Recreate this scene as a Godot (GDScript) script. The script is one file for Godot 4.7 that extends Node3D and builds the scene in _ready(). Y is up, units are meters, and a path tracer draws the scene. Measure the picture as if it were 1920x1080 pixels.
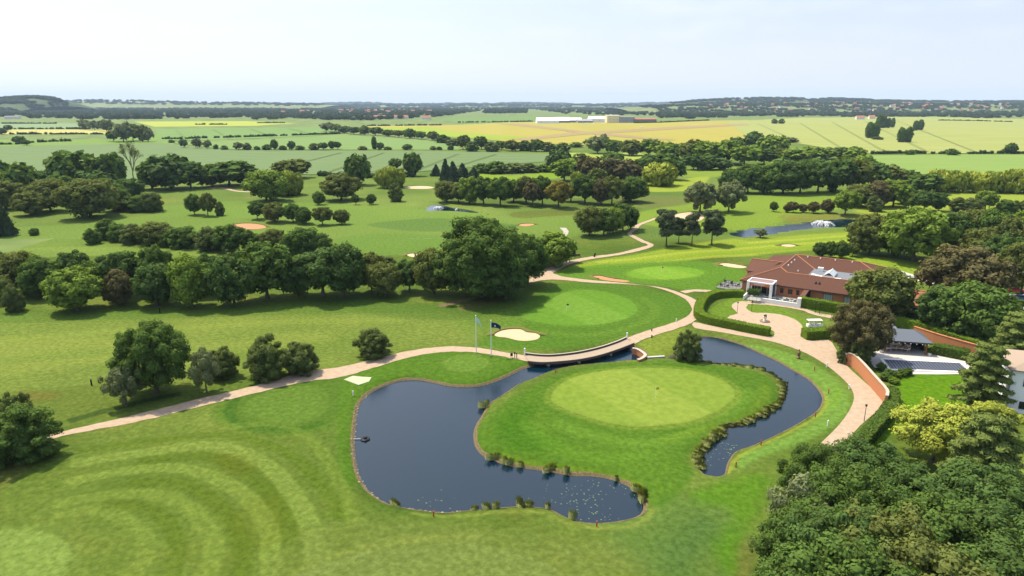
extends Node3D
# Aerial view over a golf course: ponds, greens, clubhouse, pool garden, tree belts, fields and far hills. Units are metres, y up.

var used := {}
var mats := {}
var hill_noise := FastNoiseLite.new()
var ground_a: StandardMaterial3D
var ground_b: StandardMaterial3D
var pond_polys: Array[PackedVector2Array] = []
var pond_boxes: Array[Rect2] = []
var leaf_kinds := {}
var trunk_kinds := {}

const WATER := -0.9
const A_X0 := -175.0
const A_X1 := 175.0
const A_Z0 := -255.0
const A_Z1 := -50.0
const B_X0 := -580.0
const B_X1 := 580.0
const B_Z0 := -900.0
const B_Z1 := -255.0

# ------------------------------------------------------------------ helpers
func numbered(called: String) -> String:
	if not used.has(called):
		used[called] = 0
		return called
	used[called] += 1
	return "%s_%03d" % [called, used[called]]

func tag(o: Node3D, label: String, category: String, group := "") -> Node3D:
	o.set_meta("label", label)
	o.set_meta("category", category)
	if group != "":
		o.set_meta("group", group)
	return o

func thing(called: String, label: String, category: String, at := Vector3.ZERO, turn := 0.0, group := "") -> Node3D:
	var o := Node3D.new()
	o.name = numbered(called)
	add_child(o)
	o.position = at
	o.rotation.y = turn
	return tag(o, label, category, group)

func obj(called: String, mesh: Mesh, m: Material, parent: Node = null, at := Vector3.ZERO, turn := 0.0) -> MeshInstance3D:
	var o := MeshInstance3D.new()
	o.name = numbered(called) if parent == null else called
	o.mesh = mesh
	o.material_override = m
	if parent == null:
		add_child(o)
	else:
		parent.add_child(o, true)
	o.position = at
	o.rotation.y = turn
	return o

func setting(called: String, mesh: Mesh, m: Material, label := "") -> MeshInstance3D:
	var o := obj(called, mesh, m)
	o.set_meta("kind", "structure")
	if label != "":
		o.set_meta("label", label)
	return o

func lin(r: float, g: float, b: float) -> Color:
	return Color(r, g, b).linear_to_srgb()

func mat(key: String, c: Color, rough := 0.85, spec := 0.3, metal := 0.0) -> StandardMaterial3D:
	if mats.has(key):
		return mats[key]
	var m := StandardMaterial3D.new()
	m.resource_name = key
	m.albedo_color = c
	m.roughness = rough
	m.metallic_specular = spec
	m.metallic = metal
	mats[key] = m
	return m

func noise_tex(size: int, freq: float, sd: int, lo: Color, hi: Color, oct := 4, gain := 0.5) -> Texture2D:
	var n := FastNoiseLite.new()
	n.seed = sd
	n.noise_type = FastNoiseLite.TYPE_SIMPLEX_SMOOTH
	n.frequency = freq
	n.fractal_octaves = oct
	n.fractal_gain = gain
	var im := n.get_seamless_image(size, size, false, false, 0.2, true)
	im.convert(Image.FORMAT_L8)
	var src := im.get_data()
	var out := PackedByteArray()
	out.resize(size * size * 3)
	for i in size * size:
		var t := src[i] / 255.0
		var c := lo.lerp(hi, t)
		out[i * 3] = int(c.r * 255.0)
		out[i * 3 + 1] = int(c.g * 255.0)
		out[i * 3 + 2] = int(c.b * 255.0)
	return ImageTexture.create_from_image(Image.create_from_data(size, size, false, Image.FORMAT_RGB8, out))

func textured(key: String, c: Color, tex: Texture2D, scale: Vector3, rough := 0.9, spec := 0.25) -> StandardMaterial3D:
	if mats.has(key):
		return mats[key]
	var m := mat(key, c, rough, spec)
	m.albedo_texture = tex
	m.uv1_triplanar = true
	m.uv1_world_triplanar = true
	m.uv1_scale = scale
	return m

func flat_points(a: Array) -> PackedVector2Array:
	var p := PackedVector2Array()
	for i in range(0, a.size(), 2):
		p.append(Vector2(a[i], a[i + 1]))
	return p

func smooth(p: PackedVector2Array, closed: bool, sub: int) -> PackedVector2Array:
	var out := PackedVector2Array()
	var n := p.size()
	var last := n if closed else n - 1
	for i in last:
		var a: Vector2 = p[(i - 1 + n) % n] if closed or i > 0 else p[0] * 2.0 - p[1]
		var b := p[i]
		var c := p[(i + 1) % n]
		var d: Vector2 = p[(i + 2) % n] if closed or i + 2 < n else c * 2.0 - b
		for k in sub:
			out.append(b.cubic_interpolate(c, a, d, float(k) / sub))
	if not closed:
		out.append(p[n - 1])
	return out

# a mesh under construction: flat-shaded faces with outward hints, or smooth ones with given normals
class MB:
	var v := PackedVector3Array()
	var n := PackedVector3Array()
	var c := PackedColorArray()
	var uv := PackedVector2Array()
	var use_uv := false
	var use_c := false
	func tri(p: Vector3, q: Vector3, r: Vector3, hint: Vector3) -> void:
		var k := (r - p).cross(q - p)
		if k.dot(hint) < 0.0:
			var t := q
			q = r
			r = t
			k = -k
		k = k.normalized()
		v.append(p)
		v.append(q)
		v.append(r)
		n.append(k)
		n.append(k)
		n.append(k)
	func quad(p: Vector3, q: Vector3, r: Vector3, s: Vector3, hint: Vector3) -> void:
		tri(p, q, r, hint)
		tri(p, r, s, hint)
	func poly(a: Array, hint: Vector3) -> void:
		for i in range(1, a.size() - 1):
			tri(a[0], a[i], a[i + 1], hint)
	func stri(p: Vector3, q: Vector3, r: Vector3, np: Vector3, nq: Vector3, nr: Vector3) -> void:
		if (r - p).cross(q - p).dot(np + nq + nr) < 0.0:
			var t := q
			q = r
			r = t
			var tn := nq
			nq = nr
			nr = tn
		v.append(p)
		v.append(q)
		v.append(r)
		n.append(np)
		n.append(nq)
		n.append(nr)
	func box(at: Vector3, size: Vector3, turn := 0.0) -> void:
		var b := Basis(Vector3.UP, turn)
		bar(at, b.x * size.x * 0.5, Vector3(0, size.y * 0.5, 0), b.z * size.z * 0.5)
	func bar(at: Vector3, x: Vector3, y: Vector3, z: Vector3) -> void:
		quad(at + x - y - z, at + x + y - z, at + x + y + z, at + x - y + z, x)
		quad(at - x - y - z, at - x + y - z, at - x + y + z, at - x - y + z, -x)
		quad(at - x + y - z, at + x + y - z, at + x + y + z, at - x + y + z, y)
		quad(at - x - y - z, at + x - y - z, at + x - y + z, at - x - y + z, -y)
		quad(at - x - y + z, at + x - y + z, at + x + y + z, at - x + y + z, z)
		quad(at - x - y - z, at + x - y - z, at + x + y - z, at - x + y - z, -z)
	# a box with chamfered vertical and top edges
	func cbox(at: Vector3, size: Vector3, ch: float, turn := 0.0) -> void:
		var b := Basis(Vector3.UP, turn)
		var x := size.x * 0.5
		var y := size.y * 0.5
		var z := size.z * 0.5
		var ring := [Vector2(-x + ch, -z), Vector2(x - ch, -z), Vector2(x, -z + ch), Vector2(x, z - ch), Vector2(x - ch, z), Vector2(-x + ch, z), Vector2(-x, z - ch), Vector2(-x, -z + ch)]
		var lo := []
		var mid := []
		var top := []
		for r in ring:
			lo.append(at + b * Vector3(r.x, -y, r.y))
			mid.append(at + b * Vector3(r.x, y - ch, r.y))
			top.append(at + b * Vector3(r.x * (x - ch) / x, y, r.y * (z - ch) / z))
		for i in 8:
			var j := (i + 1) % 8
			var h: Vector3 = (lo[i] + lo[j]) * 0.5 - at
			h.y = 0.0
			quad(lo[i], lo[j], mid[j], mid[i], h)
			quad(mid[i], mid[j], top[j], top[i], h + Vector3.UP)
		poly(top, Vector3.UP)
		poly(lo, Vector3.DOWN)
	func tube(p: Vector3, q: Vector3, r0: float, r1: float, sides := 6, cap := true) -> void:
		var d := (q - p).normalized()
		var x := d.cross(Vector3(0.31, 0.2, 0.93)).normalized()
		var y := d.cross(x)
		for i in sides:
			var a := TAU * i / sides
			var b := TAU * (i + 1) / sides
			var na := x * cos(a) + y * sin(a)
			var nb := x * cos(b) + y * sin(b)
			stri(p + na * r0, p + nb * r0, q + nb * r1, na, nb, nb)
			stri(p + na * r0, q + nb * r1, q + na * r1, na, nb, na)
			if cap:
				tri(q, q + na * r1, q + nb * r1, d)
				tri(p, p + na * r0, p + nb * r0, -d)
	func lathe(at: Vector3, prof: Array, sides := 12, turn := 0.0, sx := 1.0, sz := 1.0) -> void:
		for k in prof.size() - 1:
			var p0: Vector2 = prof[k]
			var p1: Vector2 = prof[k + 1]
			var sl := (p1 - p0).normalized()
			for i in sides:
				var a := TAU * i / sides + turn
				var b := TAU * (i + 1) / sides + turn
				var da := Vector3(cos(a) * sx, 0, sin(a) * sz)
				var db := Vector3(cos(b) * sx, 0, sin(b) * sz)
				var na := (da * sl.y + Vector3(0, -sl.x, 0)).normalized()
				var nb := (db * sl.y + Vector3(0, -sl.x, 0)).normalized()
				var q0 := at + da * p0.x + Vector3(0, p0.y, 0)
				var q1 := at + db * p0.x + Vector3(0, p0.y, 0)
				var q2 := at + db * p1.x + Vector3(0, p1.y, 0)
				var q3 := at + da * p1.x + Vector3(0, p1.y, 0)
				if p0.x > 0.0001:
					stri(q0, q1, q2, na, nb, nb)
				if p1.x > 0.0001:
					stri(q0, q2, q3, na, nb, na)
	func done() -> ArrayMesh:
		var a := []
		a.resize(Mesh.ARRAY_MAX)
		a[Mesh.ARRAY_VERTEX] = v
		a[Mesh.ARRAY_NORMAL] = n
		if use_c:
			a[Mesh.ARRAY_COLOR] = c
		if use_uv:
			a[Mesh.ARRAY_TEX_UV] = uv
		var m := ArrayMesh.new()
		m.add_surface_from_arrays(Mesh.PRIMITIVE_TRIANGLES, a)
		return m

func box_mesh(size: Vector3) -> ArrayMesh:
	var b := MB.new()
	b.box(Vector3(0, size.y * 0.5, 0), size)
	return b.done()

# ------------------------------------------------------------------ terrain
func pond_distance(p: Vector2) -> float:
	var best := 99.0
	for k in pond_polys.size():
		if not pond_boxes[k].has_point(p):
			continue
		var q := pond_polys[k]
		var d2 := 1e9
		var a := q[q.size() - 1]
		for b in q:
			var ab := b - a
			var t := clampf((p - a).dot(ab) / maxf(ab.length_squared(), 1e-6), 0.0, 1.0)
			d2 = minf(d2, p.distance_squared_to(a + ab * t))
			a = b
		var d := sqrt(d2)
		if Geometry2D.is_point_in_polygon(p, q):
			d = -d
		best = minf(best, d)
	return best

func land(x: float, z: float) -> float:
	var far := smoothstep(120.0, 260.0, -z) * (1.0 - smoothstep(400.0, 560.0, -z))
	var amp := 0.12 + 0.55 * far
	return hill_noise.get_noise_2d(x, z) * amp * (1.0 - smoothstep(480.0, 640.0, -z)) * (1.0 - smoothstep(100.0, 160.0, absf(x)) * 0.3)

func height(x: float, z: float) -> float:
	var h := land(x, z)
	var d := pond_distance(Vector2(x, z))
	if d < 4.0:
		var bank := WATER + clampf(d * 0.55, -0.9, 1.0) if d < 1.2 else WATER + 0.66 + smoothstep(1.2, 4.0, d) * 0.24
		h = lerpf(bank, h, smoothstep(1.2, 4.0, d))
	return h

func on(x: float, z: float) -> Vector3:
	return Vector3(x, height(x, z), z)

func grid(x0: float, x1: float, z0: float, z1: float, step: float, surface: ArrayMesh) -> void:
	var nx := int(round((x1 - x0) / step))
	var nz := int(round((z1 - z0) / step))
	var v := PackedVector3Array()
	var n := PackedVector3Array()
	var uv := PackedVector2Array()
	var uv2 := PackedVector2Array()
	var idx := PackedInt32Array()
	v.resize((nx + 1) * (nz + 1))
	n.resize(v.size())
	uv.resize(v.size())
	uv2.resize(v.size())
	for j in nz + 1:
		var z := lerpf(z0, z1, float(j) / nz)
		for i in nx + 1:
			var x := lerpf(x0, x1, float(i) / nx)
			var k := j * (nx + 1) + i
			v[k] = Vector3(x, height(x, z), z)
			uv[k] = Vector2(float(i) / nx, float(j) / nz)
			uv2[k] = Vector2(x, z) / 23.0
	for j in nz + 1:
		for i in nx + 1:
			var k := j * (nx + 1) + i
			var l := v[k - 1] if i > 0 else v[k]
			var r := v[k + 1] if i < nx else v[k]
			var u := v[k - nx - 1] if j > 0 else v[k]
			var d := v[k + nx + 1] if j < nz else v[k]
			n[k] = (d - u).cross(r - l).normalized()
	for j in nz:
		for i in nx:
			var k := j * (nx + 1) + i
			idx.append_array(PackedInt32Array([k, k + 1, k + nx + 2, k, k + nx + 2, k + nx + 1]))
	var a := []
	a.resize(Mesh.ARRAY_MAX)
	a[Mesh.ARRAY_VERTEX] = v
	a[Mesh.ARRAY_NORMAL] = n
	a[Mesh.ARRAY_TEX_UV] = uv
	a[Mesh.ARRAY_TEX_UV2] = uv2
	a[Mesh.ARRAY_INDEX] = idx
	surface.add_surface_from_arrays(Mesh.PRIMITIVE_TRIANGLES, a)

# a polygon laid on the land, triangulated with inner points; uv of the near ground sheet, metres in uv2
func drape(poly: PackedVector2Array, step: float, lift: float, level := NAN, map_b := false) -> ArrayMesh:
	var pts := PackedVector2Array()
	var n := poly.size()
	for i in n:
		var a := poly[i]
		var b := poly[(i + 1) % n]
		var m := maxi(1, int(a.distance_to(b) / step))
		for k in m:
			pts.append(a.lerp(b, float(k) / m))
	var edge := pts.duplicate()
	var box := Rect2(poly[0], Vector2.ZERO)
	for p in poly:
		box = box.expand(p)
	var inner := Geometry2D.offset_polygon(poly, -step * 0.45)
	var x := box.position.x
	var row := 0
	while x < box.end.x:
		var z := box.position.y + (step * 0.5 if row % 2 else 0.0)
		while z < box.end.y:
			for q in inner:
				if Geometry2D.is_point_in_polygon(Vector2(x, z), q):
					pts.append(Vector2(x, z))
					break
			z += step
		x += step
		row += 1
	var t := Geometry2D.triangulate_delaunay(pts)
	var v := PackedVector3Array()
	var uv := PackedVector2Array()
	var uv2 := PackedVector2Array()
	var nn := PackedVector3Array()
	for p in pts:
		var h := height(p.x, p.y) if is_nan(level) else level
		v.append(Vector3(p.x, h + lift, p.y))
		if map_b:
			uv.append(Vector2((p.x - B_X0) / (B_X1 - B_X0), (p.y - B_Z0) / (B_Z1 - B_Z0)))
		else:
			uv.append(Vector2((p.x - A_X0) / (A_X1 - A_X0), (p.y - A_Z0) / (A_Z1 - A_Z0)))
		uv2.append(p / 23.0)
		nn.append(Vector3.UP if not is_nan(level) else Vector3(height(p.x - 0.5, p.y) - height(p.x + 0.5, p.y), 1.0, height(p.x, p.y - 0.5) - height(p.x, p.y + 0.5)).normalized())
	var idx := PackedInt32Array()
	for i in range(0, t.size(), 3):
		var g := (pts[t[i]] + pts[t[i + 1]] + pts[t[i + 2]]) / 3.0
		if not Geometry2D.is_point_in_polygon(g, edge):
			continue
		if (v[t[i + 2]] - v[t[i]]).cross(v[t[i + 1]] - v[t[i]]).y > 0.0:
			idx.append_array(PackedInt32Array([t[i], t[i + 1], t[i + 2]]))
		else:
			idx.append_array(PackedInt32Array([t[i], t[i + 2], t[i + 1]]))
	var a := []
	a.resize(Mesh.ARRAY_MAX)
	a[Mesh.ARRAY_VERTEX] = v
	a[Mesh.ARRAY_NORMAL] = nn
	a[Mesh.ARRAY_TEX_UV] = uv
	a[Mesh.ARRAY_TEX_UV2] = uv2
	a[Mesh.ARRAY_INDEX] = idx
	var m := ArrayMesh.new()
	m.add_surface_from_arrays(Mesh.PRIMITIVE_TRIANGLES, a)
	return m

# a path between two edge lines of the same number of points
func ribbon(left: Array, right: Array, lift: float, sub := 9) -> ArrayMesh:
	var l := smooth(flat_points(left), false, sub)
	var r := smooth(flat_points(right), false, sub)
	var b := MB.new()
	var ragged := FastNoiseLite.new()
	ragged.frequency = 0.35
	for i in mini(l.size(), r.size()):
		var across := (r[i] - l[i]).normalized()
		l[i] += across * ragged.get_noise_2dv(l[i]) * 0.35
		r[i] += across * ragged.get_noise_2dv(r[i]) * 0.35
	for i in mini(l.size(), r.size()) - 1:
		for k in 4:
			var p := l[i].lerp(r[i], k / 4.0)
			var q := l[i].lerp(r[i], (k + 1) / 4.0)
			var s := l[i + 1].lerp(r[i + 1], (k + 1) / 4.0)
			var t := l[i + 1].lerp(r[i + 1], k / 4.0)
			var up := Vector3(0, lift, 0)
			b.quad(on(p.x, p.y) + up, on(q.x, q.y) + up, on(s.x, s.y) + up, on(t.x, t.y) + up, Vector3.UP)
	for i in b.n.size():
		b.n[i] = Vector3.UP
	return b.done()

# ------------------------------------------------------------------ the colours of the turf, painted into two ground textures
var tex_w := [0, 0]
var tex_h := [0, 0]
var tex_data: Array[PackedByteArray] = [PackedByteArray(), PackedByteArray()]
var tex_rect := [Rect2(A_X0, A_Z0, A_X1 - A_X0, A_Z1 - A_Z0), Rect2(B_X0, B_Z0, B_X1 - B_X0, B_Z1 - B_Z0)]

func base_turf(which: int, w: int, lo: Color, hi: Color, dry: Color, sd: int) -> void:
	var r: Rect2 = tex_rect[which]
	var h := int(w * r.size.y / r.size.x)
	tex_w[which] = w
	tex_h[which] = h
	var n1 := FastNoiseLite.new()
	n1.seed = sd
	n1.frequency = 9.0 / w
	n1.fractal_octaves = 6
	n1.fractal_gain = 0.62
	var i1 := n1.get_image(w, h, false, false, true)
	i1.convert(Image.FORMAT_L8)
	var n2 := FastNoiseLite.new()
	n2.seed = sd + 5
	n2.frequency = 26.0 / w
	n2.fractal_octaves = 5
	var i2 := n2.get_image(w, h, false, false, true)
	i2.convert(Image.FORMAT_L8)
	var d1 := i1.get_data()
	var d2 := i2.get_data()
	var out := PackedByteArray()
	out.resize(w * h * 3)
	for i in w * h:
		var t := d1[i] / 255.0
		var s := maxf(0.0, d2[i] / 255.0 - 0.55) * 1.5
		var k := i * 3
		out[k] = int(255.0 * (lo.r + (hi.r - lo.r) * t + (dry.r - hi.r) * s))
		out[k + 1] = int(255.0 * (lo.g + (hi.g - lo.g) * t + (dry.g - hi.g) * s))
		out[k + 2] = int(255.0 * (lo.b + (hi.b - lo.b) * t + (dry.b - hi.b) * s))
	tex_data[which] = out

func paint(poly: PackedVector2Array, c: Color, soft: float, alpha: float, rough_edge := 0.0) -> void:
	for which in 2:
		var r: Rect2 = tex_rect[which]
		var sx: float = tex_w[which] / r.size.x
		var q := PackedVector2Array()
		var lo := Vector2(1e9, 1e9)
		var hi := Vector2(-1e9, -1e9)
		for p in poly:
			var g := (p - r.position) * sx
			q.append(g)
			lo = lo.min(g)
			hi = hi.max(g)
		var pad := soft * sx + 2.0
		var x0 := maxi(0, int(lo.x - pad))
		var y0 := maxi(0, int(lo.y - pad))
		var x1 := mini(tex_w[which], int(hi.x + pad) + 1)
		var y1 := mini(tex_h[which], int(hi.y + pad) + 1)
		if x1 <= x0 + 1 or y1 <= y0 + 1:
			continue
		var bw := x1 - x0
		var bh := y1 - y0
		var im := Image.create(bw, bh, false, Image.FORMAT_L8)
		var m := q.size()
		for y in bh:
			var fy := y + y0 + 0.5
			var xs := []
			for i in m:
				var a := q[i]
				var b := q[(i + 1) % m]
				if (a.y <= fy) != (b.y <= fy):
					xs.append(a.x + (fy - a.y) / (b.y - a.y) * (b.x - a.x))
			xs.sort()
			for i in range(0, xs.size() - 1, 2):
				var xa := maxi(0, int(round(xs[i])) - x0)
				var xb := mini(bw, int(round(xs[i + 1])) - x0)
				if xb > xa:
					im.fill_rect(Rect2i(xa, y, xb - xa, 1), Color.WHITE)
		var f := soft * sx
		if f > 1.5:
			im.resize(maxi(2, int(bw / f * 1.6)), maxi(2, int(bh / f * 1.6)), Image.INTERPOLATE_LANCZOS)
			im.resize(bw, bh, Image.INTERPOLATE_CUBIC)
		else:
			im.resize(maxi(2, bw * 2 / 3), maxi(2, bh * 2 / 3), Image.INTERPOLATE_BILINEAR)
			im.resize(bw, bh, Image.INTERPOLATE_BILINEAR)
		var mask := im.get_data()
		var d := tex_data[which]
		var cr := c.r * 255.0
		var cg := c.g * 255.0
		var cb := c.b * 255.0
		var w: int = tex_w[which]
		var al := alpha / 255.0
		for y in bh:
			var k := ((y + y0) * w + x0) * 3
			var o := y * bw
			for x in bw:
				var s := mask[o + x]
				if s > 2:
					var t := s * al
					d[k] = int(d[k] + (cr - d[k]) * t)
					d[k + 1] = int(d[k + 1] + (cg - d[k + 1]) * t)
					d[k + 2] = int(d[k + 2] + (cb - d[k + 2]) * t)
				k += 3
		tex_data[which] = d

func stroke(line: Array, width: float, c: Color, soft: float, alpha: float) -> void:
	var p := smooth(flat_points(line), false, 5)
	var l := PackedVector2Array()
	var r := PackedVector2Array()
	for i in p.size():
		var d := (p[mini(i + 1, p.size() - 1)] - p[maxi(i - 1, 0)]).normalized().orthogonal() * width * 0.5
		l.append(p[i] + d)
		r.append(p[i] - d)
	r.reverse()
	l.append_array(r)
	paint(l, c, soft, alpha)

func turf(outline: Array, c: Color, soft: float, alpha := 1.0) -> void:
	paint(smooth(flat_points(outline), true, 4), c, soft, alpha)

func ground_material(which: int) -> StandardMaterial3D:
	var m := mat("turf_%d" % which, Color.WHITE, 0.95, 0.12)
	var im := Image.create_from_data(tex_w[which], tex_h[which], false, Image.FORMAT_RGB8, tex_data[which])
	m.albedo_texture = ImageTexture.create_from_image(im)
	m.detail_enabled = true
	m.detail_uv_layer = BaseMaterial3D.DETAIL_UV_2
	m.detail_blend_mode = BaseMaterial3D.BLEND_MODE_MUL
	return m

# ------------------------------------------------------------------ trees
# Crowns are built once per kind in a unit frame (height 1, width 1) from lobes covered with small leaf clumps.
func lobes_round(r: RandomNumberGenerator, count: int, bottom: float, size: float, flat := 1.0, wild := 0.12) -> Array:
	var out := []
	var c := Vector3(0, (1.0 + bottom) * 0.5, 0)
	var ry := (1.0 - bottom) * 0.5
	out.append([c, Vector3(0.30, ry * 0.62, 0.30)])
	for i in count:
		var u := 1.0 - 2.0 * (i + 0.5) / count
		var a := i * 2.39996 + r.randf() * 0.7
		var s := size * r.randf_range(0.6, 1.4)
		var e := sqrt(1.0 - u * u)
		var d := Vector3(e * cos(a), u, e * sin(a))
		var k := 1.0 + r.randf_range(-wild, wild)
		var p := c + Vector3(d.x * (0.5 - s * 0.8) * k, d.y * (ry - s * 0.75) * k * flat, d.z * (0.5 - s * 0.8) * k)
		out.append([p, Vector3(s, s * r.randf_range(0.7, 0.95), s)])
	return out

func crown(lobes: Array, leaves: int, leaf: float, sd: int, up := 0.25, long := 1.0, core := 0.66, droop := 0.0, tint := 0.5) -> ArrayMesh:
	var r := RandomNumberGenerator.new()
	r.seed = sd
	var b := MB.new()
	b.use_c = true
	var tone := []
	var weight := PackedFloat32Array()
	var total := 0.0
	for l in lobes:
		tone.append(r.randf_range(0.74, 1.26))
		var rr: Vector3 = l[1]
		total += rr.x * rr.y + rr.x * rr.z + rr.y * rr.z
		weight.append(total)
		if core > 0.0:
			var rings := 4
			var sides := 7
			for i in rings:
				for j in sides:
					var q := []
					for w in [[i, j], [i, j + 1], [i + 1, j + 1], [i + 1, j]]:
						var th: float = PI * w[0] / rings
						var ph: float = TAU * w[1] / sides
						q.append(Vector3(sin(th) * cos(ph), cos(th), sin(th) * sin(ph)))
					var k: Vector3 = rr * core
					b.stri(l[0] + q[0] * k, l[0] + q[1] * k, l[0] + q[2] * k, q[0], q[1], q[2])
					b.stri(l[0] + q[0] * k, l[0] + q[2] * k, l[0] + q[3] * k, q[0], q[2], q[3])
			while b.c.size() < b.v.size():
				b.c.append(Color(1, 1, 1))
	var bumps := FastNoiseLite.new()
	bumps.seed = sd
	bumps.frequency = 0.55 / maxf(leaf, 0.012)
	bumps.fractal_octaves = 2
	bumps.frequency *= 0.22
	var made := 0
	var tries := 0
	while made < leaves and tries < leaves * 6:
		tries += 1
		var li := weight.bsearch(r.randf() * total)
		li = mini(li, lobes.size() - 1)
		var c0: Vector3 = lobes[li][0]
		var rr: Vector3 = lobes[li][1]
		var d := Vector3(r.randfn(), r.randfn() + up * 0.5, r.randfn()).normalized()
		var p := c0 + d * rr * (0.86 + 0.34 * r.randf() * r.randf() + (r.randf() * 0.4 if made % 9 == 0 else 0.0))
		var lump := bumps.get_noise_3dv(p)
		p += d * rr * lump * 0.42
		if lump < -0.28 and r.randf() < 0.6:
			continue
		var buried := false
		for k in 4:
			var lj: Array = lobes[(li * 7 + r.randi()) % lobes.size()]
			var e: Vector3 = (p - lj[0]) / lj[1]
			if e.length_squared() < 0.62:
				buried = true
				break
		if buried:
			continue
		made += 1
		var nrm := (d + Vector3(r.randf_range(-0.75, 0.75), r.randf_range(-0.5, 0.9) + up, r.randf_range(-0.75, 0.75))).normalized()
		var t := nrm.cross(Vector3(r.randfn(), r.randfn(), r.randfn())).normalized()
		if droop > 0.0:
			t = (Vector3(0, -1, 0) * droop + t * (1.0 - droop)).normalized()
			nrm = (nrm - t * nrm.dot(t)).normalized()
		var s := leaf * r.randf_range(0.6, 1.35)
		var w := nrm.cross(t).normalized() * s * 0.62
		t *= s * long
		var sn := (d * 0.34 + nrm * 0.85).normalized()
		if sn.dot(nrm) < 0.0:
			nrm = -nrm
		b.stri(p + t, p + w, p - t, sn, sn, sn)
		b.stri(p + t, p - t, p - w, sn, sn, sn)
		var g: float = tone[li] * (1.0 + r.randf_range(-tint, tint) * r.randf_range(0.3, 1.0))
		var y := r.randf_range(-0.10, 0.14)
		var col := Color(g * (1.0 + y), g, g * (1.0 - y * 0.8))
		for k in 6:
			b.c.append(col)
	return b.done()

func trunk(sd: int, top: float, radius: float, limbs: int, reach: float, lean := 0.0) -> ArrayMesh:
	var r := RandomNumberGenerator.new()
	r.seed = sd
	var b := MB.new()
	var p := Vector3(0, -0.02, 0)
	var seg := 4
	for i in seg:
		var q := Vector3(r.randf_range(-0.015, 0.015) + lean * (i + 1), top * (i + 1) / seg, r.randf_range(-0.015, 0.015))
		b.tube(p, q, radius * (1.0 - i * 0.18) * (1.35 if i == 0 else 1.0), radius * (1.0 - (i + 1) * 0.18), 7, false)
		if i >= 1:
			for k in limbs:
				var a := r.randf() * TAU
				var e := q + Vector3(cos(a) * reach * r.randf_range(0.5, 1.0), r.randf_range(0.08, 0.2), sin(a) * reach * r.randf_range(0.5, 1.0))
				b.tube(q, e, radius * 0.45, radius * 0.14, 5, false)
		p = q
	return b.done()

func branches(b: MB, r: RandomNumberGenerator, p: Vector3, d: Vector3, length: float, rad: float, depth: int, tips: Array) -> void:
	var q := p + d * length
	b.tube(p, q, rad, rad * 0.66, 5, false)
	if depth == 0:
		tips.append([q, Vector3(0.05, 0.04, 0.05)])
		return
	for k in 3:
		var e := (d * 1.1 + Vector3(r.randf_range(-0.8, 0.8), r.randf_range(0.0, 0.5), r.randf_range(-0.8, 0.8))).normalized()
		branches(b, r, q, e, length * r.randf_range(0.62, 0.8), rad * 0.6, depth - 1, tips)

func foliage(key: String, r: float, g: float, b: float, back := 0.8) -> StandardMaterial3D:
	var m := mat("leaves_" + key, lin(r, g, b), 0.8, 0.12)
	m.vertex_color_use_as_albedo = true
	m.backlight_enabled = true
	m.backlight = Color(back, back, back * 0.5)
	return m

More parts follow.
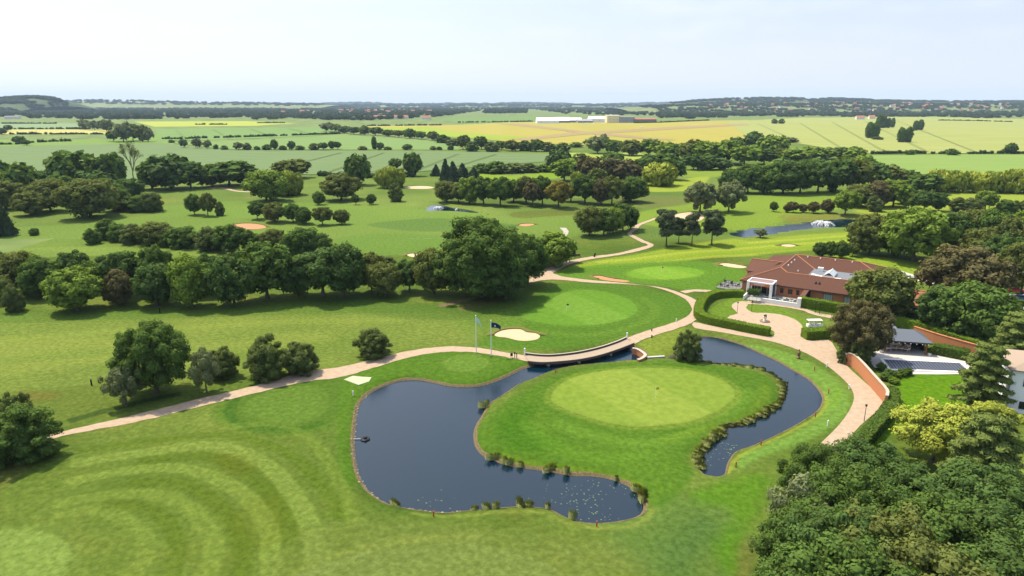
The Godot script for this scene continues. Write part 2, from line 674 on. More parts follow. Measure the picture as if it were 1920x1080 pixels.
func make_kinds() -> void:
	var r := RandomNumberGenerator.new()
	r.seed = 77
	var bark := textured("bark", Color.WHITE, noise_tex(128, 0.05, 31, lin(0.05, 0.04, 0.03), lin(0.16, 0.135, 0.105)), Vector3(0.7, 0.25, 0.7))
	var dark := foliage("dark_green", 0.09, 0.15, 0.034)
	var dark2 := foliage("deep_green", 0.078, 0.134, 0.036)
	var light := foliage("light_green", 0.15, 0.225, 0.036, 0.7)
	var olive := foliage("olive", 0.126, 0.154, 0.042)
	var shrub := foliage("shrub", 0.112, 0.148, 0.046)
	var shrub2 := foliage("shrub_light", 0.118, 0.158, 0.046)
	var copper := foliage("copper", 0.122, 0.112, 0.05)
	var yellow := foliage("yellow", 0.26, 0.3, 0.045, 0.5)
	var lime := foliage("lime", 0.22, 0.27, 0.045, 0.6)
	var silver := foliage("silver", 0.17, 0.205, 0.1)
	var autumn := foliage("autumn", 0.21, 0.185, 0.04)
	var ever := foliage("evergreen", 0.042, 0.07, 0.03, 0.15)
	var pine := foliage("pine", 0.07, 0.092, 0.044, 0.15)
	var cedar := foliage("cedar", 0.12, 0.16, 0.04, 0.2)
	# [meshes near, middle, far], leaf material, trunk mesh
	var round_lobes := []
	for k in 4:
		round_lobes.append(lobes_round(r, 46 + k * 6, [0.16, 0.10, 0.2, 0.12][k], [0.115, 0.125, 0.105, 0.12][k], 1.0, 0.2))
	var near_round := []
	for k in 2:
		near_round.append(crown(lobes_round(r, 95 + k * 20, 0.10, 0.082, 1.0, 0.17), 36000, 0.0135, 11 + k))
	var mid_round := []
	for k in 4:
		mid_round.append(crown(round_lobes[k], 9000, 0.030, 13 + k))
	var far_round := [crown(round_lobes[1], 800, 0.095, 17), crown(round_lobes[2], 800, 0.095, 18)]
	var bush_lobes := []
	for k in 2:
		bush_lobes.append(lobes_round(r, 26, -0.12, 0.155, 1.0, 0.2))
	var near_bush := [crown(lobes_round(r, 60, -0.12, 0.105, 1.0, 0.2), 24000, 0.018, 21), crown(lobes_round(r, 60, -0.12, 0.1, 1.0, 0.22), 24000, 0.018, 22)]
	var mid_bush := [crown(bush_lobes[0], 6500, 0.034, 23), crown(bush_lobes[1], 6500, 0.034, 24)]
	var far_bush := [crown(bush_lobes[0], 600, 0.105, 25)]
	var round_trunk := [trunk(1, 0.62, 0.028, 3, 0.3), trunk(2, 0.6, 0.03, 4, 0.32), trunk(3, 0.65, 0.026, 3, 0.28)]
	var bush_trunk := [trunk(4, 0.4, 0.02, 4, 0.3)]
	leaf_kinds = {
		"broad": [near_round, mid_round, far_round, [dark, dark2], round_trunk],
		"broad_light": [near_round, mid_round, far_round, [light], round_trunk],
		"broad_olive": [near_round, mid_round, far_round, [olive], round_trunk],
		"copper": [near_round, mid_round, far_round, [copper], round_trunk],
		"bush": [near_bush, mid_bush, far_bush, [shrub, dark], bush_trunk],
		"bush_light": [near_bush, mid_bush, far_bush, [shrub2], bush_trunk],
	}
	var oak_lobes := lobes_round(r, 110, 0.02, 0.085, 1.0, 0.2)
	oak_lobes.append([Vector3(-0.30, 0.42, 0.1), Vector3(0.2, 0.3, 0.2)])
	oak_lobes.append([Vector3(0.1, 0.62, 0.0), Vector3(0.3, 0.3, 0.3)])
	var oak := [crown(oak_lobes, 42000, 0.0145, 41)]
	leaf_kinds["oak"] = [oak, oak, oak, [dark], [trunk(5, 0.5, 0.035, 5, 0.3)]]
	# loose, see-through crowns
	var loose := lobes_round(r, 26, 0.18, 0.12, 1.0, 0.25)
	var near_loose := [crown(loose, 14000, 0.017, 43, 0.1, 1.3, 0.0)]
	var mid_loose := [crown(loose, 6000, 0.034, 44, 0.1, 1.3, 0.45)]
	var far_loose := [crown(loose, 700, 0.10, 45, 0.1, 1.2, 0.6)]
	leaf_kinds["silver"] = [near_loose, mid_loose, far_loose, [silver], round_trunk]
	var slim := lobes_round(r, 24, 0.22, 0.14, 1.0, 0.16)
	leaf_kinds["slender"] = [[crown(slim, 6500, 0.034, 46, 0.2, 1.2, 0.6)], [crown(slim, 6500, 0.034, 46, 0.2, 1.2, 0.6)], far_loose, [olive, dark], [trunk(6, 0.75, 0.03, 2, 0.22)]]
	leaf_kinds["slender"][1] = leaf_kinds["slender"][0]
	leaf_kinds["autumn"] = [leaf_kinds["slender"][0], leaf_kinds["slender"][0], far_loose, [autumn], leaf_kinds["slender"][4]]
	# willows: lobes with hanging strands
	var wl := lobes_round(r, 30, 0.05, 0.15, 1.0, 0.15)
	for k in 26:
		var a := k * 2.4
		var e := r.randf_range(0.3, 0.46)
		wl.append([Vector3(cos(a) * e, r.randf_range(0.18, 0.5), sin(a) * e), Vector3(0.06, 0.2, 0.06)])
	var wil := [crown(wl, 12000, 0.026, 47, 0.1, 1.9, 0.6, 0.6)]
	var wil_far := [crown(wl, 2000, 0.06, 48, 0.1, 1.7, 0.65, 0.6)]
	leaf_kinds["willow"] = [wil, wil, wil_far, [lime], round_trunk]
	var gold := [crown(loose, 22000, 0.016, 49, 0.5, 1.3, 0.0, 0.0, 0.3)]
	leaf_kinds["yellow"] = [gold, wil, wil_far, [yellow], round_trunk]
	# conifers
	var cone := []
	for k in 34:
		var y := 0.06 + 0.92 * k / 34.0
		var w := 0.46 * pow(1.0 - y, 0.75) + 0.03
		for j in 3:
			var a := k * 2.1 + j * 2.094
			cone.append([Vector3(cos(a) * w * r.randf_range(0.4, 0.85), y + r.randf_range(-0.03, 0.03), sin(a) * w * r.randf_range(0.4, 0.85)), Vector3(w * 0.5, 0.05, w * 0.5)])
	var con := [crown(cone, 3800, 0.045, 51, 0.2, 1.4, 0.8)]
	leaf_kinds["conifer"] = [con, con, con, [ever], [trunk(7, 0.9, 0.025, 0, 0.1)]]
	var pl := []
	for k in 27:
		var y := r.randf_range(0.36, 0.97)
		var w := 0.46 * (1.0 - absf(y - 0.62) * 1.3)
		var a := k * 2.4
		var e := r.randf_range(0.2, 0.8) * w
		pl.append([Vector3(cos(a) * e, y, sin(a) * e), Vector3(r.randf_range(0.13, 0.2), r.randf_range(0.05, 0.08), r.randf_range(0.13, 0.2))])
	var pin := [crown(pl, 5200, 0.03, 52, 0.3, 1.7, 0.6)]
	leaf_kinds["pine"] = [pin, pin, pin, [pine], [trunk(8, 0.86, 0.024, 2, 0.3)]]
	var cl := []
	for k in 46:
		var y := 0.1 + 0.86 * k / 46.0
		var w := 0.5 * pow(1.0 - y * 0.92, 0.6)
		var a := k * 2.4 + r.randf() * 0.5
		for j in 3:
			var e: float = w * (0.25 + 0.3 * j)
			cl.append([Vector3(cos(a) * e, y - e * e * 0.35, sin(a) * e), Vector3(0.12 - 0.02 * j, 0.022, 0.12 - 0.02 * j)])
	var ced := [crown(cl, 34000, 0.013, 53, 0.5, 2.2, 0.5)]
	leaf_kinds["cedar"] = [ced, ced, ced, [cedar], [trunk(9, 0.93, 0.022, 0, 0.1)]]
	var pop := []
	for k in 26:
		var y := 0.08 + 0.86 * k / 26.0
		var w := 0.42 * sqrt(maxf(0.05, 1.0 - pow(absf(y - 0.45) * 1.75, 2.0)))
		var a := k * 2.4
		pop.append([Vector3(cos(a) * w * 0.5, y, sin(a) * w * 0.5), Vector3(w * 0.62, 0.1, w * 0.62)])
	var po := [crown(pop, 1500, 0.075, 54, 0.1, 1.4, 0.75)]
	leaf_kinds["poplar"] = [po, po, po, [dark], [trunk(10, 0.5, 0.03, 1, 0.2)]]
	var bare := MB.new()
	var tips := []
	branches(bare, r, Vector3(0, -0.02, 0), Vector3(0, 1, 0), 0.34, 0.022, 0, [])
	for k in 5:
		branches(bare, r, Vector3(0, 0.30 + 0.05 * k, 0), Vector3(cos(k * 1.26) * 0.5, 1.0, sin(k * 1.26) * 0.5).normalized(), 0.2, 0.013, 4, tips)
	var thin := crown(tips, 1000, 0.014, 55, 0.1, 1.2, 0.0)
	leaf_kinds["bare"] = [[thin], [thin], [thin], [olive], [bare.done()]]
	trunk_kinds["bark"] = bark

const NEAR_TREES := 150.0
const FAR_TREES := 430.0

func plant(kind: String, x: float, z: float, tall: float, wide: float, called: String, category: String, label: String, group: String, i: int) -> void:
	var k: Array = leaf_kinds[kind]
	var d := Vector2(x, z).length()
	var set_: Array = k[0] if d < NEAR_TREES else (k[1] if d < FAR_TREES else k[2])
	var o := thing(called, label, category, on(x, z), fmod(i * 2.399, TAU), group)
	o.scale = Vector3(wide, tall, wide)
	obj("trunk", k[4][i % k[4].size()], trunk_kinds["bark"], o)
	obj("crown", set_[i % set_.size()], k[3][(i / 2) % k[3].size()], o)

# ------------------------------------------------------------------ the scene
const ORDINALS := ["first", "second", "third", "fourth", "fifth", "sixth", "seventh", "eighth", "ninth", "tenth", "eleventh", "twelfth", "thirteenth", "fourteenth", "fifteenth", "sixteenth", "seventeenth", "eighteenth", "nineteenth", "twentieth", "twenty-first", "twenty-second", "twenty-third", "twenty-fourth", "twenty-fifth", "twenty-sixth", "twenty-seventh", "twenty-eighth"]
# name, category, what it looks like and where it stands, group, then kind, x, z, height and width of each from left to right
const TREES := [
	["broadleaf_tree", "tree", "tall dark leafy tree standing alone by the cart path at the left", "", [["broad", -63.5, -112.2, 13.2, 12.2]]],
	["young_tree", "tree", "thin pale leafed tree in front of the tall dark tree", "", [["silver", -65.8, -106.5, 7.8, 6]]],
	["young_tree", "tree", "thin airy tree close to the right side of the tall dark tree", "", [["silver", -54.6, -112.2, 8.4, 5.3]]],
	["shrub", "shrub", "loose green shrub behind the thin airy tree beside the path", "", [["bush_light", -54.4, -119.3, 5.9, 5.6]]],
	["shrub", "shrub", "tall bushy green shrub beside the cart path, left of a rounder dark one", "", [["bush_light", -46.1, -119.1, 8.1, 7.4]]],
	["shrub", "shrub", "rounder dark shrub beside the cart path, right of the tall bushy one", "", [["bush", -40.7, -121.4, 6.1, 6.8]]],
	["shrub", "shrub", "big dark shrub where the cart path ends at the left edge", "", [["bush", -71.4, -89.1, 7.8, 10]]],
	["shrub", "shrub", "spindly taller shrub rising behind the big dark shrub at left edge", "", [["bush_light", -76.1, -95, 7.5, 4.9]]],
	["shrub", "shrub", "lone round shrub on the fairway above the cart path bend", "", [["bush_light", -28.4, -130.5, 5.8, 7]]],
	["shrub", "shrub", "tall green bush growing out of the narrow end of the pond", "", [["bush_light", 35.5, -129, 6.6, 5.6]]],
	["oak_tree", "tree", "huge spreading oak, the largest crown in the middle of the course", "", [["oak", -7.9, -174.6, 20.7, 24]]],
	["oak_tree", "tree", "low round oak with pale trunk in front of the huge spreading oak", "", [["broad", -1.7, -172.1, 10.5, 11.3]]],
	["broadleaf_tree", "tree", "dark tree joined to the right shoulder of the huge oak", "", [["broad", 4.5, -186.2, 14.3, 10.9]]],
	["broadleaf_tree", "tree", "wide green tree at the path fork to the right of the oak", "", [["broad_light", 13.2, -209, 11, 13.5]]],
	["broadleaf_tree", "tree", "small dark tree at the right end of the tree by the path fork", "", [["broad", 18.7, -214.9, 7.1, 4.2]]],
	["broadleaf_tree", "tree", "tree in the long row above the near fairway", "long row of trees above the near fairway", [["broad", -140.2, -178.9, 11.6, 6.7], ["broad_olive", -133.6, -178.9, 11, 12.8], ["broad", -125.6, -174.6, 10.8, 10.9], ["broad", -122, -183.3, 10.5, 8.7], ["broad_light", -108.4, -162, 10.7, 12.3], ["broad", -115, -178.9, 8.7, 6.7], ["copper", -100.4, -166.7, 9.3, 7.7], ["broad", -104.8, -176.2, 12.2, 11.5], ["broad", -90.8, -166.7, 10.9, 10.1], ["broad", -95.4, -176.2, 13.2, 9.5], ["broad_light", -81.3, -165.3, 13.5, 10.3], ["broad", -82.3, -176.7, 11.1, 8.7], ["broad", -71.1, -166.7, 13.1, 12], ["broad", -64.3, -171.6, 14.9, 15.2], ["broad", -57.1, -174.6, 11.1, 10], ["broad", -50.5, -174.6, 13.1, 16.8], ["broad", -45, -174.6, 14.3, 12], ["broad_olive", -38.6, -180, 10.5, 8.2], ["broad_olive", -34, -174.6, 9.4, 8.9], ["broad", -28.3, -180.5, 8.9, 8.2], ["broad_olive", -21.1, -177.8, 12.4, 10.7]]],
	["shrub", "shrub", "small round shrub before the left end of the long tree row", "", [["bush", -123.3, -161.1, 6.5, 5]]],
	["shrub", "shrub", "low shrub between the long tree row and the left edge", "", [["bush", -132, -169.6, 6.6, 5.6]]],
	["shrub", "shrub", "shrub in the thicket above the long tree row", "thicket of shrubs across the fairway", [["bush", -153, -254.4, 7, 9.8], ["bush", -146.5, -250.2, 6.5, 8], ["bush", -139.4, -245.2, 6.7, 9], ["broad_olive", -129.1, -242.3, 8.4, 12], ["bush", -123.2, -239.5, 6, 6.9], ["bush", -117.2, -237.6, 7.9, 10.7], ["bush", -105.7, -233.1, 8.1, 9.7], ["broad", -97.7, -230.4, 9.5, 10.4], ["bush", -91.1, -233.1, 6.8, 8.6], ["broad_olive", -84.2, -234.9, 7.4, 8.3], ["bush", -75.5, -227.8, 6.7, 8.1], ["broad", -69.9, -222.8, 10, 11.5], ["bush", -64.2, -222.8, 7.6, 8.6]]],
	["shrub", "shrub", "shrub between the thicket and the long tree row", "shrubs filling in behind the long tree row", [["bush", -54, -209, 6.9, 7.4], ["bush", -48.5, -205.4, 5.6, 6.6], ["bush", -40.5, -209, 3.8, 6.8]]],
	["shrub", "shrub", "single round shrub left of the thicket across the fairway", "", [["bush", -154.1, -245.2, 5.4, 5.9]]],
	["shrub", "shrub", "tiny shrub alone on the far left fairway", "", [["bush", -187.8, -263, 3, 3.6]]],
	["conifer", "tree", "dark conifer cut by the left edge below the wood", "", [["conifer", -199, -260.8, 14.2, 9.2]]],
	["broadleaf_tree", "tree", "large isolated umbrella shaped tree in front of the left wood", "", [["broad_olive", -190.4, -304.2, 17.2, 24.1]]],
	["broadleaf_tree", "tree", "tree in the dark wood on the left", "dark wood on the left", [["broad", -276.8, -368.2, 20.6, 17.4], ["broad_olive", -246.9, -329.8, 14, 18.2], ["broad", -256.3, -355.8, 19.9, 17.9], ["broad_olive", -221.1, -310.3, 10.8, 14.7], ["broad", -255.4, -368.2, 15.5, 18], ["broad_olive", -220.8, -323, 15.2, 18.4], ["broad", -233.4, -351.8, 13.7, 16.6], ["broad", -254.5, -395.6, 23.5, 26.1], ["broad", -225.3, -368.2, 14.3, 22], ["broad", -232.8, -395.6, 22.3, 16.8], ["broad", -190.9, -324.7, 12.5, 14.4], ["bush", -185.9, -323, 8.7, 10.2], ["broad", -199.5, -351.8, 12.4, 15.5], ["bush", -178.1, -321.4, 7.9, 10.7], ["broad", -215.9, -408.2, 17.3, 15.4], ["bush", -171, -321.4, 9.6, 10.2], ["broad", -205.4, -410.8, 20.3, 27], ["broad", -193.8, -410.8, 15.9, 19.3], ["broad_olive", -185.5, -421.7, 12.4, 16.5], ["broad", -177.2, -427.3, 15.2, 29.4], ["broad", -171.1, -433, 10.1, 13.5]]],
	["bare_tree", "tree", "tall nearly leafless tree with a fan of fine branches above the left wood", "", [["bare", -236.7, -427.3, 24.9, 18.1]]],
	["young_tree", "tree", "young tree in the trio right of the left wood", "trio of young trees", [["broad", -147.5, -313.3, 9.4, 7.4], ["slender", -140, -310.3, 10.8, 7.4], ["bush_light", -135, -311.8, 6.2, 4.4]]],
	["broadleaf_tree", "tree", "big round green tree at the end of the pale track", "", [["broad_light", -130.3, -359.8, 16.3, 21.5]]],
	["willow_tree", "tree", "yellow green willow behind the big round green tree", "", [["willow", -125.5, -381.4, 13.6, 16.2]]],
	["broadleaf_tree", "tree", "wide olive tree at the field edge behind the yellow green willow", "", [["broad_olive", -152.5, -471, 13, 24.3]]],
	["broadleaf_tree", "tree", "round tree in the row beside the red bunker", "small trees beside the red bunker", [["broad", -112.9, -298.4, 7.8, 7.1], ["broad_olive", -103.2, -292.8, 8.4, 9.3], ["broad", -95.3, -292.8, 7.9, 7.4], ["broad", -89.4, -288.8, 7.4, 7.3], ["broad_olive", -80.7, -286.1, 8, 8.6], ["broad_olive", -73.4, -288.8, 6.4, 6.9]]],
	["broadleaf_tree", "tree", "spreading brownish tree in the middle distance left of a tall dark one", "", [["broad_olive", -91.6, -363.9, 13.6, 20.6]]],
	["young_tree", "tree", "little dot of a tree near the spreading brownish tree", "little trees around the spreading brownish tree", [["broad", -98.7, -346, 6.8, 6.5], ["broad", -79.5, -344.2, 5.2, 3.8], ["broad", -71.4, -344.2, 5.4, 4.9]]],
	["broadleaf_tree", "tree", "tall narrow dark tree behind the spreading brownish tree", "", [["broad", -96.9, -430.1, 19.2, 15.5]]],
	["willow_tree", "tree", "low drooping willow left of the tree row by the ditch", "", [["willow", -74, -416.2, 12.6, 17.6]]],
	["shrub", "shrub", "pale green bush in front of the low drooping willow", "", [["bush_light", -60.5, -353.8, 8.9, 7.8]]],
	["broadleaf_tree", "tree", "dark tree of the pair before the grey green field", "pair of dark trees at the field edge", [["broad", -90.4, -533.1, 8.6, 10], ["broad", -70.7, -485.2, 16.4, 13.6]]],
	["conifer", "tree", "dark conifer in the clump left of the field hedge", "clump of dark conifers", [["conifer", -53.7, -485.2, 8.2, 7.6], ["conifer", -43.7, -451.3, 14.9, 8.5], ["conifer", -39.1, -451.3, 13.2, 9.2], ["conifer", -33, -454.4, 11.6, 10.6], ["conifer", -25.9, -460.9, 8.5, 9.4]]],
	["shrub", "shrub", "shrub of the hedge line along the big field", "shrubs of the hedge line", [["bush", -21.8, -508, 6.6, 14.2], ["bush", -11.8, -504.1, 8.5, 17.3], ["bush", 0.8, -508, 7, 17.4], ["bush", 14, -512.1, 6.3, 15.9], ["bush", 24.9, -516.1, 5.9, 14.5]]],
	["broadleaf_tree", "tree", "upright tree in the row standing along the ditch", "row of upright trees along the ditch", [["broad_olive", -34.2, -355.8, 11.1, 12.3], ["slender", -27.7, -351.8, 10.5, 11.1], ["broad_light", -21.7, -348, 13.6, 12.1], ["slender", -14.4, -344.2, 14.3, 12.5], ["slender", -5.9, -338.6, 14.6, 13.4], ["broad", 0.8, -355.8, 11.1, 12.3], ["slender", 7.4, -349.9, 14.2, 13.2], ["copper", 10.2, -338.6, 12, 9.1], ["slender", 15.5, -344.2, 14.8, 11.4], ["autumn", 23, -335, 13.7, 12.2], ["slender", 30.8, -355.8, 10, 11.2], ["slender", 37.6, -348, 15, 13.7], ["copper", 45.3, -344.2, 13.2, 9.8], ["slender", 50.7, -344.2, 14.5, 12.5], ["broad", 62.1, -353.8, 13, 16.7]]],
	["broadleaf_tree", "tree", "tree in the mixed clump behind the ditch row", "mixed clump behind the ditch row", [["broad", 35, -516.1, 16.2, 18.5], ["broad_light", 34.6, -451.3, 14.6, 19.7], ["yellow", 40.9, -436, 7.8, 7.5], ["broad_olive", 55.3, -560.7, 10.7, 12.2], ["copper", 50.1, -445, 16.4, 17.4], ["broad_olive", 54.5, -433, 10.1, 10.8], ["copper", 62.6, -445, 15.4, 13.9], ["broad", 77.5, -524.5, 14, 18], ["copper", 73.7, -445, 14.7, 19.5], ["broad", 84.6, -451.3, 14.6, 16.2], ["broad", 99.4, -500.2, 13.8, 17.9], ["broad", 109.9, -504.1, 14.3, 23.6], ["broad", 107.9, -457.7, 13.4, 15.7]]],
	["willow_tree", "tree", "bright yellow willow standing out of the dark clump in the middle", "", [["yellow", 92.2, -430.1, 14.3, 20.2]]],
	["broadleaf_tree", "tree", "tree in the upper tree belt below the airfield", "upper tree belt below the airfield", [["silver", 87.3, -705.7, 19.2, 25.1], ["broad", 102.6, -690.9, 14.6, 20.3], ["broad_olive", 117.3, -676.7, 15.4, 23], ["broad_light", 134, -676.7, 16.4, 22], ["broad_light", 143.1, -637.2, 15.5, 22.7], ["broad", 151.1, -625.1, 15.2, 19.4], ["broad_olive", 155.9, -596.5, 19.5, 23.1], ["broad", 141, -533.1, 12.2, 16.6], ["broad", 150.5, -533.1, 11.4, 18.2], ["broad_light", 166.7, -580.6, 19.4, 27], ["broad", 161.7, -533.1, 9, 18.2], ["broad_light", 184.4, -591.1, 19.7, 21.1], ["broad", 239.2, -737.4, 15, 19.4], ["broad_light", 192.7, -570.5, 16.5, 25.7], ["broad", 269.3, -771.9, 19.2, 25], ["broad", 212.7, -580.6, 13.3, 22.5], ["broad_light", 249.9, -663, 20.5, 28.7], ["broad_olive", 241.5, -613.3, 11.2, 21.9], ["broad_light", 247.5, -602, 11.9, 26.1], ["broad_light", 272.2, -625.1, 11.9, 22.3], ["broad_light", 290.2, -637.2, 10.7, 19.7], ["broad", 302.1, -637.2, 10.7, 18.8], ["broad_light", 311, -625.1, 11.9, 20.3]]],
	["broadleaf_tree", "tree", "tree in the dense dark wood right of the middle", "dense dark wood right of the middle", [["broad", 127, -390.7, 13.4, 15.9], ["broad", 135.5, -390.7, 15.8, 16.6], ["broad", 143.9, -388.4, 16.3, 20.1], ["broad_light", 172.8, -451.3, 13.2, 17.6], ["broad", 154.9, -388.4, 18.9, 22], ["broad", 165.6, -390.7, 18.1, 18.4], ["broad", 194.8, -445, 15.1, 18.8], ["broad", 175.7, -390.7, 18.1, 21.5], ["broad", 187.4, -395.6, 18.7, 19.9], ["broad", 221.6, -457.7, 16.2, 19.3], ["broad_olive", 200.4, -400.5, 19.2, 22], ["broad_light", 239.1, -467.6, 16.2, 18.2], ["broad", 216.3, -410.8, 16.5, 20], ["broad_olive", 229.5, -416.2, 13.8, 20.2], ["broad", 241, -421.7, 10.5, 17.2]]],
	["poplar_tree", "tree", "narrow pale green tree at the foot of the dense dark wood", "", [["poplar", 186.2, -395.6, 9.5, 6.2]]],
	["shrub", "shrub", "dark bush beside the small upper green", "bushes beside the small upper green", [["bush", 150.1, -533.1, 9, 16.6], ["bush", 125.7, -395.6, 12.9, 11.2]]],
	["willow_tree", "tree", "large airy tree, left one of the pair above the small upper green", "", [["silver", 88.1, -316.5, 15.2, 15.5]]],
	["willow_tree", "tree", "large airy tree, right one of the pair above the small upper green", "", [["silver", 102.6, -319.7, 15.1, 13.7]]],
	["broadleaf_tree", "tree", "tree of the small grove by the winding path in the middle", "small grove by the winding path", [["broad_olive", 30.2, -260.8, 11.5, 10.8], ["broad", 35.9, -261.9, 10.1, 10], ["broad_light", 40.5, -267.6, 10.3, 9], ["broad", 45.1, -272.3, 11.5, 10.4], ["broad", 49, -277.2, 9.3, 6.2]]],
	["pine_tree", "tree", "dark pine in the group beside the winding path", "group of pines beside the winding path", [["pine", 55.7, -240.4, 13.2, 10.8], ["pine", 61.5, -246.2, 9.5, 6.7], ["pine", 65.4, -242.3, 11.7, 7.8], ["pine", 72.9, -243.3, 12.7, 10.5]]],
	["broadleaf_tree", "tree", "small tree in the line beyond the fountain pond", "small trees beyond the fountain pond", [["broad", 125.1, -323, 4.6, 4.1], ["copper", 131.3, -321.4, 4.3, 4.1], ["copper", 133.9, -321.4, 5.3, 5.6], ["copper", 138.5, -321.4, 4.1, 4.1], ["copper", 142.8, -319.7, 5.3, 5.6], ["copper", 149.4, -319.7, 6.6, 6.1]]],
	["broadleaf_tree", "tree", "tree in the planting right of the fountain pond", "mixed planting right of the fountain pond", [["broad_light", 154.7, -313.3, 11.6, 11.4], ["broad_olive", 173.6, -336.8, 11.1, 15.9], ["bush", 173.6, -323, 6.9, 7.7], ["copper", 181.5, -336.8, 12.9, 15.9], ["broad_light", 189.8, -336.8, 13.7, 15.4], ["broad", 200.2, -348, 10.1, 12.6], ["broad_light", 193.5, -329.8, 7.8, 8.3], ["broad", 235.5, -390.7, 10.9, 18.4], ["broad", 197.1, -323, 9.7, 11.7], ["broad", 204.2, -323, 8.7, 7.1], ["bush", 214.5, -323, 6.1, 11.2], ["bush", 220.1, -323, 6.6, 10.2], ["broad_light", 228.7, -326.4, 9.8, 9.8], ["bush", 234.6, -319.7, 6.6, 8.6], ["bush", 241.4, -319.7, 5.8, 7.6]]],
	["willow_tree", "tree", "yellow leafed willow in the bright row at the far right", "bright row of yellow willows", [["yellow", 247.3, -395.6, 12.9, 15.5], ["willow", 257.6, -395.6, 12.3, 13.7], ["yellow", 268.8, -395.6, 12, 14.9], ["willow", 279.3, -395.6, 12.3, 14.9], ["yellow", 289.4, -393.2, 13.7, 16]]],
	["shrub", "shrub", "round waterside bush at the left end of the fountain pond", "", [["silver", 95.5, -256.5, 3.5, 4.5]]],
	["young_tree", "tree", "small dark tree in the short row behind the clubhouse roof", "short row of trees behind the clubhouse", [["broad", 102.6, -221.2, 5.1, 4.6], ["broad", 105.8, -220.4, 5.4, 4.6], ["broad", 109.1, -219.6, 5.9, 5], ["broad_olive", 114.4, -222.8, 4.7, 4.3]]],
	["broadleaf_tree", "tree", "tall olive tree at the left end of the big trees behind the clubhouse", "", [["broad_olive", 121.8, -226.2, 13.6, 14.2]]],
	["chestnut_tree", "tree", "large bright green tree behind the clubhouse lawn", "", [["broad_light", 130.3, -214.9, 17.1, 19.4]]],
	["broadleaf_tree", "tree", "dark tree between the tall olive and the bright green one", "", [["broad", 128.6, -224.5, 14.5, 11.6]]],
	["broadleaf_tree", "tree", "dark green tree to the right of the large bright green tree", "", [["broad", 142.9, -219.6, 15.7, 12.7]]],
	["broadleaf_tree", "tree", "tree in the thick planting above the car park", "thick planting above the car park", [["broad_olive", 154.9, -226.2, 15.7, 13.8], ["broad_olive", 145.3, -205.4, 12.6, 11.6], ["broad", 157.8, -219.6, 16.7, 13.4], ["broad", 145.8, -195.4, 12.9, 11.1], ["broad_olive", 159.8, -214.9, 15.4, 12.1], ["broad_light", 171.9, -224.5, 15.3, 10.8]]],
	["copper_tree", "tree", "large bronze brown tree to the right of the clubhouse lawn", "", [["copper", 114, -165.3, 15.4, 19]]],
	["broadleaf_tree", "tree", "tall yellowish tree beside the car park at the right edge", "", [["broad_olive", 134.4, -172.6, 16.1, 11.9]]],
	["broadleaf_tree", "tree", "round tree in front of the clubhouse's right wing", "", [["broad_olive", 88, -155.1, 12.4, 13.8]]],
	["olive_tree", "tree", "bushy olive brown tree between the gravel circle and the pool pavilion", "", [["copper", 69.9, -129, 12, 11.3]]],
	["broadleaf_tree", "tree", "big leafy tree right of the outbuilding, above the long hedge", "", [["broad", 99.9, -139.2, 13, 15.1]]],
	["broadleaf_tree", "tree", "dark tree touching the outbuilding's right corner", "", [["broad", 95.6, -143.5, 10.9, 10.5]]],
	["cedar_tree", "tree", "tall layered cedar at the right edge above the white house", "", [["cedar", 96.7, -121.7, 12.5, 13.3]]],
	["cedar_tree", "tree", "layered cedar overhanging the far end of the swimming pool", "", [["cedar", 79.2, -105.6, 12.1, 10.7]]],
	["maple_tree", "tree", "yellow green tree in front of the white house", "", [["yellow", 73.8, -95, 6.3, 6.9]]],
	["maple_tree", "tree", "golden leafed tree on the lawn below the pool", "", [["yellow", 60.5, -87.6, 9.7, 10.7]]],
	["cedar_tree", "tree", "lime green cedar with drooping sprays at the lower right", "", [["cedar", 60.4, -77.8, 12.9, 11.8]]],
	["shrub", "shrub", "glossy green shrub at the top end of the brick wall", "", [["bush_light", 68.6, -125, 5.1, 3.8]]],
	["shrub", "shrub", "shrub between the driveway and the olive brown tree", "", [["bush", 66.2, -126.7, 3.2, 2.8]]],
	["broadleaf_tree", "tree", "tree in the far copse among the left fields", "far copse among the left fields", [["silver", -829.2, -1353.2, 20.1, 22.8], ["silver", -794.7, -1326.4, 18.7, 24.4], ["broad_olive", -743.2, -1275.8, 20.9, 25.4], ["broad", -537.7, -935.5, 14, 15.8], ["silver", -516.8, -922.5, 26.2, 25.6], ["broad", -518.3, -948.9, 22.7, 21.9], ["broad_olive", -491.3, -922.5, 22.1, 18.5], ["silver", -484.2, -922.5, 18, 14.2]]],
	["broadleaf_tree", "tree", "dark tree standing by the hedges at the far left edge", "trees by the far left hedges", [["broad", -839.8, -1144.7, 10.3, 15.8], ["broad", -923.1, -1275.8, 11.4, 13.7], ["broad", -621.2, -873.9, 9.9, 14.8], ["broad", -589.5, -840.6, 7, 10.4]]],
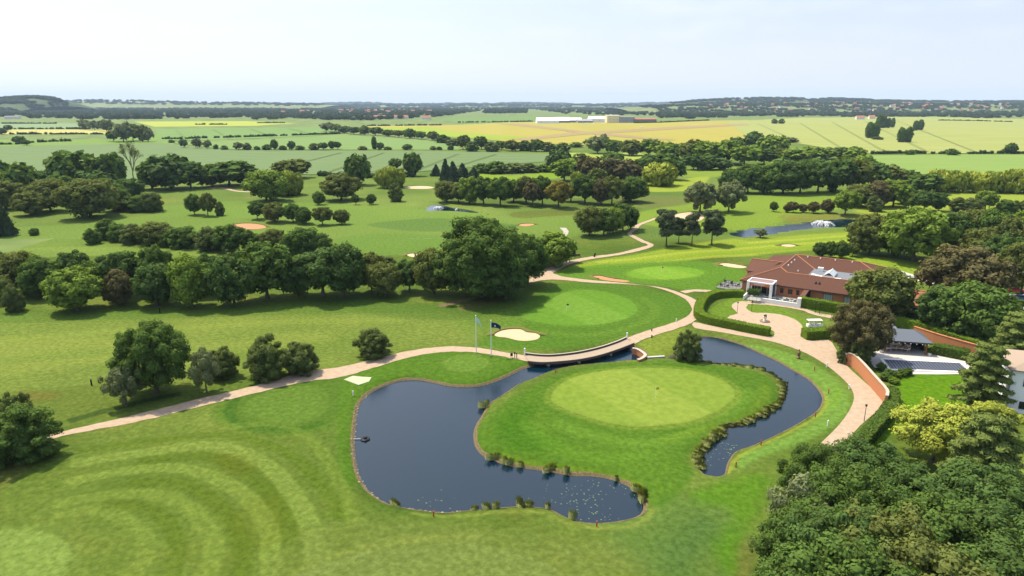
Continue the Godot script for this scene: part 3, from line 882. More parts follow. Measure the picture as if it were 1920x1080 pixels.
	["broadleaf_tree", "tree", "small tree in the broken line across the fields", "broken line of small trees across the fields", [["bush", -440.9, -897.6, 4.1, 8.3], ["broad", -379.4, -799.9, 9.7, 9.3], ["silver", -359.7, -790.4, 11.9, 11], ["silver", -344.1, -781, 10, 8.4], ["bush", -330.6, -771.9, 5.3, 6], ["bush", -317.4, -763, 4.6, 8.2], ["silver", -302.1, -763, 8.6, 10.6], ["bush", -292.7, -763, 7.5, 9.4], ["bush", -281.5, -763, 4, 7.1], ["bush", -270.9, -763, 5.8, 10.6], ["broad", -262.1, -763, 11.5, 8.2], ["bush", -252.7, -763, 4.6, 9.4], ["broad", -243.2, -763, 9.8, 8.2], ["bush", -233.8, -763, 4.6, 10.6], ["bush", -218.5, -763, 6.9, 11.8], ["broad", -207.9, -763, 8.1, 10.6], ["broad", -201.3, -771.9, 9.3, 7.1], ["broad", -194.8, -771.9, 8.7, 8.3], ["bush", -164.9, -763, 4, 10.6], ["poplar", -153.7, -771.9, 14, 6.6], ["broad", -145.5, -763, 8.1, 8.2], ["bush", -137.2, -763, 3.5, 9.4], ["broad", -115.4, -763, 6.3, 11.8], ["bush", -87.2, -763, 4, 7.1], ["bush", -80.1, -763, 3.5, 7.1], ["bush", -67.7, -763, 5.2, 7.1]]],
	["broadleaf_tree", "tree", "tree in the diagonal hedgerow between the fields", "diagonal hedgerow between the fields", [["silver", -340.3, -1275.8, 16.2, 21.5], ["broad_olive", -318.6, -1251.9, 14, 23], ["broad", -285.5, -1185.3, 12.4, 23.6], ["broad", -260, -1144.7, 12, 21.1], ["broad_olive", -238.4, -1125.4, 15.1, 17.3], ["broad", -217.5, -1106.7, 13.2, 22.1], ["broad", -190.9, -1071.1, 10.4, 19.7], ["broad_olive", -171.7, -1054.2, 10.3, 19.4], ["broad", -150.8, -1021.8, 13.8, 20.4], ["broad", -129.6, -991.4, 11.1, 16.8], ["broad_olive", -109.6, -962.7, 12.3, 16.3], ["bush", -88.5, -897.6, 10.1, 20.7], ["bush", -71.3, -840.6, 8.2, 18.1]]],
	["broadleaf_tree", "tree", "tree in the low belt below the airfield", "low belt between field and airfield", [["broad_olive", -54.8, -771.9, 15.7, 14.3], ["bush", -42.7, -737.4, 10, 14.8], ["broad", -34, -771.9, 14.5, 15.5], ["bush", -21.6, -737.4, 10, 15.9], ["broad", -11.8, -763, 9.8, 14.1], ["broad_olive", 0, -745.7, 11.8, 17.3], ["bush", 14.4, -745.7, 10.7, 16.1], ["broad", 25.6, -737.4, 12.8, 15.9], ["bush", 38.7, -737.4, 9.5, 17.1], ["bush", 54.1, -737.4, 8.9, 15.9], ["bush", 74.9, -809.7, 5.5, 16.2]]],
	["poplar_tree", "tree", "dark poplar in the pale barley field", "poplar clumps in the pale field", [["poplar", 525.3, -1021.8, 22.9, 12.6], ["poplar", 534, -1021.8, 22.1, 12.6], ["poplar", 758.7, -1440.4, 26.7, 15.4], ["poplar", 767.5, -1440.4, 25.6, 13.2], ["poplar", 777.4, -1440.4, 20.3, 9.9], ["poplar", 803.3, -1472, 19.7, 10.1], ["poplar", 510.6, -909.9, 19.1, 11.9], ["poplar", 519.7, -909.9, 19.8, 11.2], ["poplar", 753.5, -1300.6, 18.4, 11], ["poplar", 777.4, -1326.4, 19.7, 12.2]]],
	["shrub", "shrub", "small bush along the boundary of the pale field", "bushes along the pale field", [["bush", 653.8, -1738.7, 11.6, 15.9], ["bush", 671.1, -1738.7, 11.6, 15.9], ["bush", 365.6, -909.9, 6.2, 19.6], ["bush", 515.3, -976.8, 4.4, 15], ["bush", 399.1, -690.9, 4.7, 9.6], ["bush", 436.3, -683.7, 6.2, 11.6], ["broad", 509.5, -705.7, 10.7, 12]]],
	["broadleaf_tree", "tree", "dark tree at the upper left corner of the near wood, by the drive", "near wood at the lower right", [["broad", 37.1, -73.6, 10, 8.4]]],
	["broadleaf_tree", "tree", "dark tree of the near wood below the end of the driveway hedge", "near wood at the lower right", [["broad", 43.4, -72.9, 10.5, 12]]],
	["broadleaf_tree", "tree", "tree with pale silvery leaves on the left side of the near wood", "near wood at the lower right", [["silver", 32.5, -63.3, 12, 9.6]]],
	["broadleaf_tree", "tree", "dark tree on the left flank of the near wood", "near wood at the lower right", [["broad", 29.5, -59.2, 11, 9.6]]],
	["broadleaf_tree", "tree", "olive green tree in the middle of the near wood's back row", "near wood at the lower right", [["broad", 35.6, -61.9, 13, 12]]],
	["broadleaf_tree", "tree", "dark green tree of the near wood below the golden leafed tree", "near wood at the lower right", [["broad", 42, -63.9, 12, 13.2]]],
	["broadleaf_tree", "tree", "olive crown in the near wood, left of centre", "near wood at the lower right", [["broad", 30.6, -53.9, 13.5, 12]]],
	["broadleaf_tree", "tree", "olive crown in the near wood, at its centre", "near wood at the lower right", [["broad_olive", 34.7, -53.9, 14, 13.2]]],
	["broadleaf_tree", "tree", "blue green crown in the near wood, right of centre", "near wood at the lower right", [["broad", 41.7, -56.3, 13, 14.4]]],
	["broadleaf_tree", "tree", "dark tree of the near wood at the right edge", "near wood at the lower right", [["broad", 52.8, -63.9, 12, 14.4]]],
	["broadleaf_tree", "tree", "dark crown of the near wood in the lower right corner", "near wood at the lower right", [["broad", 46.2, -54.6, 13, 14.4]]],
	["broadleaf_tree", "tree", "olive tree of the near wood at its lower left end", "near wood at the lower right", [["broad", 26, -51, 12, 9.6]]],
	["broadleaf_tree", "tree", "olive crown at the bottom edge of the near wood", "near wood at the lower right", [["broad", 27.8, -46.8, 14.5, 14.4]]],
	["broadleaf_tree", "tree", "broad olive crown at the bottom edge, right of the first one", "near wood at the lower right", [["broad_olive", 34, -47.1, 14.5, 15.6]]],
	["broadleaf_tree", "tree", "dark crown cut off by the lower right corner", "near wood at the lower right", [["broad", 44.3, -47.9, 14, 14.4]]],
]

func make_sky(sun: Vector3) -> Texture2D:
	var w := 768
	var h := 384
	var data := PackedFloat32Array()
	data.resize(w * h * 3)
	var n := FastNoiseLite.new()
	n.seed = 4
	n.frequency = 1.0
	n.fractal_octaves = 5
	n.fractal_gain = 0.55
	for j in h:
		var el := PI * (0.5 - (j + 0.5) / h)
		var y := sin(el)
		var up := maxf(y, 0.0)
		var c0 := Vector3(0.455, 0.48, 0.56).lerp(Vector3(0.33, 0.405, 0.555), smoothstep(0.0, 0.17, up)).lerp(Vector3(0.19, 0.285, 0.43), pow(smoothstep(0.1, 0.9, up), 0.8))
		for i in w:
			var az := TAU * (i + 0.5) / w
			var d := Vector3(sin(az) * cos(el), y, -cos(az) * cos(el))
			var ang := acos(clampf(d.dot(sun), -1.0, 1.0))
			var glow := exp(-pow(ang / 0.70, 2.0) * 0.8) * 1.1
			var c := c0 + Vector3(1.0, 0.98, 0.95) * glow * (0.35 + 0.65 * smoothstep(-0.02, 0.06, y))
			if y > 0.0:
				var q := d / (y + 0.08)
				var s := n.get_noise_2d(q.x * 0.55 + 3.0, q.z * 1.4)
				s = smoothstep(0.02, 0.5, s) * smoothstep(0.03, 0.12, y) * 0.3
				c = c.lerp(Vector3(0.62, 0.63, 0.65), s)
			var k := (j * w + i) * 3
			data[k] = c.x
			data[k + 1] = c.y
			data[k + 2] = c.z
	return ImageTexture.create_from_image(Image.create_from_data(w, h, false, Image.FORMAT_RGBF, data.to_byte_array()))

func _ready() -> void:
	# camera
	var cam := Camera3D.new()
	cam.name = "camera"
	add_child(cam)
	cam.fov = 46.0
	cam.near = 0.5
	cam.far = 30000.0
	cam.position = Vector3(0, 50, 0)
	cam.rotation_degrees = Vector3(-15.257, 0, 0)
	cam.current = true
	# sky, sun, exposure, haze
	var az := deg_to_rad(-50.0)
	var el := deg_to_rad(63.0)
	var to_sun := Vector3(sin(az) * cos(el), sin(el), -cos(az) * cos(el))
	var env := Environment.new()
	env.background_mode = Environment.BG_SKY
	env.sky = Sky.new()
	var sm := PanoramaSkyMaterial.new()
	sm.panorama = make_sky(to_sun)
	env.sky.sky_material = sm
	env.tonemap_mode = Environment.TONE_MAPPER_LINEAR
	env.tonemap_exposure = 1.8
	env.fog_enabled = true
	env.fog_density = 0.00005
	env.fog_light_color = Color(0.78, 0.885, 1.0)
	env.sdfgi_enabled = true
	env.ssao_enabled = true
	env.ssil_enabled = true
	var we := WorldEnvironment.new()
	we.name = "environment"
	we.environment = env
	add_child(we)
	var sun := DirectionalLight3D.new()
	sun.name = "sun"
	add_child(sun)
	sun.look_at_from_position(to_sun * 100.0, Vector3.ZERO)
	sun.light_energy = 1.5
	sun.light_color = Color(1.0, 0.945, 0.83)
	sun.light_angular_distance = 0.6
	sun.shadow_enabled = true
	hill_noise.seed = 9
	hill_noise.frequency = 0.016
	hill_noise.fractal_octaves = 2
	make_kinds()
	make_ground()
	make_paths()
	make_greens()
	make_fields()
	make_far_country()
	var count := 0
	for t in TREES:
		var row: Array = t[4]
		for i in row.size():
			var label: String = t[2]
			if row.size() > 1:
				label += ", the rightmost one" if i == row.size() - 1 else ", %s from the left" % ORDINALS[i]
			plant(row[i][0], row[i][1], row[i][2], row[i][3], row[i][4], t[0], t[1], label, t[3], count)
			count += 1
	make_waterside()
	make_bridge()
	make_clubhouse()
	make_garden()
	make_details()

func add_pond(outline: Array) -> PackedVector2Array:
	var p := smooth(flat_points(outline), true, 3)
	pond_polys.append(p)
	var b := Rect2(p[0], Vector2.ZERO)
	for q in p:
		b = b.expand(q)
	pond_boxes.append(b.grow(4.0))
	return p

func make_ground() -> void:
	var main_pond := add_pond([-26.6, -108.2, -26, -113.3, -23.8, -117.1, -21.2, -119.4, -18, -119.9, -14.8, -118.6, -11.2, -116.9, -7.6, -116.6, -4.3, -118.1, -1, -121.5, 2.1, -125.3, 5.1, -127.8, 8.8, -131.4, 14.6, -134.5, 21.7, -137, 25.1, -137.7, 27, -136.7, 27.7, -134.5, 27.8, -132.3, 26.2, -130.2, 23.2, -129.9, 15.8, -128.1, 11.2, -126.7, 7.3, -124.2, 4.1, -120.7, 1.3, -118.1, -1.9, -112.8, -4, -109.5, -5.1, -104.6, -5.9, -101.3, -6.1, -97.6, -5.6, -94.1, -4.6, -91.7, -2.9, -90, -1, -88.6, 1, -87.8, 3.6, -87.2, 6.1, -86.4, 8.5, -85.6, 11.1, -85.5, 13.5, -84.8, 15.3, -83.6, 16.5, -82.1, 17.1, -79.9, 17.2, -78, 16.4, -76.2, 14.4, -75.1, 12.1, -74.5, 9.8, -74.4, 8.1, -74.9, 6.6, -75.9, 5.3, -77.1, 3.7, -77.8, 0.9, -78, -1.4, -77.7, -3.7, -77.3, -6, -77.1, -8.2, -76.6, -10.5, -76.9, -12.9, -77.4, -14.8, -78, -16.7, -78.9, -18.4, -80.5, -20.3, -82.9, -21.9, -86.4, -23.2, -90.4, -24.6, -95.8, -25.6, -101.3])
	var arm := add_pond([31.8, -131.7, 35.3, -133.8, 39.4, -139, 41.6, -143.9, 44.5, -144.6, 46.3, -143.9, 50, -139.4, 52.1, -134.5, 54.1, -129.6, 55.5, -124.2, 56.5, -119.9, 56.3, -115.7, 55.4, -111.7, 53.6, -108.4, 51.4, -105.7, 47.6, -102.3, 43.4, -98.9, 39.1, -95.8, 36.6, -94.1, 34.2, -92.8, 32.6, -90.9, 31.2, -88.4, 30.1, -85.9, 28.4, -85.4, 27.1, -86.4, 27.1, -88.9, 27.8, -91.5, 29.1, -93.6, 31.4, -95.8, 32.7, -97.6, 34.9, -101.1, 37.4, -101.7, 40.2, -103.2, 43.7, -106.3, 46.8, -109.5, 48.9, -113.3, 50.5, -117.6, 50.5, -122, 48.7, -124.7, 45.6, -126.1, 41.5, -127.5, 37.9, -129, 34.8, -129.6, 32.7, -130.8])
	var upper := add_pond([86.8, -266.6, 91.9, -274.8, 100.6, -280.9, 111.9, -287.3, 123.2, -292.6, 136.1, -300.9, 147.6, -305.2, 157.1, -303.8, 155.9, -295.3, 147.8, -286, 134.7, -282.2, 122.4, -279.7, 113.8, -274.8, 102.1, -266.6, 91.8, -261.1, 87.2, -261.1])
	var ditch := add_pond([-42.5, -332.2, -41.3, -344.7, -39.4, -352.3, -35, -346.6, -29.5, -339.3, -24.4, -335.7, -18.2, -328.8, -14, -322.2, -17.8, -320.6, -23.7, -325.5, -31, -327.1, -37.5, -327.1, -41.4, -327.1])
	# turf colours: rough, fairways, mown bands, worn and dry patches
	base_turf(0, 1700, Color(0.251, 0.334, 0.123), Color(0.418, 0.465, 0.226), Color(0.482, 0.476, 0.237), 21)
	base_turf(1, 1500, Color(0.3, 0.387, 0.183), Color(0.45, 0.506, 0.262), Color(0.538, 0.527, 0.285), 22)
	# far side fairways and roughs
	turf([-209.9, -274.7, -182.6, -287.4, -157.7, -316.5, -100.5, -287.4, -59.4, -287.4, -14.3, -301.3, 30, -316.5, 27.3, -263, -11.2, -233.1, -47, -224.5, -59.9, -233.1, -113.3, -263, -145.9, -233.1, -168.4, -233.1, -176.4, -228.7], Color(0.407, 0.488, 0.232), 3.0, 0.6)
	turf([-179.6, -233.1, -150.3, -240.4, -98.2, -226.2, -68.6, -212.7, -94.5, -209, -137.2, -224.5, -170.4, -220.4], Color(0.43, 0.5, 0.244), 2.0, 0.7)
	turf([-173.6, -333.3, -139.5, -361.9, -70.2, -342.3, -15.4, -324.7, -19.1, -301.3, -71.5, -280.9, -108.9, -298.4, -154, -308.7], Color(0.393, 0.488, 0.226), 3.0, 0.7)
	turf([-62.2, -290.1, -31, -301.3, 0, -287.4, -4.4, -274.7, -43.4, -272.3], Color(0.309, 0.41, 0.212), 2.0, 0.7)
	turf([-65.8, -257.6, -29.4, -263, -18.7, -233.1, -36.1, -224.5, -56.1, -233.1], Color(0.344, 0.453, 0.202), 2.5, 0.6)
	turf([0, -485.2, 32.6, -524.5, 37.8, -485.2, 14.3, -457.7, -29.2, -467.6, -24.1, -516.1], Color(0.462, 0.552, 0.17), 3.0, 0.8)
	turf([81.8, -436, 116, -464.3, 140, -485.2, 108.8, -408.2, 78.5, -400.5], Color(0.542, 0.584, 0.224), 3.0, 0.9)
	turf([134.7, -533.1, 179.9, -551.2, 166.9, -504.1, 138, -478, 121.1, -485.2], Color(0.462, 0.529, 0.204), 3.0, 0.8)
	turf([125.9, -372.5, 184, -390.7, 172.8, -342.3, 133.9, -313.3, 107.2, -280.9, 85.3, -274.7, 54.8, -287.4, 64.1, -324.7], Color(0.45, 0.529, 0.198), 4.0, 0.8)
	turf([164.2, -324.7, 245.3, -390.7, 294.4, -390.7, 259.1, -342.3, 200.3, -316.5], Color(0.542, 0.584, 0.235), 4.0, 0.8)
	turf([78.6, -252.3, 113.3, -263, 143.1, -272.3, 124.2, -242.3, 108.5, -233.1, 79.5, -224.5, 50.6, -216.5, 21.6, -205.4, 13, -200.6, 24.3, -214.9, 44.1, -228.7], Color(0.493, 0.552, 0.188), 3.0, 0.9)
	stroke([27.7, -214.9, 52.7, -226.2, 83.5, -236.7, 126.1, -250.2], 3.2, Color(0.579, 0.602, 0.259), 1.0, 0.6)
	stroke([25.3, -209, 51.3, -219.6, 81.2, -229.6, 114.7, -238.5], 3.0, Color(0.413, 0.511, 0.163), 1.0, 0.6)
	stroke([33.8, -221.2, 63.6, -233.1, 95.8, -244.3, 131.6, -257.6], 3.0, Color(0.419, 0.517, 0.163), 1.0, 0.5)
	stroke([46.8, -214.9, 65.9, -221.2, 83.7, -226.2], 3.0, Color(0.573, 0.596, 0.247), 1.2, 0.5)
	stroke([86.7, -246.2, 113.8, -254.4, 139.6, -265.3], 3.2, Color(0.585, 0.608, 0.271), 1.0, 0.6)
	turf([108.3, -224.5, 121.9, -222.8, 135.1, -209, 126.4, -192.2, 113.8, -189.2, 111.2, -201.9, 109.2, -214.9], Color(0.488, 0.564, 0.194), 3.0, 0.9)
	turf([12.9, -198.6, 23.6, -209, 50.6, -216.5, 64.1, -214.9, 71.1, -201.9, 63.5, -183.3, 50.1, -180.5, 36.9, -189.2, 18.9, -194.1], Color(0.321, 0.458, 0.15), 3.0, 0.8)
	# long fairway under the tree row
	turf([-129.9, -154.3, -99.7, -159.4, -71.9, -162, -43.8, -166.7, -18.7, -163, -10.2, -154.3, -7, -139.2, -22.2, -132.7, -31.3, -123.9, -45, -121.2, -65.9, -118, -82.2, -112.5, -94.9, -109.1], Color(0.435, 0.483, 0.238), 5.0, 0.6)
	turf([-118.3, -139.2, -95.6, -142, -64.9, -139.2, -48.3, -145.7, -37.8, -142, -47.1, -134.3, -71.4, -129, -87.6, -123.9, -103.2, -119.8], Color(0.467, 0.5, 0.244), 5.0, 0.5)
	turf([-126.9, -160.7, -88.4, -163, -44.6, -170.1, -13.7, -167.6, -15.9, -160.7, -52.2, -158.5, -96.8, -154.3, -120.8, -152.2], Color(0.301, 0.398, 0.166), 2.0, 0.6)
	stroke([-115.9, -139.2, -91.8, -145.7, -57.9, -152.2, -25.5, -154.3], 4.0, Color(0.461, 0.512, 0.239), 2.5, 0.4)
	stroke([-106.4, -126.7, -84.3, -132.7, -58.6, -132.1, -37.1, -139.2], 4.5, Color(0.369, 0.442, 0.19), 2.5, 0.4)
	turf([-91, -111.3, -81.7, -114.6, -67.9, -118, -59.7, -111.3, -63.8, -104.8, -71.7, -98.9, -79.9, -100.8, -82, -98.9], Color(0.343, 0.393, 0.172), 3.0, 0.8)
	turf([-88.9, -112.5, -82.2, -112.5, -79.8, -110.2, -83.4, -108.6], Color(0.38, 0.351, 0.172), 2.0, 0.6)
	turf([-76.1, -88.8, -69.1, -87.6, -68.2, -83, -69.9, -80.4], Color(0.392, 0.351, 0.225), 2.0, 0.7)
	stroke([-72.1, -100.8, -68.3, -104.8, -64, -108.6, -59, -111.8], 2.0, Color(0.185, 0.262, 0.116), 0.7, 0.7)
	# surrounds of the middle green
	turf([-7, -139.2, -2.5, -154.3, 5.6, -172.6, 15.3, -188, 27.5, -188, 39.8, -180.5, 45.9, -172.6, 44.3, -160.7, 37.7, -152.2, 27.6, -144.6, 13.6, -135.9, 2.2, -134.3, -6.8, -136.6], Color(0.284, 0.409, 0.137), 2.5, 0.85)
	turf([-12.7, -154.3, -7.9, -160.7, 0, -163, 3.1, -150.2, -3.6, -144.6, -9.6, -144.6], Color(0.364, 0.453, 0.196), 3.0, 0.6)
	stroke([6.1, -146.4, 14.3, -143.5, 23, -145.7, 31.7, -153.5, 36.3, -163.9, 34.3, -174.6], 2.6, Color(0.37, 0.465, 0.179), 1.4, 0.45)
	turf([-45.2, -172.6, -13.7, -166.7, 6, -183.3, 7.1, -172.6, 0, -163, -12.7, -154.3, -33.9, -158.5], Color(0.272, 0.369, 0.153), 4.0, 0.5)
	# bank and green peninsula
	turf([-4.8, -100.8, 0, -110.2, 8.1, -119.8, 19, -125.8, 31, -127.3, 43.8, -123.9, 48.6, -118.5, 47.1, -110.2, 40.6, -102.8, 32.9, -98.9, 26, -90.4, 25.3, -84.4, 19.2, -76.6, 17.2, -81, 12.6, -84.4, 3, -86.6, -3.1, -89.1, -5.3, -94.5], Color(0.272, 0.398, 0.113), 1.5, 0.8)
	turf([-2.6, -98.9, 0, -104.8, 3.7, -106.9, 2.6, -98.9, 7.3, -93.6, 3.2, -91.2, -0.8, -92.8], Color(0.197, 0.351, 0.077), 3.0, 0.5)
	stroke([-2.4, -90.4, 3.8, -87.6, 12, -85.5, 17.5, -82.3], 1.6, Color(0.387, 0.465, 0.139), 0.9, 0.6)
	stroke([6.9, -100.8, 12.5, -96.2, 19.5, -93.6, 27.5, -96.2, 36.5, -103.8, 42.9, -113.6], 3.0, Color(0.359, 0.476, 0.179), 1.8, 0.55)
	stroke([2.2, -100.8, 6.5, -92.8, 13.2, -88.8, 21.3, -90.4], 3.0, Color(0.333, 0.459, 0.15), 2.0, 0.5)
	turf([22, -93.6, 32.4, -98.9, 41.3, -104.8, 46.4, -112.5, 46.2, -116, 39.5, -104.8, 31, -99.9], Color(0.392, 0.465, 0.15), 1.5, 0.5)
	# left of the pond, tee and apron
	turf([-31.3, -123.9, -25.8, -128.1, -17.8, -132.7, -9, -134.3, 0, -130.2, 2.7, -126.7, -1, -119.8, -7.8, -115.5, -15.9, -117.3, -22, -118, -25.8, -112.5, -27, -106.9, -24.8, -93.6, -21.4, -83, -24.1, -85.8, -29.1, -102.8, -31.5, -116], Color(0.284, 0.409, 0.119), 1.5, 0.8)
	turf([-49.9, -103.8, -49.3, -111.3, -43.7, -117.3, -34.4, -119.8, -31.5, -116, -28.6, -100.8, -33.3, -96.2, -42.8, -97.1], Color(0.266, 0.38, 0.124), 2.5, 0.7)
	stroke([-48.4, -110.2, -47.2, -103.8, -41.8, -98.9, -34.7, -97.8, -30.4, -100.8], 1.6, Color(0.203, 0.322, 0.117), 0.8, 0.6)
	# foreground fairway with mown rings
	turf([-73.1, -79.1, -66.8, -88.8, -56.4, -98.9, -43.5, -98.9, -33.1, -95.4, -23.5, -83, -17.6, -75.5, -4, -73.8, 9, -71, 19.1, -73.2, 19.4, -61.7, -53.5, -54.2], Color(0.337, 0.398, 0.166), 3.0, 0.45)
	stroke([-63.5, -87.3, -55.2, -90.4, -45.2, -92.8, -35.2, -87.3, -27.8, -77.8, -23.5, -70, -20.8, -62.5], 2.7, Color(0.436, 0.494, 0.244), 0.55, 0.61)
	stroke([-61.1, -82.3, -53.6, -85.8, -45.3, -85.8, -36.4, -80.4, -30.3, -73.2, -27.2, -66.1, -26, -60.9], 2.5, Color(0.424, 0.483, 0.226), 0.55, 0.61)
	stroke([-59.3, -77.2, -52.4, -79.7, -45.7, -79.1, -39.6, -74.9, -35.5, -70, -33.8, -65.2, -33.3, -60.9], 2.5, Color(0.412, 0.471, 0.214), 0.55, 0.55)
	stroke([-57.7, -74.9, -52.4, -76, -47.7, -73.8, -44, -70.5, -41.9, -67, -41.6, -62.5], 2.2, Color(0.407, 0.465, 0.214), 0.55, 0.55)
	stroke([-64.4, -91.2, -54.1, -94.5, -45, -96.2, -33.1, -90.4, -23.9, -79.1, -19.7, -70, -18.5, -62.5], 2.0, Color(0.271, 0.352, 0.083), 0.55, 0.38)
	stroke([-54, -88.1, -44.6, -89.6, -36.4, -84.4, -29.1, -75.5, -25.4, -68, -23.7, -61.7], 2.2, Color(0.277, 0.346, 0.089), 0.55, 0.49)
	stroke([-52.4, -82.3, -45.1, -82.3, -37.9, -77.2, -32.8, -71, -30.2, -65.2, -29.7, -60.9], 2.2, Color(0.282, 0.352, 0.095), 0.55, 0.49)
	stroke([-52.6, -77.6, -46.6, -76.6, -41.9, -72.7, -38.7, -68, -37.4, -63.4], 2.0, Color(0.288, 0.352, 0.101), 0.55, 0.46)
	stroke([-46.1, -98.9, -37.9, -99.9, -30.1, -93.6, -23.1, -81.7, -19, -72.7], 1.9, Color(0.412, 0.477, 0.203), 0.55, 0.44)
	turf([-43.5, -88.8, -40.2, -90.4, -36.2, -85.8, -39.4, -84.4], Color(0.345, 0.321, 0.076), 2.0, 0.2)
	turf([-35.8, -75.5, -30.9, -79.1, -27.3, -72.1, -30.3, -68], Color(0.351, 0.339, 0.076), 3.0, 0.15)
	turf([-25.7, -71, -17.3, -74.3, -3.9, -72.7, 7.6, -70, 14, -70, 14, -63.4, -23.5, -60.1], Color(0.375, 0.422, 0.213), 3.0, 0.6)
	stroke([-23.5, -63.8, -18.5, -67.5, -12.7, -70, -3.8, -70.2], 2.0, Color(0.429, 0.465, 0.243), 1.0, 0.5)
	stroke([-19.8, -63, -13.5, -67, -6.2, -68.2], 2.0, Color(0.309, 0.369, 0.171), 1.0, 0.45)
	turf([-25.1, -61.7, -23.6, -64.1, -19, -67, -12.5, -68.8, -3.8, -69.2, 2.4, -67, 5.9, -63.6, 7.3, -60.9], Color(0.386, 0.436, 0.237), 0.4, 0.7)
	turf([11.1, -72.7, 18.7, -77.8, 24.2, -80.4, 28.1, -79.1, 28.6, -72.1, 25.1, -63.4, 20.9, -60.9, 17, -60.9, 14.3, -65.2], Color(0.272, 0.386, 0.2), 4.0, 0.45)
	turf([23.2, -79.1, 29.3, -83, 35.7, -84.4, 31.1, -75.5, 27.6, -71, 26.3, -65.2, 24, -63.4, 23.8, -69, 28.4, -75.5], Color(0.284, 0.435, 0.097), 3.0, 0.7)
	turf([17.8, -70, 25, -75.5, 24.4, -71, 19.7, -65.2, 16.9, -63.4], Color(0.223, 0.34, 0.199), 4.0, 0.36)
	turf([26.6, -69, 29.2, -70, 26.3, -63.4, 24.3, -62.5], Color(0.404, 0.357, 0.225), 1.5, 0.5)
	# strip between the arm and the drive
	turf([42.1, -144.9, 51, -139.2, 57.5, -132.1, 60.5, -123.9, 60.3, -113.6, 57.3, -105.8, 51.2, -98.9, 43.9, -93.6, 35.7, -88.8, 31.7, -85.8, 33.9, -90.4, 39.1, -93.6, 48.6, -100.8, 54.7, -109.1, 56.6, -117.3, 54.1, -129, 48.7, -139.2, 42.7, -142.7], Color(0.382, 0.494, 0.226), 1.5, 0.9)
	stroke([49.8, -139, 53, -131.9, 55.9, -122.7, 56.3, -115, 55, -109.5, 50.9, -103.6, 44, -97.9, 36.4, -92.4, 32.5, -89.2, 30.5, -85.8], 0.8, Color(0.583, 0.568, 0.225), 0.5, 0.45)
	stroke([18.2, -76.7, 15.5, -73.2, 11.1, -72.5, 6.6, -73.6, 3.4, -75.8, -1.4, -75.8, -7.4, -74.9, -12.9, -75.6], 1.0, Color(0.461, 0.483, 0.238), 0.6, 0.5)
	turf([27.8, -139.2, 38.1, -148.3, 41.3, -146.4, 37.4, -135.9, 31.4, -131.5, 28.2, -132.1], Color(0.429, 0.477, 0.197), 1.5, 0.8)
	# gardens
	turf([70.9, -119.8, 75.6, -121.2, 85.9, -119.6, 84.3, -111.3, 71.7, -98.9, 63.2, -98.9, 56.1, -93.6, 49.8, -87.3, 49.7, -88.8, 60.8, -100.8, 69.2, -111.3], Color(0.321, 0.458, 0.08), 0.8, 0.9)
	for k in 9:
		stroke([49.0 + k * 3.0, -109.0 + k * 1.0, 53.0 + k * 3.4, -117.0 + k * 1.0], 1.3, Color(0.387, 0.511, 0.122), 0.5, 0.3)
	turf([57.9, -172.6, 63.5, -176.7, 68.7, -160.7, 69.6, -150.2, 61.7, -142.7, 54, -148.3, 49.9, -155.1, 49.6, -163], Color(0.37, 0.465, 0.162), 0.6, 0.8)
	turf([73.4, -172.6, 101.7, -167.6, 104.4, -154.3, 94.2, -154.3, 81.5, -154.3, 73.1, -158.5], Color(0.32, 0.381, 0.194), 1.0, 0.7)
	# worn soil under the oak
	turf([-14.2, -165.3, -8.4, -171.6, -4.3, -174.6, -1.4, -171.6, -6.8, -165.3, -12, -161.6], Color(0.434, 0.368, 0.261), 1.0, 0.5)
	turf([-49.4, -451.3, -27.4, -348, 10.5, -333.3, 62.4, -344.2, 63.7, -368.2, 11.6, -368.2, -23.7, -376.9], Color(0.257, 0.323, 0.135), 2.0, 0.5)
	turf([0, -319.7, 26, -329.8, 58.5, -336.8, 61.9, -326.4, 29.8, -313.3, 4.8, -304.2], Color(0.337, 0.352, 0.171), 1.5, 0.6)
	turf([55, -368.2, 86.9, -381.4, 95.2, -355.8, 79.7, -336.8, 61.8, -340.5], Color(0.391, 0.405, 0.236), 2.0, 0.7)
	turf([126.5, -313.3, 165.2, -316.5, 163.9, -304.2, 143.3, -301.3, 120.9, -292.8], Color(0.443, 0.434, 0.207), 1.5, 0.7)
	turf([86, -256.5, 110, -265.3, 131.2, -274.7, 137.6, -269.9, 113.3, -263, 92, -250.2], Color(0.401, 0.454, 0.197), 1.5, 0.6)
	var fine := noise_tex(1024, 0.016, 71, Color(0.66, 0.70, 0.60), Color(1.0, 1.0, 0.97), 8, 0.68)
	ground_a = ground_material(0)
	ground_b = ground_material(1)
	ground_a.detail_albedo = fine
	ground_b.detail_albedo = fine
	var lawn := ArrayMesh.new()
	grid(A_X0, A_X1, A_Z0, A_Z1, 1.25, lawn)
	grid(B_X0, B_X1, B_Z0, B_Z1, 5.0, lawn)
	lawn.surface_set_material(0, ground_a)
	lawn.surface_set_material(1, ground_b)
	# the land beyond, out to the horizon
	var wide := MB.new()
	var far := 14500.0
	for q in [[-far, -far, far, B_Z0], [-far, B_Z0, B_X0, 400.0], [B_X1, B_Z0, far, 400.0], [B_X0, A_Z1, B_X1, 400.0], [B_X0, B_Z1, A_X0, A_Z1], [A_X1, B_Z1, B_X1, A_Z1]]:
		wide.quad(Vector3(q[0], -0.05, q[1]), Vector3(q[2], -0.05, q[1]), Vector3(q[2], -0.05, q[3]), Vector3(q[0], -0.05, q[3]), Vector3.UP)
	var far_mat := textured("far_land", Color.WHITE, noise_tex(256, 0.02, 72, Color(0.257, 0.34, 0.164), Color(0.406, 0.448, 0.226)), Vector3(0.004, 0.004, 0.004))
	var a := []
	a.resize(Mesh.ARRAY_MAX)
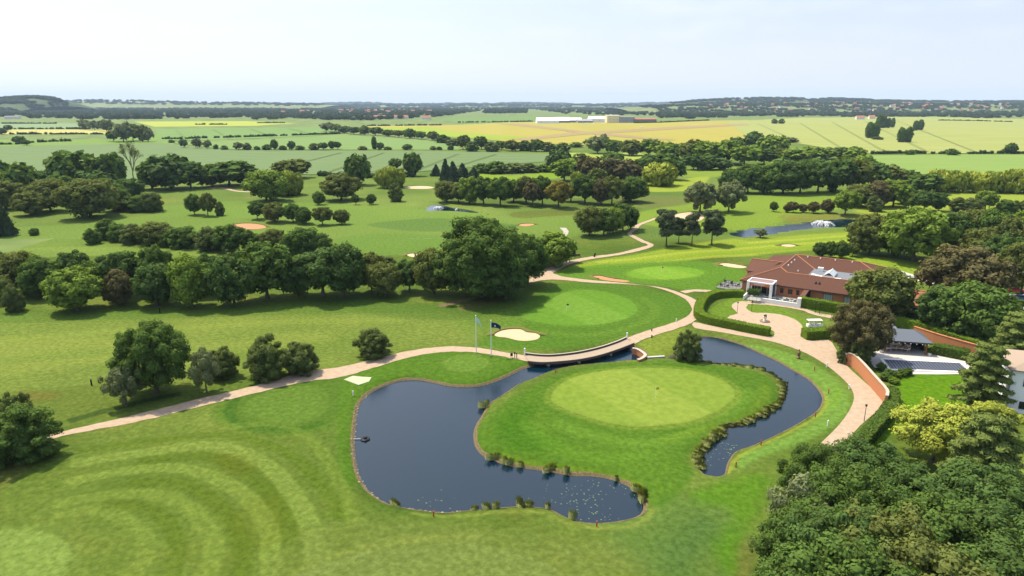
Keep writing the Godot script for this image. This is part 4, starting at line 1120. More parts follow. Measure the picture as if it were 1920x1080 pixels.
	a[Mesh.ARRAY_VERTEX] = wide.v
	a[Mesh.ARRAY_NORMAL] = wide.n
	lawn.add_surface_from_arrays(Mesh.PRIMITIVE_TRIANGLES, a)
	lawn.surface_set_material(2, far_mat)
	var g := setting("ground", lawn, null, "mown grass and rough of the golf course")
	g.material_override = null
	# water
	var water := mat("pond_water", lin(0.001, 0.010, 0.022), 0.03, 0.46)
	water.heightmap_enabled = true
	water.heightmap_texture = noise_tex(256, 0.03, 73, Color.BLACK, Color.WHITE, 3)
	water.heightmap_scale = 1.2
	water.uv1_triplanar = true
	water.uv1_world_triplanar = true
	water.uv1_scale = Vector3(0.35, 0.35, 0.35)
	for w in [[main_pond, "large dark blue pond in front of the peninsula green"], [arm, "curved pond arm beside the gravel drive"], [upper, "pale pond with a fountain beyond the clubhouse"], [ditch, "short water channel with white foam by the tree row"]]:
		var big := Geometry2D.offset_polygon(w[0], 0.9)
		setting("pond_water", drape(big[0], 6.0, 0.0, WATER), water, w[1])

func edge_strip(line: PackedVector2Array, inner: float, outer: float, lift: float, closed: bool, sd: int) -> ArrayMesh:
	var b := MB.new()
	var r := RandomNumberGenerator.new()
	r.seed = sd
	var n := line.size()
	var rows := []
	for i in n:
		var p := line[i]
		var d: Vector2
		if closed:
			d = (line[(i + 1) % n] - line[(i - 1 + n) % n]).normalized().orthogonal()
		else:
			d = (line[mini(i + 1, n - 1)] - line[maxi(i - 1, 0)]).normalized().orthogonal()
		if Geometry2D.is_point_in_polygon(p + d * 0.6, pond_polys[0]) or Geometry2D.is_point_in_polygon(p + d * 0.6, pond_polys[1]):
			d = -d
		var q0 := p - d * inner
		var q1 := p + d * outer * r.randf_range(0.35, 0.8)
		var q2 := p + d * outer * r.randf_range(0.8, 1.2)
		rows.append([Vector3(q0.x, WATER - 0.15, q0.y), Vector3(q1.x, height(q1.x, q1.y) + lift + r.randf_range(0.0, 0.07), q1.y), Vector3(q2.x, height(q2.x, q2.y) + lift * 0.5, q2.y)])
	for i in (n if closed else n - 1):
		var a: Array = rows[i]
		var c: Array = rows[(i + 1) % n]
		b.quad(a[0], c[0], c[1], a[1], Vector3.UP)
		b.quad(a[1], c[1], c[2], a[2], Vector3.UP)
	return b.done()

func dense(p: PackedVector2Array, step: float, closed: bool) -> PackedVector2Array:
	var out := PackedVector2Array()
	for i in (p.size() if closed else p.size() - 1):
		var a := p[i]
		var b := p[(i + 1) % p.size()]
		var m := maxi(1, int(a.distance_to(b) / step))
		for k in m:
			out.append(a.lerp(b, float(k) / m))
	return out

func make_paths() -> void:
	var soil := textured("bank_soil", Color.WHITE, noise_tex(256, 0.04, 81, Color(0.237, 0.213, 0.136), Color(0.476, 0.422, 0.321)), Vector3(0.25, 0.25, 0.25))
	setting("pond_edge", edge_strip(dense(pond_polys[0], 0.5, true), 0.25, 0.55, 0.05, true, 5), soil, "worn earth and stone edge round the large pond")
	setting("pond_edge", edge_strip(dense(pond_polys[1], 0.6, true), 0.2, 0.35, 0.04, true, 6), soil, "worn earth edge round the curved pond arm")
	var gravel := textured("pink_gravel", Color.WHITE, noise_tex(1024, 0.02, 82, Color(0.541, 0.473, 0.407), Color(0.619, 0.553, 0.488), 8, 0.55), Vector3(0.037, 0.037, 0.037), 0.95, 0.15)
	setting("cart_path", ribbon([-73.8, -94.5, -70.4, -97.3, -61.7, -103.8, -55.2, -109.1, -47.9, -114.6, -40.3, -121.7, -33.5, -124.4, -27.4, -129, -20.9, -133.6, -13.6, -135.9, -7.6, -135.3, -0.3, -132.1, 3.3, -130.5], [-72.4, -93.1, -69.2, -95.9, -60.3, -101, -53.8, -106, -46.7, -111.3, -38.9, -116.8, -32.3, -119.3, -26.5, -124.4, -20.4, -129.9, -13.3, -132.7, -6.6, -132.1, -0.3, -129.3, 3.5, -127.6], 0.035), gravel, "pale pink cart path curving to the bridge from the left")
	setting("cart_path", ribbon([24.3, -140.3, 29.8, -145.3, 34.6, -149.1, 39.5, -153.5, 43.3, -158.5, 45.4, -163.9, 45.9, -169.6, 44.6, -176.2, 39.8, -184.5, 32.7, -188.6, 22.9, -191.6, 15.4, -195.4, 11.4, -201.3, 8.6, -204], [25.4, -137.2, 28.8, -140.3, 33.5, -144.2, 39.5, -149.1, 43.6, -153.9, 46.8, -160.7, 48.5, -167.6, 47.2, -175.1, 41.9, -183.9, 33.5, -187.4, 22.5, -188.6, 14, -191.6, 9.3, -191.6, 3.8, -188], 0.09), gravel, "pale cart path looping round the middle green to the oak")
	setting("cart_path", ribbon([9.5, -203.3, 13.5, -209.7, 17.9, -215.7, 26.4, -222.8, 36.3, -229.6, 46.6, -239.5, 49.7, -243.3, 47.8, -249.2, 46.3, -258.6, 45.9, -266.4, 50.3, -278.4, 53.9, -287.4, 64.8, -302.8], [11.2, -197.9, 15.3, -205.4, 18.8, -211.9, 26.9, -219.6, 36.9, -227, 48.2, -236.7, 51.6, -243.3, 49.8, -251.2, 48.3, -260.8, 47.8, -267.6, 52, -277.2, 55.5, -286.1, 65.9, -301.3], 0.06), gravel, "pale cart path winding away past the pines")
	setting("cart_path", ribbon([46.2, -180, 50.3, -181.6, 55.9, -180.5, 61.1, -178.3], [47.2, -177.8, 50.5, -179.4, 55.3, -178.3, 60.3, -175.7], 0.05), gravel, "thin pale path leading to the clubhouse terrace")
	setting("cart_path", ribbon([-186.4, -416.2, -176, -416.2, -160.8, -400.5, -149.9, -398.1], [-184.8, -410.8, -173.4, -408.2, -159.5, -395.6, -148.1, -393.2], 0.08), gravel, "pale track at the edge of the left wood")
	setting("cart_path", ribbon([8.3, -204.7, 0, -190.4, -5.8, -178.9, -14, -171.6, -19.1, -166.7], [8.9, -200.6, 0.8, -185.6, -5, -176.2, -13, -169.1, -18.1, -164.8], 0.03), soil, "worn earth track under the huge oak")
	setting("cart_path", ribbon([19.8, -277.2, 20.4, -266.4, 18, -256.5], [22.5, -277.2, 22.5, -266.4, 19.9, -256.5], 0.06), textured("pale_concrete", Color.WHITE, noise_tex(256, 0.04, 84, Color(0.512, 0.512, 0.464), Color(0.601, 0.595, 0.553)), Vector3(0.3, 0.3, 0.3)), "short concrete strip in the rough")
	# gravel drive and turning circle
	var drive := setting("driveway", drape(smooth(flat_points([42.9, -152.6, 45.3, -151, 49, -147.9, 53, -145.3, 57.3, -142.4, 59.4, -145.7, 58.1, -149.5, 54.5, -151.4, 51.6, -154.3, 53, -157.6, 55.5, -159.4, 55.7, -163.9, 56.6, -167.2, 58.9, -169.6, 61.4, -169.6, 60, -165.7, 59.1, -163.9, 59.5, -160.3, 62.6, -159.8, 65.7, -158.5, 67.6, -155.1, 67.7, -151, 66.7, -147.9, 64.3, -142.7, 65.1, -139.6, 69.2, -140.3, 68.4, -135.3, 66.1, -125.5, 65.6, -118.8, 65.3, -112.9, 64.9, -109.7, 64.1, -107.5, 62.4, -105.6, 55.9, -99.3, 52.2, -95, 47.7, -89.4, 44.1, -85.8, 41.5, -85.8, 45, -91.2, 48.3, -94.8, 52.6, -99.5, 56.8, -104.8, 60.1, -109.9, 61.6, -114.1, 62.2, -119.1, 62.1, -125.8, 61, -131.8, 59, -135.9, 56.5, -139.2, 51.4, -142.7, 46.9, -146, 42.1, -148.3]), true, 2), 2.0, 0.05), gravel, "pink gravel drive with its turning circle before the clubhouse")
	drive.set_meta("kind", "structure")
	setting("footpath", ribbon([61.6, -170.1, 66.2, -168.1, 72.6, -164.3, 75, -159.8, 78.2, -157.6], [60.6, -167.2, 65.5, -166.2, 71.6, -162.5, 73.7, -158.1, 76.8, -155.1], 0.07), gravel, "pale footpath along the clubhouse front")

func make_greens() -> void:
	var close := noise_tex(1024, 0.012, 91, Color(0.80, 0.85, 0.76), Color(1, 1, 0.98), 8, 0.62)
	var spots := [
		[[6.9, -110.2, 8.3, -114.8, 12.1, -119.6, 19.7, -123, 28.2, -123.9, 35, -122.2, 39, -118.3, 40, -112.5, 36.6, -106.9, 30.6, -101.8, 24, -99.5, 18.8, -99.3, 14, -101.4, 9.9, -104.8, 7.4, -107.5], Color(0.467, 0.529, 0.228), Color(0.516, 0.553, 0.269), "large pale putting green on the pond peninsula"],
		[[2.3, -158.5, 5.4, -163, 8.9, -167.6, 12.2, -175.1, 16.9, -180, 22.1, -180.5, 27.4, -176.7, 30.9, -171.6, 31.7, -164.3, 30, -158.5, 25.3, -153.5, 18.6, -150.2, 12.4, -150.2, 6.3, -152.6, 3.2, -155.1], Color(0.365, 0.493, 0.18), Color(0.431, 0.54, 0.245), "kidney shaped putting green above the bridge"],
		[[35.2, -201.3, 40.1, -206.8, 47.4, -209.7, 55.3, -207.5, 59, -202.6, 56, -197.3, 48.7, -193.5, 40.8, -193.5, 35.9, -196.6], Color(0.408, 0.534, 0.181), Color(0.488, 0.584, 0.24), "striped putting green left of the clubhouse"],
		[[-14, -126.7, -12.5, -129.6, -9.3, -131.2, -6, -129.9, -4.4, -126.7, -6, -123.3, -9.2, -121.7, -12.5, -123.3], Color(0.344, 0.442, 0.178), Color(0.375, 0.465, 0.208), "small round tee by the flagpoles"],
		[[-45.8, -105.8, -45.5, -110.2, -42.6, -114.1, -37.2, -115.5, -33.6, -113.6, -31.4, -106.9, -32.2, -101.8, -36.2, -99.9, -40.9, -101.2, -44.1, -103.2], Color(0.315, 0.41, 0.16), Color(0.364, 0.448, 0.196), "oval tee beside the cart path"],
		[[-66.1, -71, -62.1, -71.7, -58.5, -72.1, -54.7, -70.7, -51.5, -68.5, -50.2, -66.6, -49.5, -63.4, -50.9, -60.9, -57.6, -60.9], Color(0.407, 0.483, 0.238), Color(0.436, 0.5, 0.267), "pale green in the bottom left corner"],
	]
	for s in spots:
		var p := smooth(flat_points(s[0]), true, 4)
		var tee: bool = s[3].contains("tee") or s[3].contains("corner")
		paint(Geometry2D.offset_polygon(p, 1.3)[0], s[1].darkened(0.1), 0.7, 0.35 if tee else 0.6)
		paint(p, s[1], 0.5 if tee else 0.35, 0.75 if tee else 0.72)
		var c := Vector2.ZERO
		for q in p:
			c += q / p.size()
		for k in 5:
			var strip := PackedVector2Array()
			var o := Vector2(0.86, 0.5) * (k * 5.2 - 10.4)
			for e in [Vector2(-1.3, -26), Vector2(1.3, -26), Vector2(1.3, 26), Vector2(-1.3, 26)]:
				strip.append(c + o + e.rotated(-0.55))
			for cut in Geometry2D.intersect_polygons(strip, p):
				paint(cut, s[2], 0.8, 0.4)
	ground_a.albedo_texture = ImageTexture.create_from_image(Image.create_from_data(tex_w[0], tex_h[0], false, Image.FORMAT_RGB8, tex_data[0]))
	ground_b.albedo_texture = ImageTexture.create_from_image(Image.create_from_data(tex_w[1], tex_h[1], false, Image.FORMAT_RGB8, tex_data[1]))
	var gm: StandardMaterial3D = ground_a.duplicate()
	gm.resource_name = "close_mown"
	gm.detail_albedo = close
	gm.albedo_color = Color(0.93, 0.94, 0.92)
	for s in spots:
		setting("putting_green", drape(smooth(flat_points(s[0]), true, 4), 2.5, 0.02), ground_a if s[3].contains("tee") or s[3].contains("corner") else gm, s[3])
	var sand := textured("bunker_sand", Color.WHITE, noise_tex(256, 0.05, 92, Color(0.625, 0.541, 0.44), Color(0.691, 0.613, 0.524)), Vector3(0.2, 0.2, 0.2))
	var red := textured("red_sand", Color.WHITE, noise_tex(256, 0.05, 93, Color(0.571, 0.404, 0.297), Color(0.631, 0.482, 0.363)), Vector3(0.2, 0.2, 0.2))
	var lip := textured("bunker_lip", Color.WHITE, noise_tex(128, 0.06, 94, Color(0.27, 0.306, 0.123), Color(0.398, 0.38, 0.19)), Vector3(0.5, 0.5, 0.5))
	for s in [
		[[-3.9, -143.8, -2.4, -146.4, 0, -147.5, 2.1, -147.2, 3.3, -145.3, 5.2, -144.6, 6.2, -142.7, 5.5, -140.6, 3.5, -139.6, 1.2, -139.9, -1.2, -141.7, -3.2, -142.4], sand, "kidney shaped sand bunker beside the flagpoles"],
		[[-118, -282.2, -117.4, -287.4, -112.4, -288.8, -106.4, -286.1, -103.2, -280.9, -105.9, -277.2, -112, -277.2], red, "reddish sand bunker on the far left fairway"],
		[[2.9, -283.5, 5, -287.4, 9.3, -286.1, 8.5, -282.2, 5.6, -279.7], red, "small bunker far beyond the oak"],
		[[-35.7, -225.3, -33.8, -227, -30.2, -224.5, -31.3, -222, -34.1, -222.8], sand, "small pale bunker behind the long tree row"],
		[[24.2, -196.6, 26.4, -197.3, 29.2, -194.7, 34.2, -191.6, 32.2, -190.4, 28, -191.6, 25.2, -194.1], red, "thin bunker below the striped green"],
		[[66.1, -211.2, 69, -212.7, 72.2, -210.4, 74, -208.2, 71.7, -206.1, 68.4, -207.5], sand, "thin pale bunker left of the clubhouse roof"],
		[[97.5, -241.4, 100.9, -242.3, 102.1, -239.5, 99.5, -237.6, 97.5, -238.5], sand, "tiny pale bunker on the striped fairway"],
		[[74.2, -310.3, 86, -319.7, 88, -308.7, 82.1, -295.6, 74.2, -297], sand, "sandy patch beside the small upper green"],
		[[-66.2, -416.2, -56.5, -424.4, -47.6, -418.9, -51.5, -410.8, -60.8, -408.2], sand, "sandy strip in front of the low drooping willow"]]:
		var p := smooth(flat_points(s[0]), true, 4)
		setting("bunker", drape(p, 1.6, 0.05), s[1], s[2])
		# the turf lip stands up along the far side of the sand
		var lipb := MB.new()
		var c := Vector2.ZERO
		for q in p:
			c += q / p.size()
		for i in p.size():
			var a := p[i]
			var b := p[(i + 1) % p.size()]
			if (a.y + b.y) * 0.5 > c.y:
				continue
			var oa := (a - c).normalized() * 0.5
			var ob := (b - c).normalized() * 0.5
			var hgt := 0.26
			lipb.quad(on(a.x, a.y), on(b.x, b.y), on(b.x, b.y) + Vector3(ob.x * 0.3, hgt, ob.y * 0.3), on(a.x, a.y) + Vector3(oa.x * 0.3, hgt, oa.y * 0.3), Vector3(0, 0.2, 1))
			lipb.quad(on(a.x, a.y) + Vector3(oa.x * 0.3, hgt, oa.y * 0.3), on(b.x, b.y) + Vector3(ob.x * 0.3, hgt, ob.y * 0.3), on(b.x, b.y) + Vector3(ob.x * 4.0, 0, ob.y * 4.0), on(a.x, a.y) + Vector3(oa.x * 4.0, 0, oa.y * 4.0), Vector3.UP)
		setting("bunker_lip", lipb.done(), lip, "turf lip of a sand bunker")
	var pale := textured("tee_mat", Color.WHITE, noise_tex(128, 0.08, 95, Color(0.541, 0.559, 0.464), Color(0.625, 0.631, 0.553)), Vector3(0.5, 0.5, 0.5))
	setting("path_spur", drape(flat_points([-31.5, -118, -30.2, -119.8, -28.2, -119.3, -26.5, -119.1, -26.6, -117.3, -28.2, -115.5]), 2.0, 0.05), pale, "pale worn patch at the edge of the cart path")

func field(outline: Array, key: String, lo: Color, hi: Color, scale: Vector3, lift: float, label: String, called := "field") -> void:
	var m := textured("field_" + key, Color(0.9, 0.9, 0.9), noise_tex(128, 0.025, key.hash() % 1000, lo, hi, 4), scale)
	var poly := flat_points(outline)
	var b := MB.new()
	var t := Geometry2D.triangulate_polygon(poly)
	for i in range(0, t.size(), 3):
		b.tri(Vector3(poly[t[i]].x, lift, poly[t[i]].y), Vector3(poly[t[i + 1]].x, lift, poly[t[i + 1]].y), Vector3(poly[t[i + 2]].x, lift, poly[t[i + 2]].y), Vector3.UP)
	setting(called, b.done(), m, label)

func make_fields() -> void:
	field([-777.4, -799.9, -575.9, -830.1, -456.1, -897.6, -308.6, -754.2, -195.8, -745.7, -57, -737.4, -5.5, -713.4, 40.5, -698.2, 33, -607.6, 0, -580.6, -49.8, -533.1, -79.1, -508, -145.9, -492.6, -196.9, -516.1, -215.6, -485.2, -240.9, -467.6, -327.3, -436, -415.9, -421.7], "grey_green", Color(0.329, 0.416, 0.242), Color(0.387, 0.462, 0.289), Vector3(0.004, 0.004, 0.03), 0.30, "big grey green field beyond the left wood")
	field([-1004.6, -1037.8, -721.1, -976.8, -570.8, -976.8, -600.1, -1185.3, -413.3, -851.4, -562, -809.7, -750.6, -771.9], "lower_green", Color(0.347, 0.462, 0.161), Color(0.41, 0.503, 0.203), Vector3(0.004, 0.004, 0.02), 0.20, "bright green strip field at the left")
	field([-708.7, -1381.1, -584.4, -1440.4, -391.6, -1505, -307.1, -1251.9, -309.3, -1088.6, -414.6, -962.7, -481.8, -948.9], "spring_green", Color(0.341, 0.462, 0.214), Color(0.405, 0.508, 0.261), Vector3(0.004, 0.004, 0.02), 0.24, "spring green field in the middle left distance")
	field([-468.6, -922.5, -397.6, -922.5, -276.4, -1125.4, -213.9, -1071.1, -125.9, -962.7, -72.2, -851.4, -54.2, -763, -200.2, -763, -315.7, -771.9], "young_wheat", Color(0.364, 0.473, 0.231), Color(0.422, 0.514, 0.285), Vector3(0.004, 0.004, 0.02), 0.26, "pale green wheat field below the diagonal hedgerow")
	field([-1306, -1353.2, -995.1, -1353.2, -775.3, -1353.2, -668.4, -1164.6, -1106.8, -1144.7], "straw", Color(0.595, 0.595, 0.321), Color(0.649, 0.625, 0.368), Vector3(0.003, 0.003, 0.02), 0.16, "straw yellow strip at the far left")
	field([-1718.5, -1784.8, -1275.7, -1738.7, -1118.4, -1784.8, -860.1, -1440.4, -1036.5, -1410.1, -1360.4, -1410.1], "sage", Color(0.399, 0.486, 0.336), Color(0.451, 0.521, 0.372), Vector3(0.003, 0.003, 0.02), 0.14, "sage green field at the far left")
	field([-1051.3, -1938.9, -762.2, -1996.4, -545.5, -1784.8, -578.5, -1575.7, -771.6, -1505], "rape", Color(0.53, 0.578, 0.177), Color(0.576, 0.607, 0.218), Vector3(0.003, 0.003, 0.02), 0.18, "yellow green field at the left distance")
	field([-329.8, -1539.6, -126.4, -1653.2, 0, -1884.7, 429.4, -1938.9, 712.6, -2122, 717.6, -1738.7, 390.6, -976.8, 290.2, -897.6, 170.6, -819.8, 78.7, -851.4, 0, -922.5, -90.5, -1071.1, -188.5, -1228.9], "airfield", Color(0.535, 0.518, 0.19), Color(0.595, 0.559, 0.255), Vector3(0.003, 0.003, 0.012), 0.18, "ochre grass of the airfield")
	field([-286.7, -1440.4, -184.3, -1505, -94.2, -1228.9, 23.9, -1037.8, -15, -976.8, -79.7, -1037.8, -181.8, -1185.3], "airfield_green", Color(0.462, 0.549, 0.129), Color(0.519, 0.572, 0.165), Vector3(0.003, 0.003, 0.02), 0.30, "yellow green grass patch at the airfield's left end")
	field([592.3, -1938.9, 999.5, -2427.1, 1514.9, -2614.8, 1658.5, -2264.4, 2026, -2057.3, 689.2, -690.9, 529.3, -713.4, 367.1, -698.2, 357.4, -771.9, 366.2, -897.6, 367.8, -1088.6], "barley", Color(0.496, 0.532, 0.269), Color(0.553, 0.573, 0.328), Vector3(0.002, 0.002, 0.01), 0.34, "wide pale barley field at the upper right")
	field([345.5, -676.7, 448.8, -690.9, 682.2, -683.7, 488, -485.2, 374.1, -500.2, 311.7, -500.2, 276.2, -485.2, 324.5, -625.1], "meadow", Color(0.405, 0.508, 0.227), Color(0.456, 0.538, 0.262), Vector3(0.004, 0.004, 0.02), 0.30, "green meadow below the barley field")
	field([44.1, -713.4, 132.3, -713.4, 130.8, -625.1, 43.6, -560.7], "meadow_two", Color(0.479, 0.555, 0.193), Color(0.53, 0.578, 0.235), Vector3(0.004, 0.004, 0.02), 0.28, "sunlit yellow green meadow in the middle distance")
	field([-250.2, -2342.9, 86.4, -2833.9, 178.7, -2342.9, 325.8, -1938.9, 0, -1833.4, -136.4, -1784.8], "far_green", Color(0.324, 0.444, 0.207), Color(0.393, 0.485, 0.249), Vector3(0.003, 0.003, 0.02), 0.12, "green field beyond the airfield")
	field([-5339.7, -10341, -4794, -11376.4, -3000.5, -7180.1, -3257.7, -6495], "far_straw", Color(0.661, 0.613, 0.464), Color(0.691, 0.649, 0.512), Vector3(0.001, 0.001, 0.001), 1.5, "pale stubble field far away at the left")
	field([-4975.4, -6820.4, -4405.3, -6820.4, -2833.2, -4542.4, -2804.7, -4006.4, -3239.2, -4257.6], "far_stubble", Color(0.547, 0.553, 0.458), Color(0.583, 0.577, 0.482), Vector3(0.001, 0.001, 0.001), 1.5, "pale field under the wooded hill")
	var run := textured("runway_asphalt", Color.WHITE, noise_tex(128, 0.05, 97, Color(0.458, 0.404, 0.273), Color(0.518, 0.452, 0.315)), Vector3(0.02, 0.02, 0.02))
	for s in [[[-39.9, -1738.7, 105.6, -1251.9], [19.9, -1738.7, 134.4, -1251.9], "runway running from the far left of the airfield"], [[0, -976.8, 90.9, -1185.3, 376.9, -1539.6, 584.7, -1738.7], [18.2, -948.9, 112.3, -1125.4, 356.3, -1410.1, 549.1, -1613.5], "main runway crossing the airfield"], [[96, -1251.9, 150.5, -1088.6, 199.9, -962.7], [127.1, -1275.8, 181.4, -1125.4, 229.5, -962.7], "runway running to the lower right of the airfield"]]:
		var l := flat_points(s[0])
		var r := flat_points(s[1])
		var b := MB.new()
		for i in l.size() - 1:
			b.quad(Vector3(l[i].x, 0.42, l[i].y), Vector3(r[i].x, 0.42, r[i].y), Vector3(r[i + 1].x, 0.42, r[i + 1].y), Vector3(l[i + 1].x, 0.42, l[i + 1].y), Vector3.UP)
		setting("runway", b.done(), run, s[2]).position.y = 0.08 * s[2].length() / 40.0
	# tramlines: wheel marks running through the crops
	var wheel := mat("wheel_mark", Color(0.312, 0.375, 0.189), 0.95)
	for s in [[[611.3, -1738.7, 736.5, -1784.8, 863.8, -1884.7, 1006, -1996.4, 1130.8, -2057.3], [373.2, -897.6, 369.3, -771.9, 390.1, -721.2, 434.7, -721.2, 484.8, -721.2], "wheel marks through the barley field"], [[-176.4, -713.4, -132.3, -713.4, -92.7, -705.7, -54, -698.2, -16, -690.9], [-184.8, -516.1, -136.4, -500.2, -102.9, -508, -72.9, -520.3, -46.7, -546.5], "wheel marks through the big grey green field"], [[-640.2, -1326.4, -580.5, -1353.2, -518.3, -1381.1, -453.5, -1410.1], [-458.2, -976.8, -403.9, -991.4, -364.4, -1054.2, -319.6, -1125.4], "wheel marks through the spring green field"]]:
		var l := flat_points(s[0])
		var e := flat_points(s[1])
		var b := MB.new()
		for i in l.size():
			var d := (e[i] - l[i]).normalized().orthogonal()
			for o in [-1.1, 1.1]:
				var p: Vector2 = l[i] + d * o
				var q: Vector2 = e[i] + d * o
				var w := d * 0.45
				b.quad(Vector3(p.x - w.x, 0.52, p.y - w.y), Vector3(p.x + w.x, 0.52, p.y + w.y), Vector3(q.x + w.x, 0.52, q.y + w.y), Vector3(q.x - w.x, 0.52, q.y - w.y), Vector3.UP)
		setting("wheel_marks", b.done(), wheel, s[2])
# ------------------------------------------------------------------ far country
var crests := []

# height of the k-th hill over a point
func crest_height(k: int, p: Vector2) -> float:
	var line: PackedVector2Array = crests[k][0]
	var t: float = (-p.y - crests[k][1]) / crests[k][2] + 0.5
	if t <= 0.0 or t >= 1.0:
		return 0.0
	for i in line.size() - 1:
		if p.x >= line[i].x and p.x <= line[i + 1].x:
			return lerpf(line[i].y, line[i + 1].y, (p.x - line[i].x) / maxf(0.01, line[i + 1].x - line[i].x)) * sin(t * PI)
	return 0.0

func hill(profile: Array, dist: float, depth: float, m: Material, label: String) -> void:
	# profile: x and top height in metres along the crest; the hill falls to the plain in front and behind
	var b := MB.new()
	var n := FastNoiseLite.new()
	n.seed = int(dist)
	n.frequency = 0.004
	var p := smooth(flat_points(profile), false, 4)
	var rows := []
	for q in p:
		var row := []
		for k in 9:
			var t := k / 8.0
			var s := sin(t * PI)
			row.append(Vector3(q.x, q.y * s * (1.0 + 0.06 * n.get_noise_2d(q.x, t * 700.0)) - 1.0, -dist + depth * (0.5 - t)))
		rows.append(row)
	for i in rows.size() - 1:
		for k in 8:
			b.quad(rows[i][k], rows[i + 1][k], rows[i + 1][k + 1], rows[i][k + 1], Vector3.UP)
	setting("hill", b.done(), m, label)
	crests.append([p, dist, depth])

func scatter(called: String, label: String, outline: Array, count: int, tall: Vector2, wide: Vector2, m: Material, sd: int, lift: Callable) -> void:
	var r := RandomNumberGenerator.new()
	r.seed = sd
	var poly := flat_points(outline)
	var tri := Geometry2D.triangulate_polygon(poly)
	var areas := PackedFloat32Array()
	var total := 0.0
	for i in range(0, tri.size(), 3):
		# nearer ground shows larger, so it gets more trees
		var a := poly[tri[i]]
		var b := poly[tri[i + 1]]
		var c := poly[tri[i + 2]]
		total += absf((b - a).cross(c - a)) / pow((a.length() + b.length() + c.length()) / 3.0, 1.2)
		areas.append(total)
	var mm := MultiMesh.new()
	mm.transform_format = MultiMesh.TRANSFORM_3D
	mm.use_colors = true
	mm.mesh = leaf_kinds["broad"][2][sd % 2]
	mm.instance_count = count
	var gaps := FastNoiseLite.new()
	gaps.seed = sd
	gaps.frequency = 0.0035
	for i in count:
		var p := Vector2.ZERO
		for attempt in 6:
			var k := mini(areas.bsearch(r.randf() * total), areas.size() - 1) * 3
			var u := r.randf()
			var v := r.randf()
			if u + v > 1.0:
				u = 1.0 - u
				v = 1.0 - v
			p = poly[tri[k]] + (poly[tri[k + 1]] - poly[tri[k]]) * u + (poly[tri[k + 2]] - poly[tri[k]]) * v
			if gaps.get_noise_2d(p.x, p.y) > -0.12:
				break
		var h := r.randf_range(tall.x, tall.y)
		var w := r.randf_range(wide.x, wide.y)
		mm.set_instance_transform(i, Transform3D(Basis(Vector3.UP, r.randf() * TAU).scaled(Vector3(w, h, w)), Vector3(p.x, lift.call(p) - h * 0.12, p.y)))
		var g := r.randf_range(0.7, 1.25)
		mm.set_instance_color(i, Color(g * r.randf_range(0.9, 1.15), g, g * 0.95))
	var o := MultiMeshInstance3D.new()
	o.name = numbered(called)
	o.multimesh = mm
	o.material_override = m
	add_child(o)
	o.set_meta("kind", "stuff")
	tag(o, label, "woodland")

var house_parts := {}

func house(at: Vector3, w: float, d: float, wall_h: float, roof_h: float, turn: float, wall: Material, roof: Material, called: String, label: String, group: String) -> Node3D:
	var key := "%.1f %.1f %.1f %.1f" % [w, d, wall_h, roof_h]
	if not house_parts.has(key):
		var a := MB.new()
		a.box(Vector3(0, wall_h * 0.5, 0), Vector3(w, wall_h, d))
		for s in [-1, 1]:
			a.tri(Vector3(s * w * 0.5, wall_h, -d * 0.5), Vector3(s * w * 0.5, wall_h, d * 0.5), Vector3(s * w * 0.5, wall_h + roof_h, 0), Vector3(s, 0, 0))
		var b := MB.new()
		var e := w * 0.5 + 0.4
		for s in [-1, 1]:
			var lo := Vector3(0, wall_h - 0.2, s * (d * 0.5 + 0.4))
			var hi := Vector3(0, wall_h + roof_h + 0.15, 0)
			b.quad(lo + Vector3(-e, 0, 0), lo + Vector3(e, 0, 0), hi + Vector3(e, 0, 0), hi + Vector3(-e, 0, 0), Vector3(0, 1, s))
			b.quad(lo + Vector3(-e, -0.2, 0), lo + Vector3(e, -0.2, 0), lo + Vector3(e, 0, 0), lo + Vector3(-e, 0, 0), Vector3(0, 0, s))
			for q in [-e, e]:
				b.quad(lo + Vector3(q, -0.2, 0), lo + Vector3(q, 0, 0), hi + Vector3(q, 0, 0), hi + Vector3(q, -0.2, 0), Vector3(q, 0, 0))
		var c := MB.new()
		for k in 3:
			c.box(Vector3(w * (k - 1) * 0.3, wall_h * 0.55, d * 0.5 + 0.02), Vector3(1.4, 1.3, 0.1))
		house_parts[key] = [a.done(), b.done(), box_mesh(Vector3(1.4, 1.3, 0.12)), w, d, wall_h]
	var o := thing(called, label, "building", at, turn, group)
	var k: Array = house_parts[key]
	obj("wall", k[0], wall, o)
	obj("roof", k[1], roof, o)
	for i in 3:
		obj("window", k[2], mat("far_window", lin(0.03, 0.035, 0.04), 0.2, 0.5), o, Vector3(w * (i - 1) * 0.3, wall_h * 0.4, d * 0.5 + 0.03))
	return o

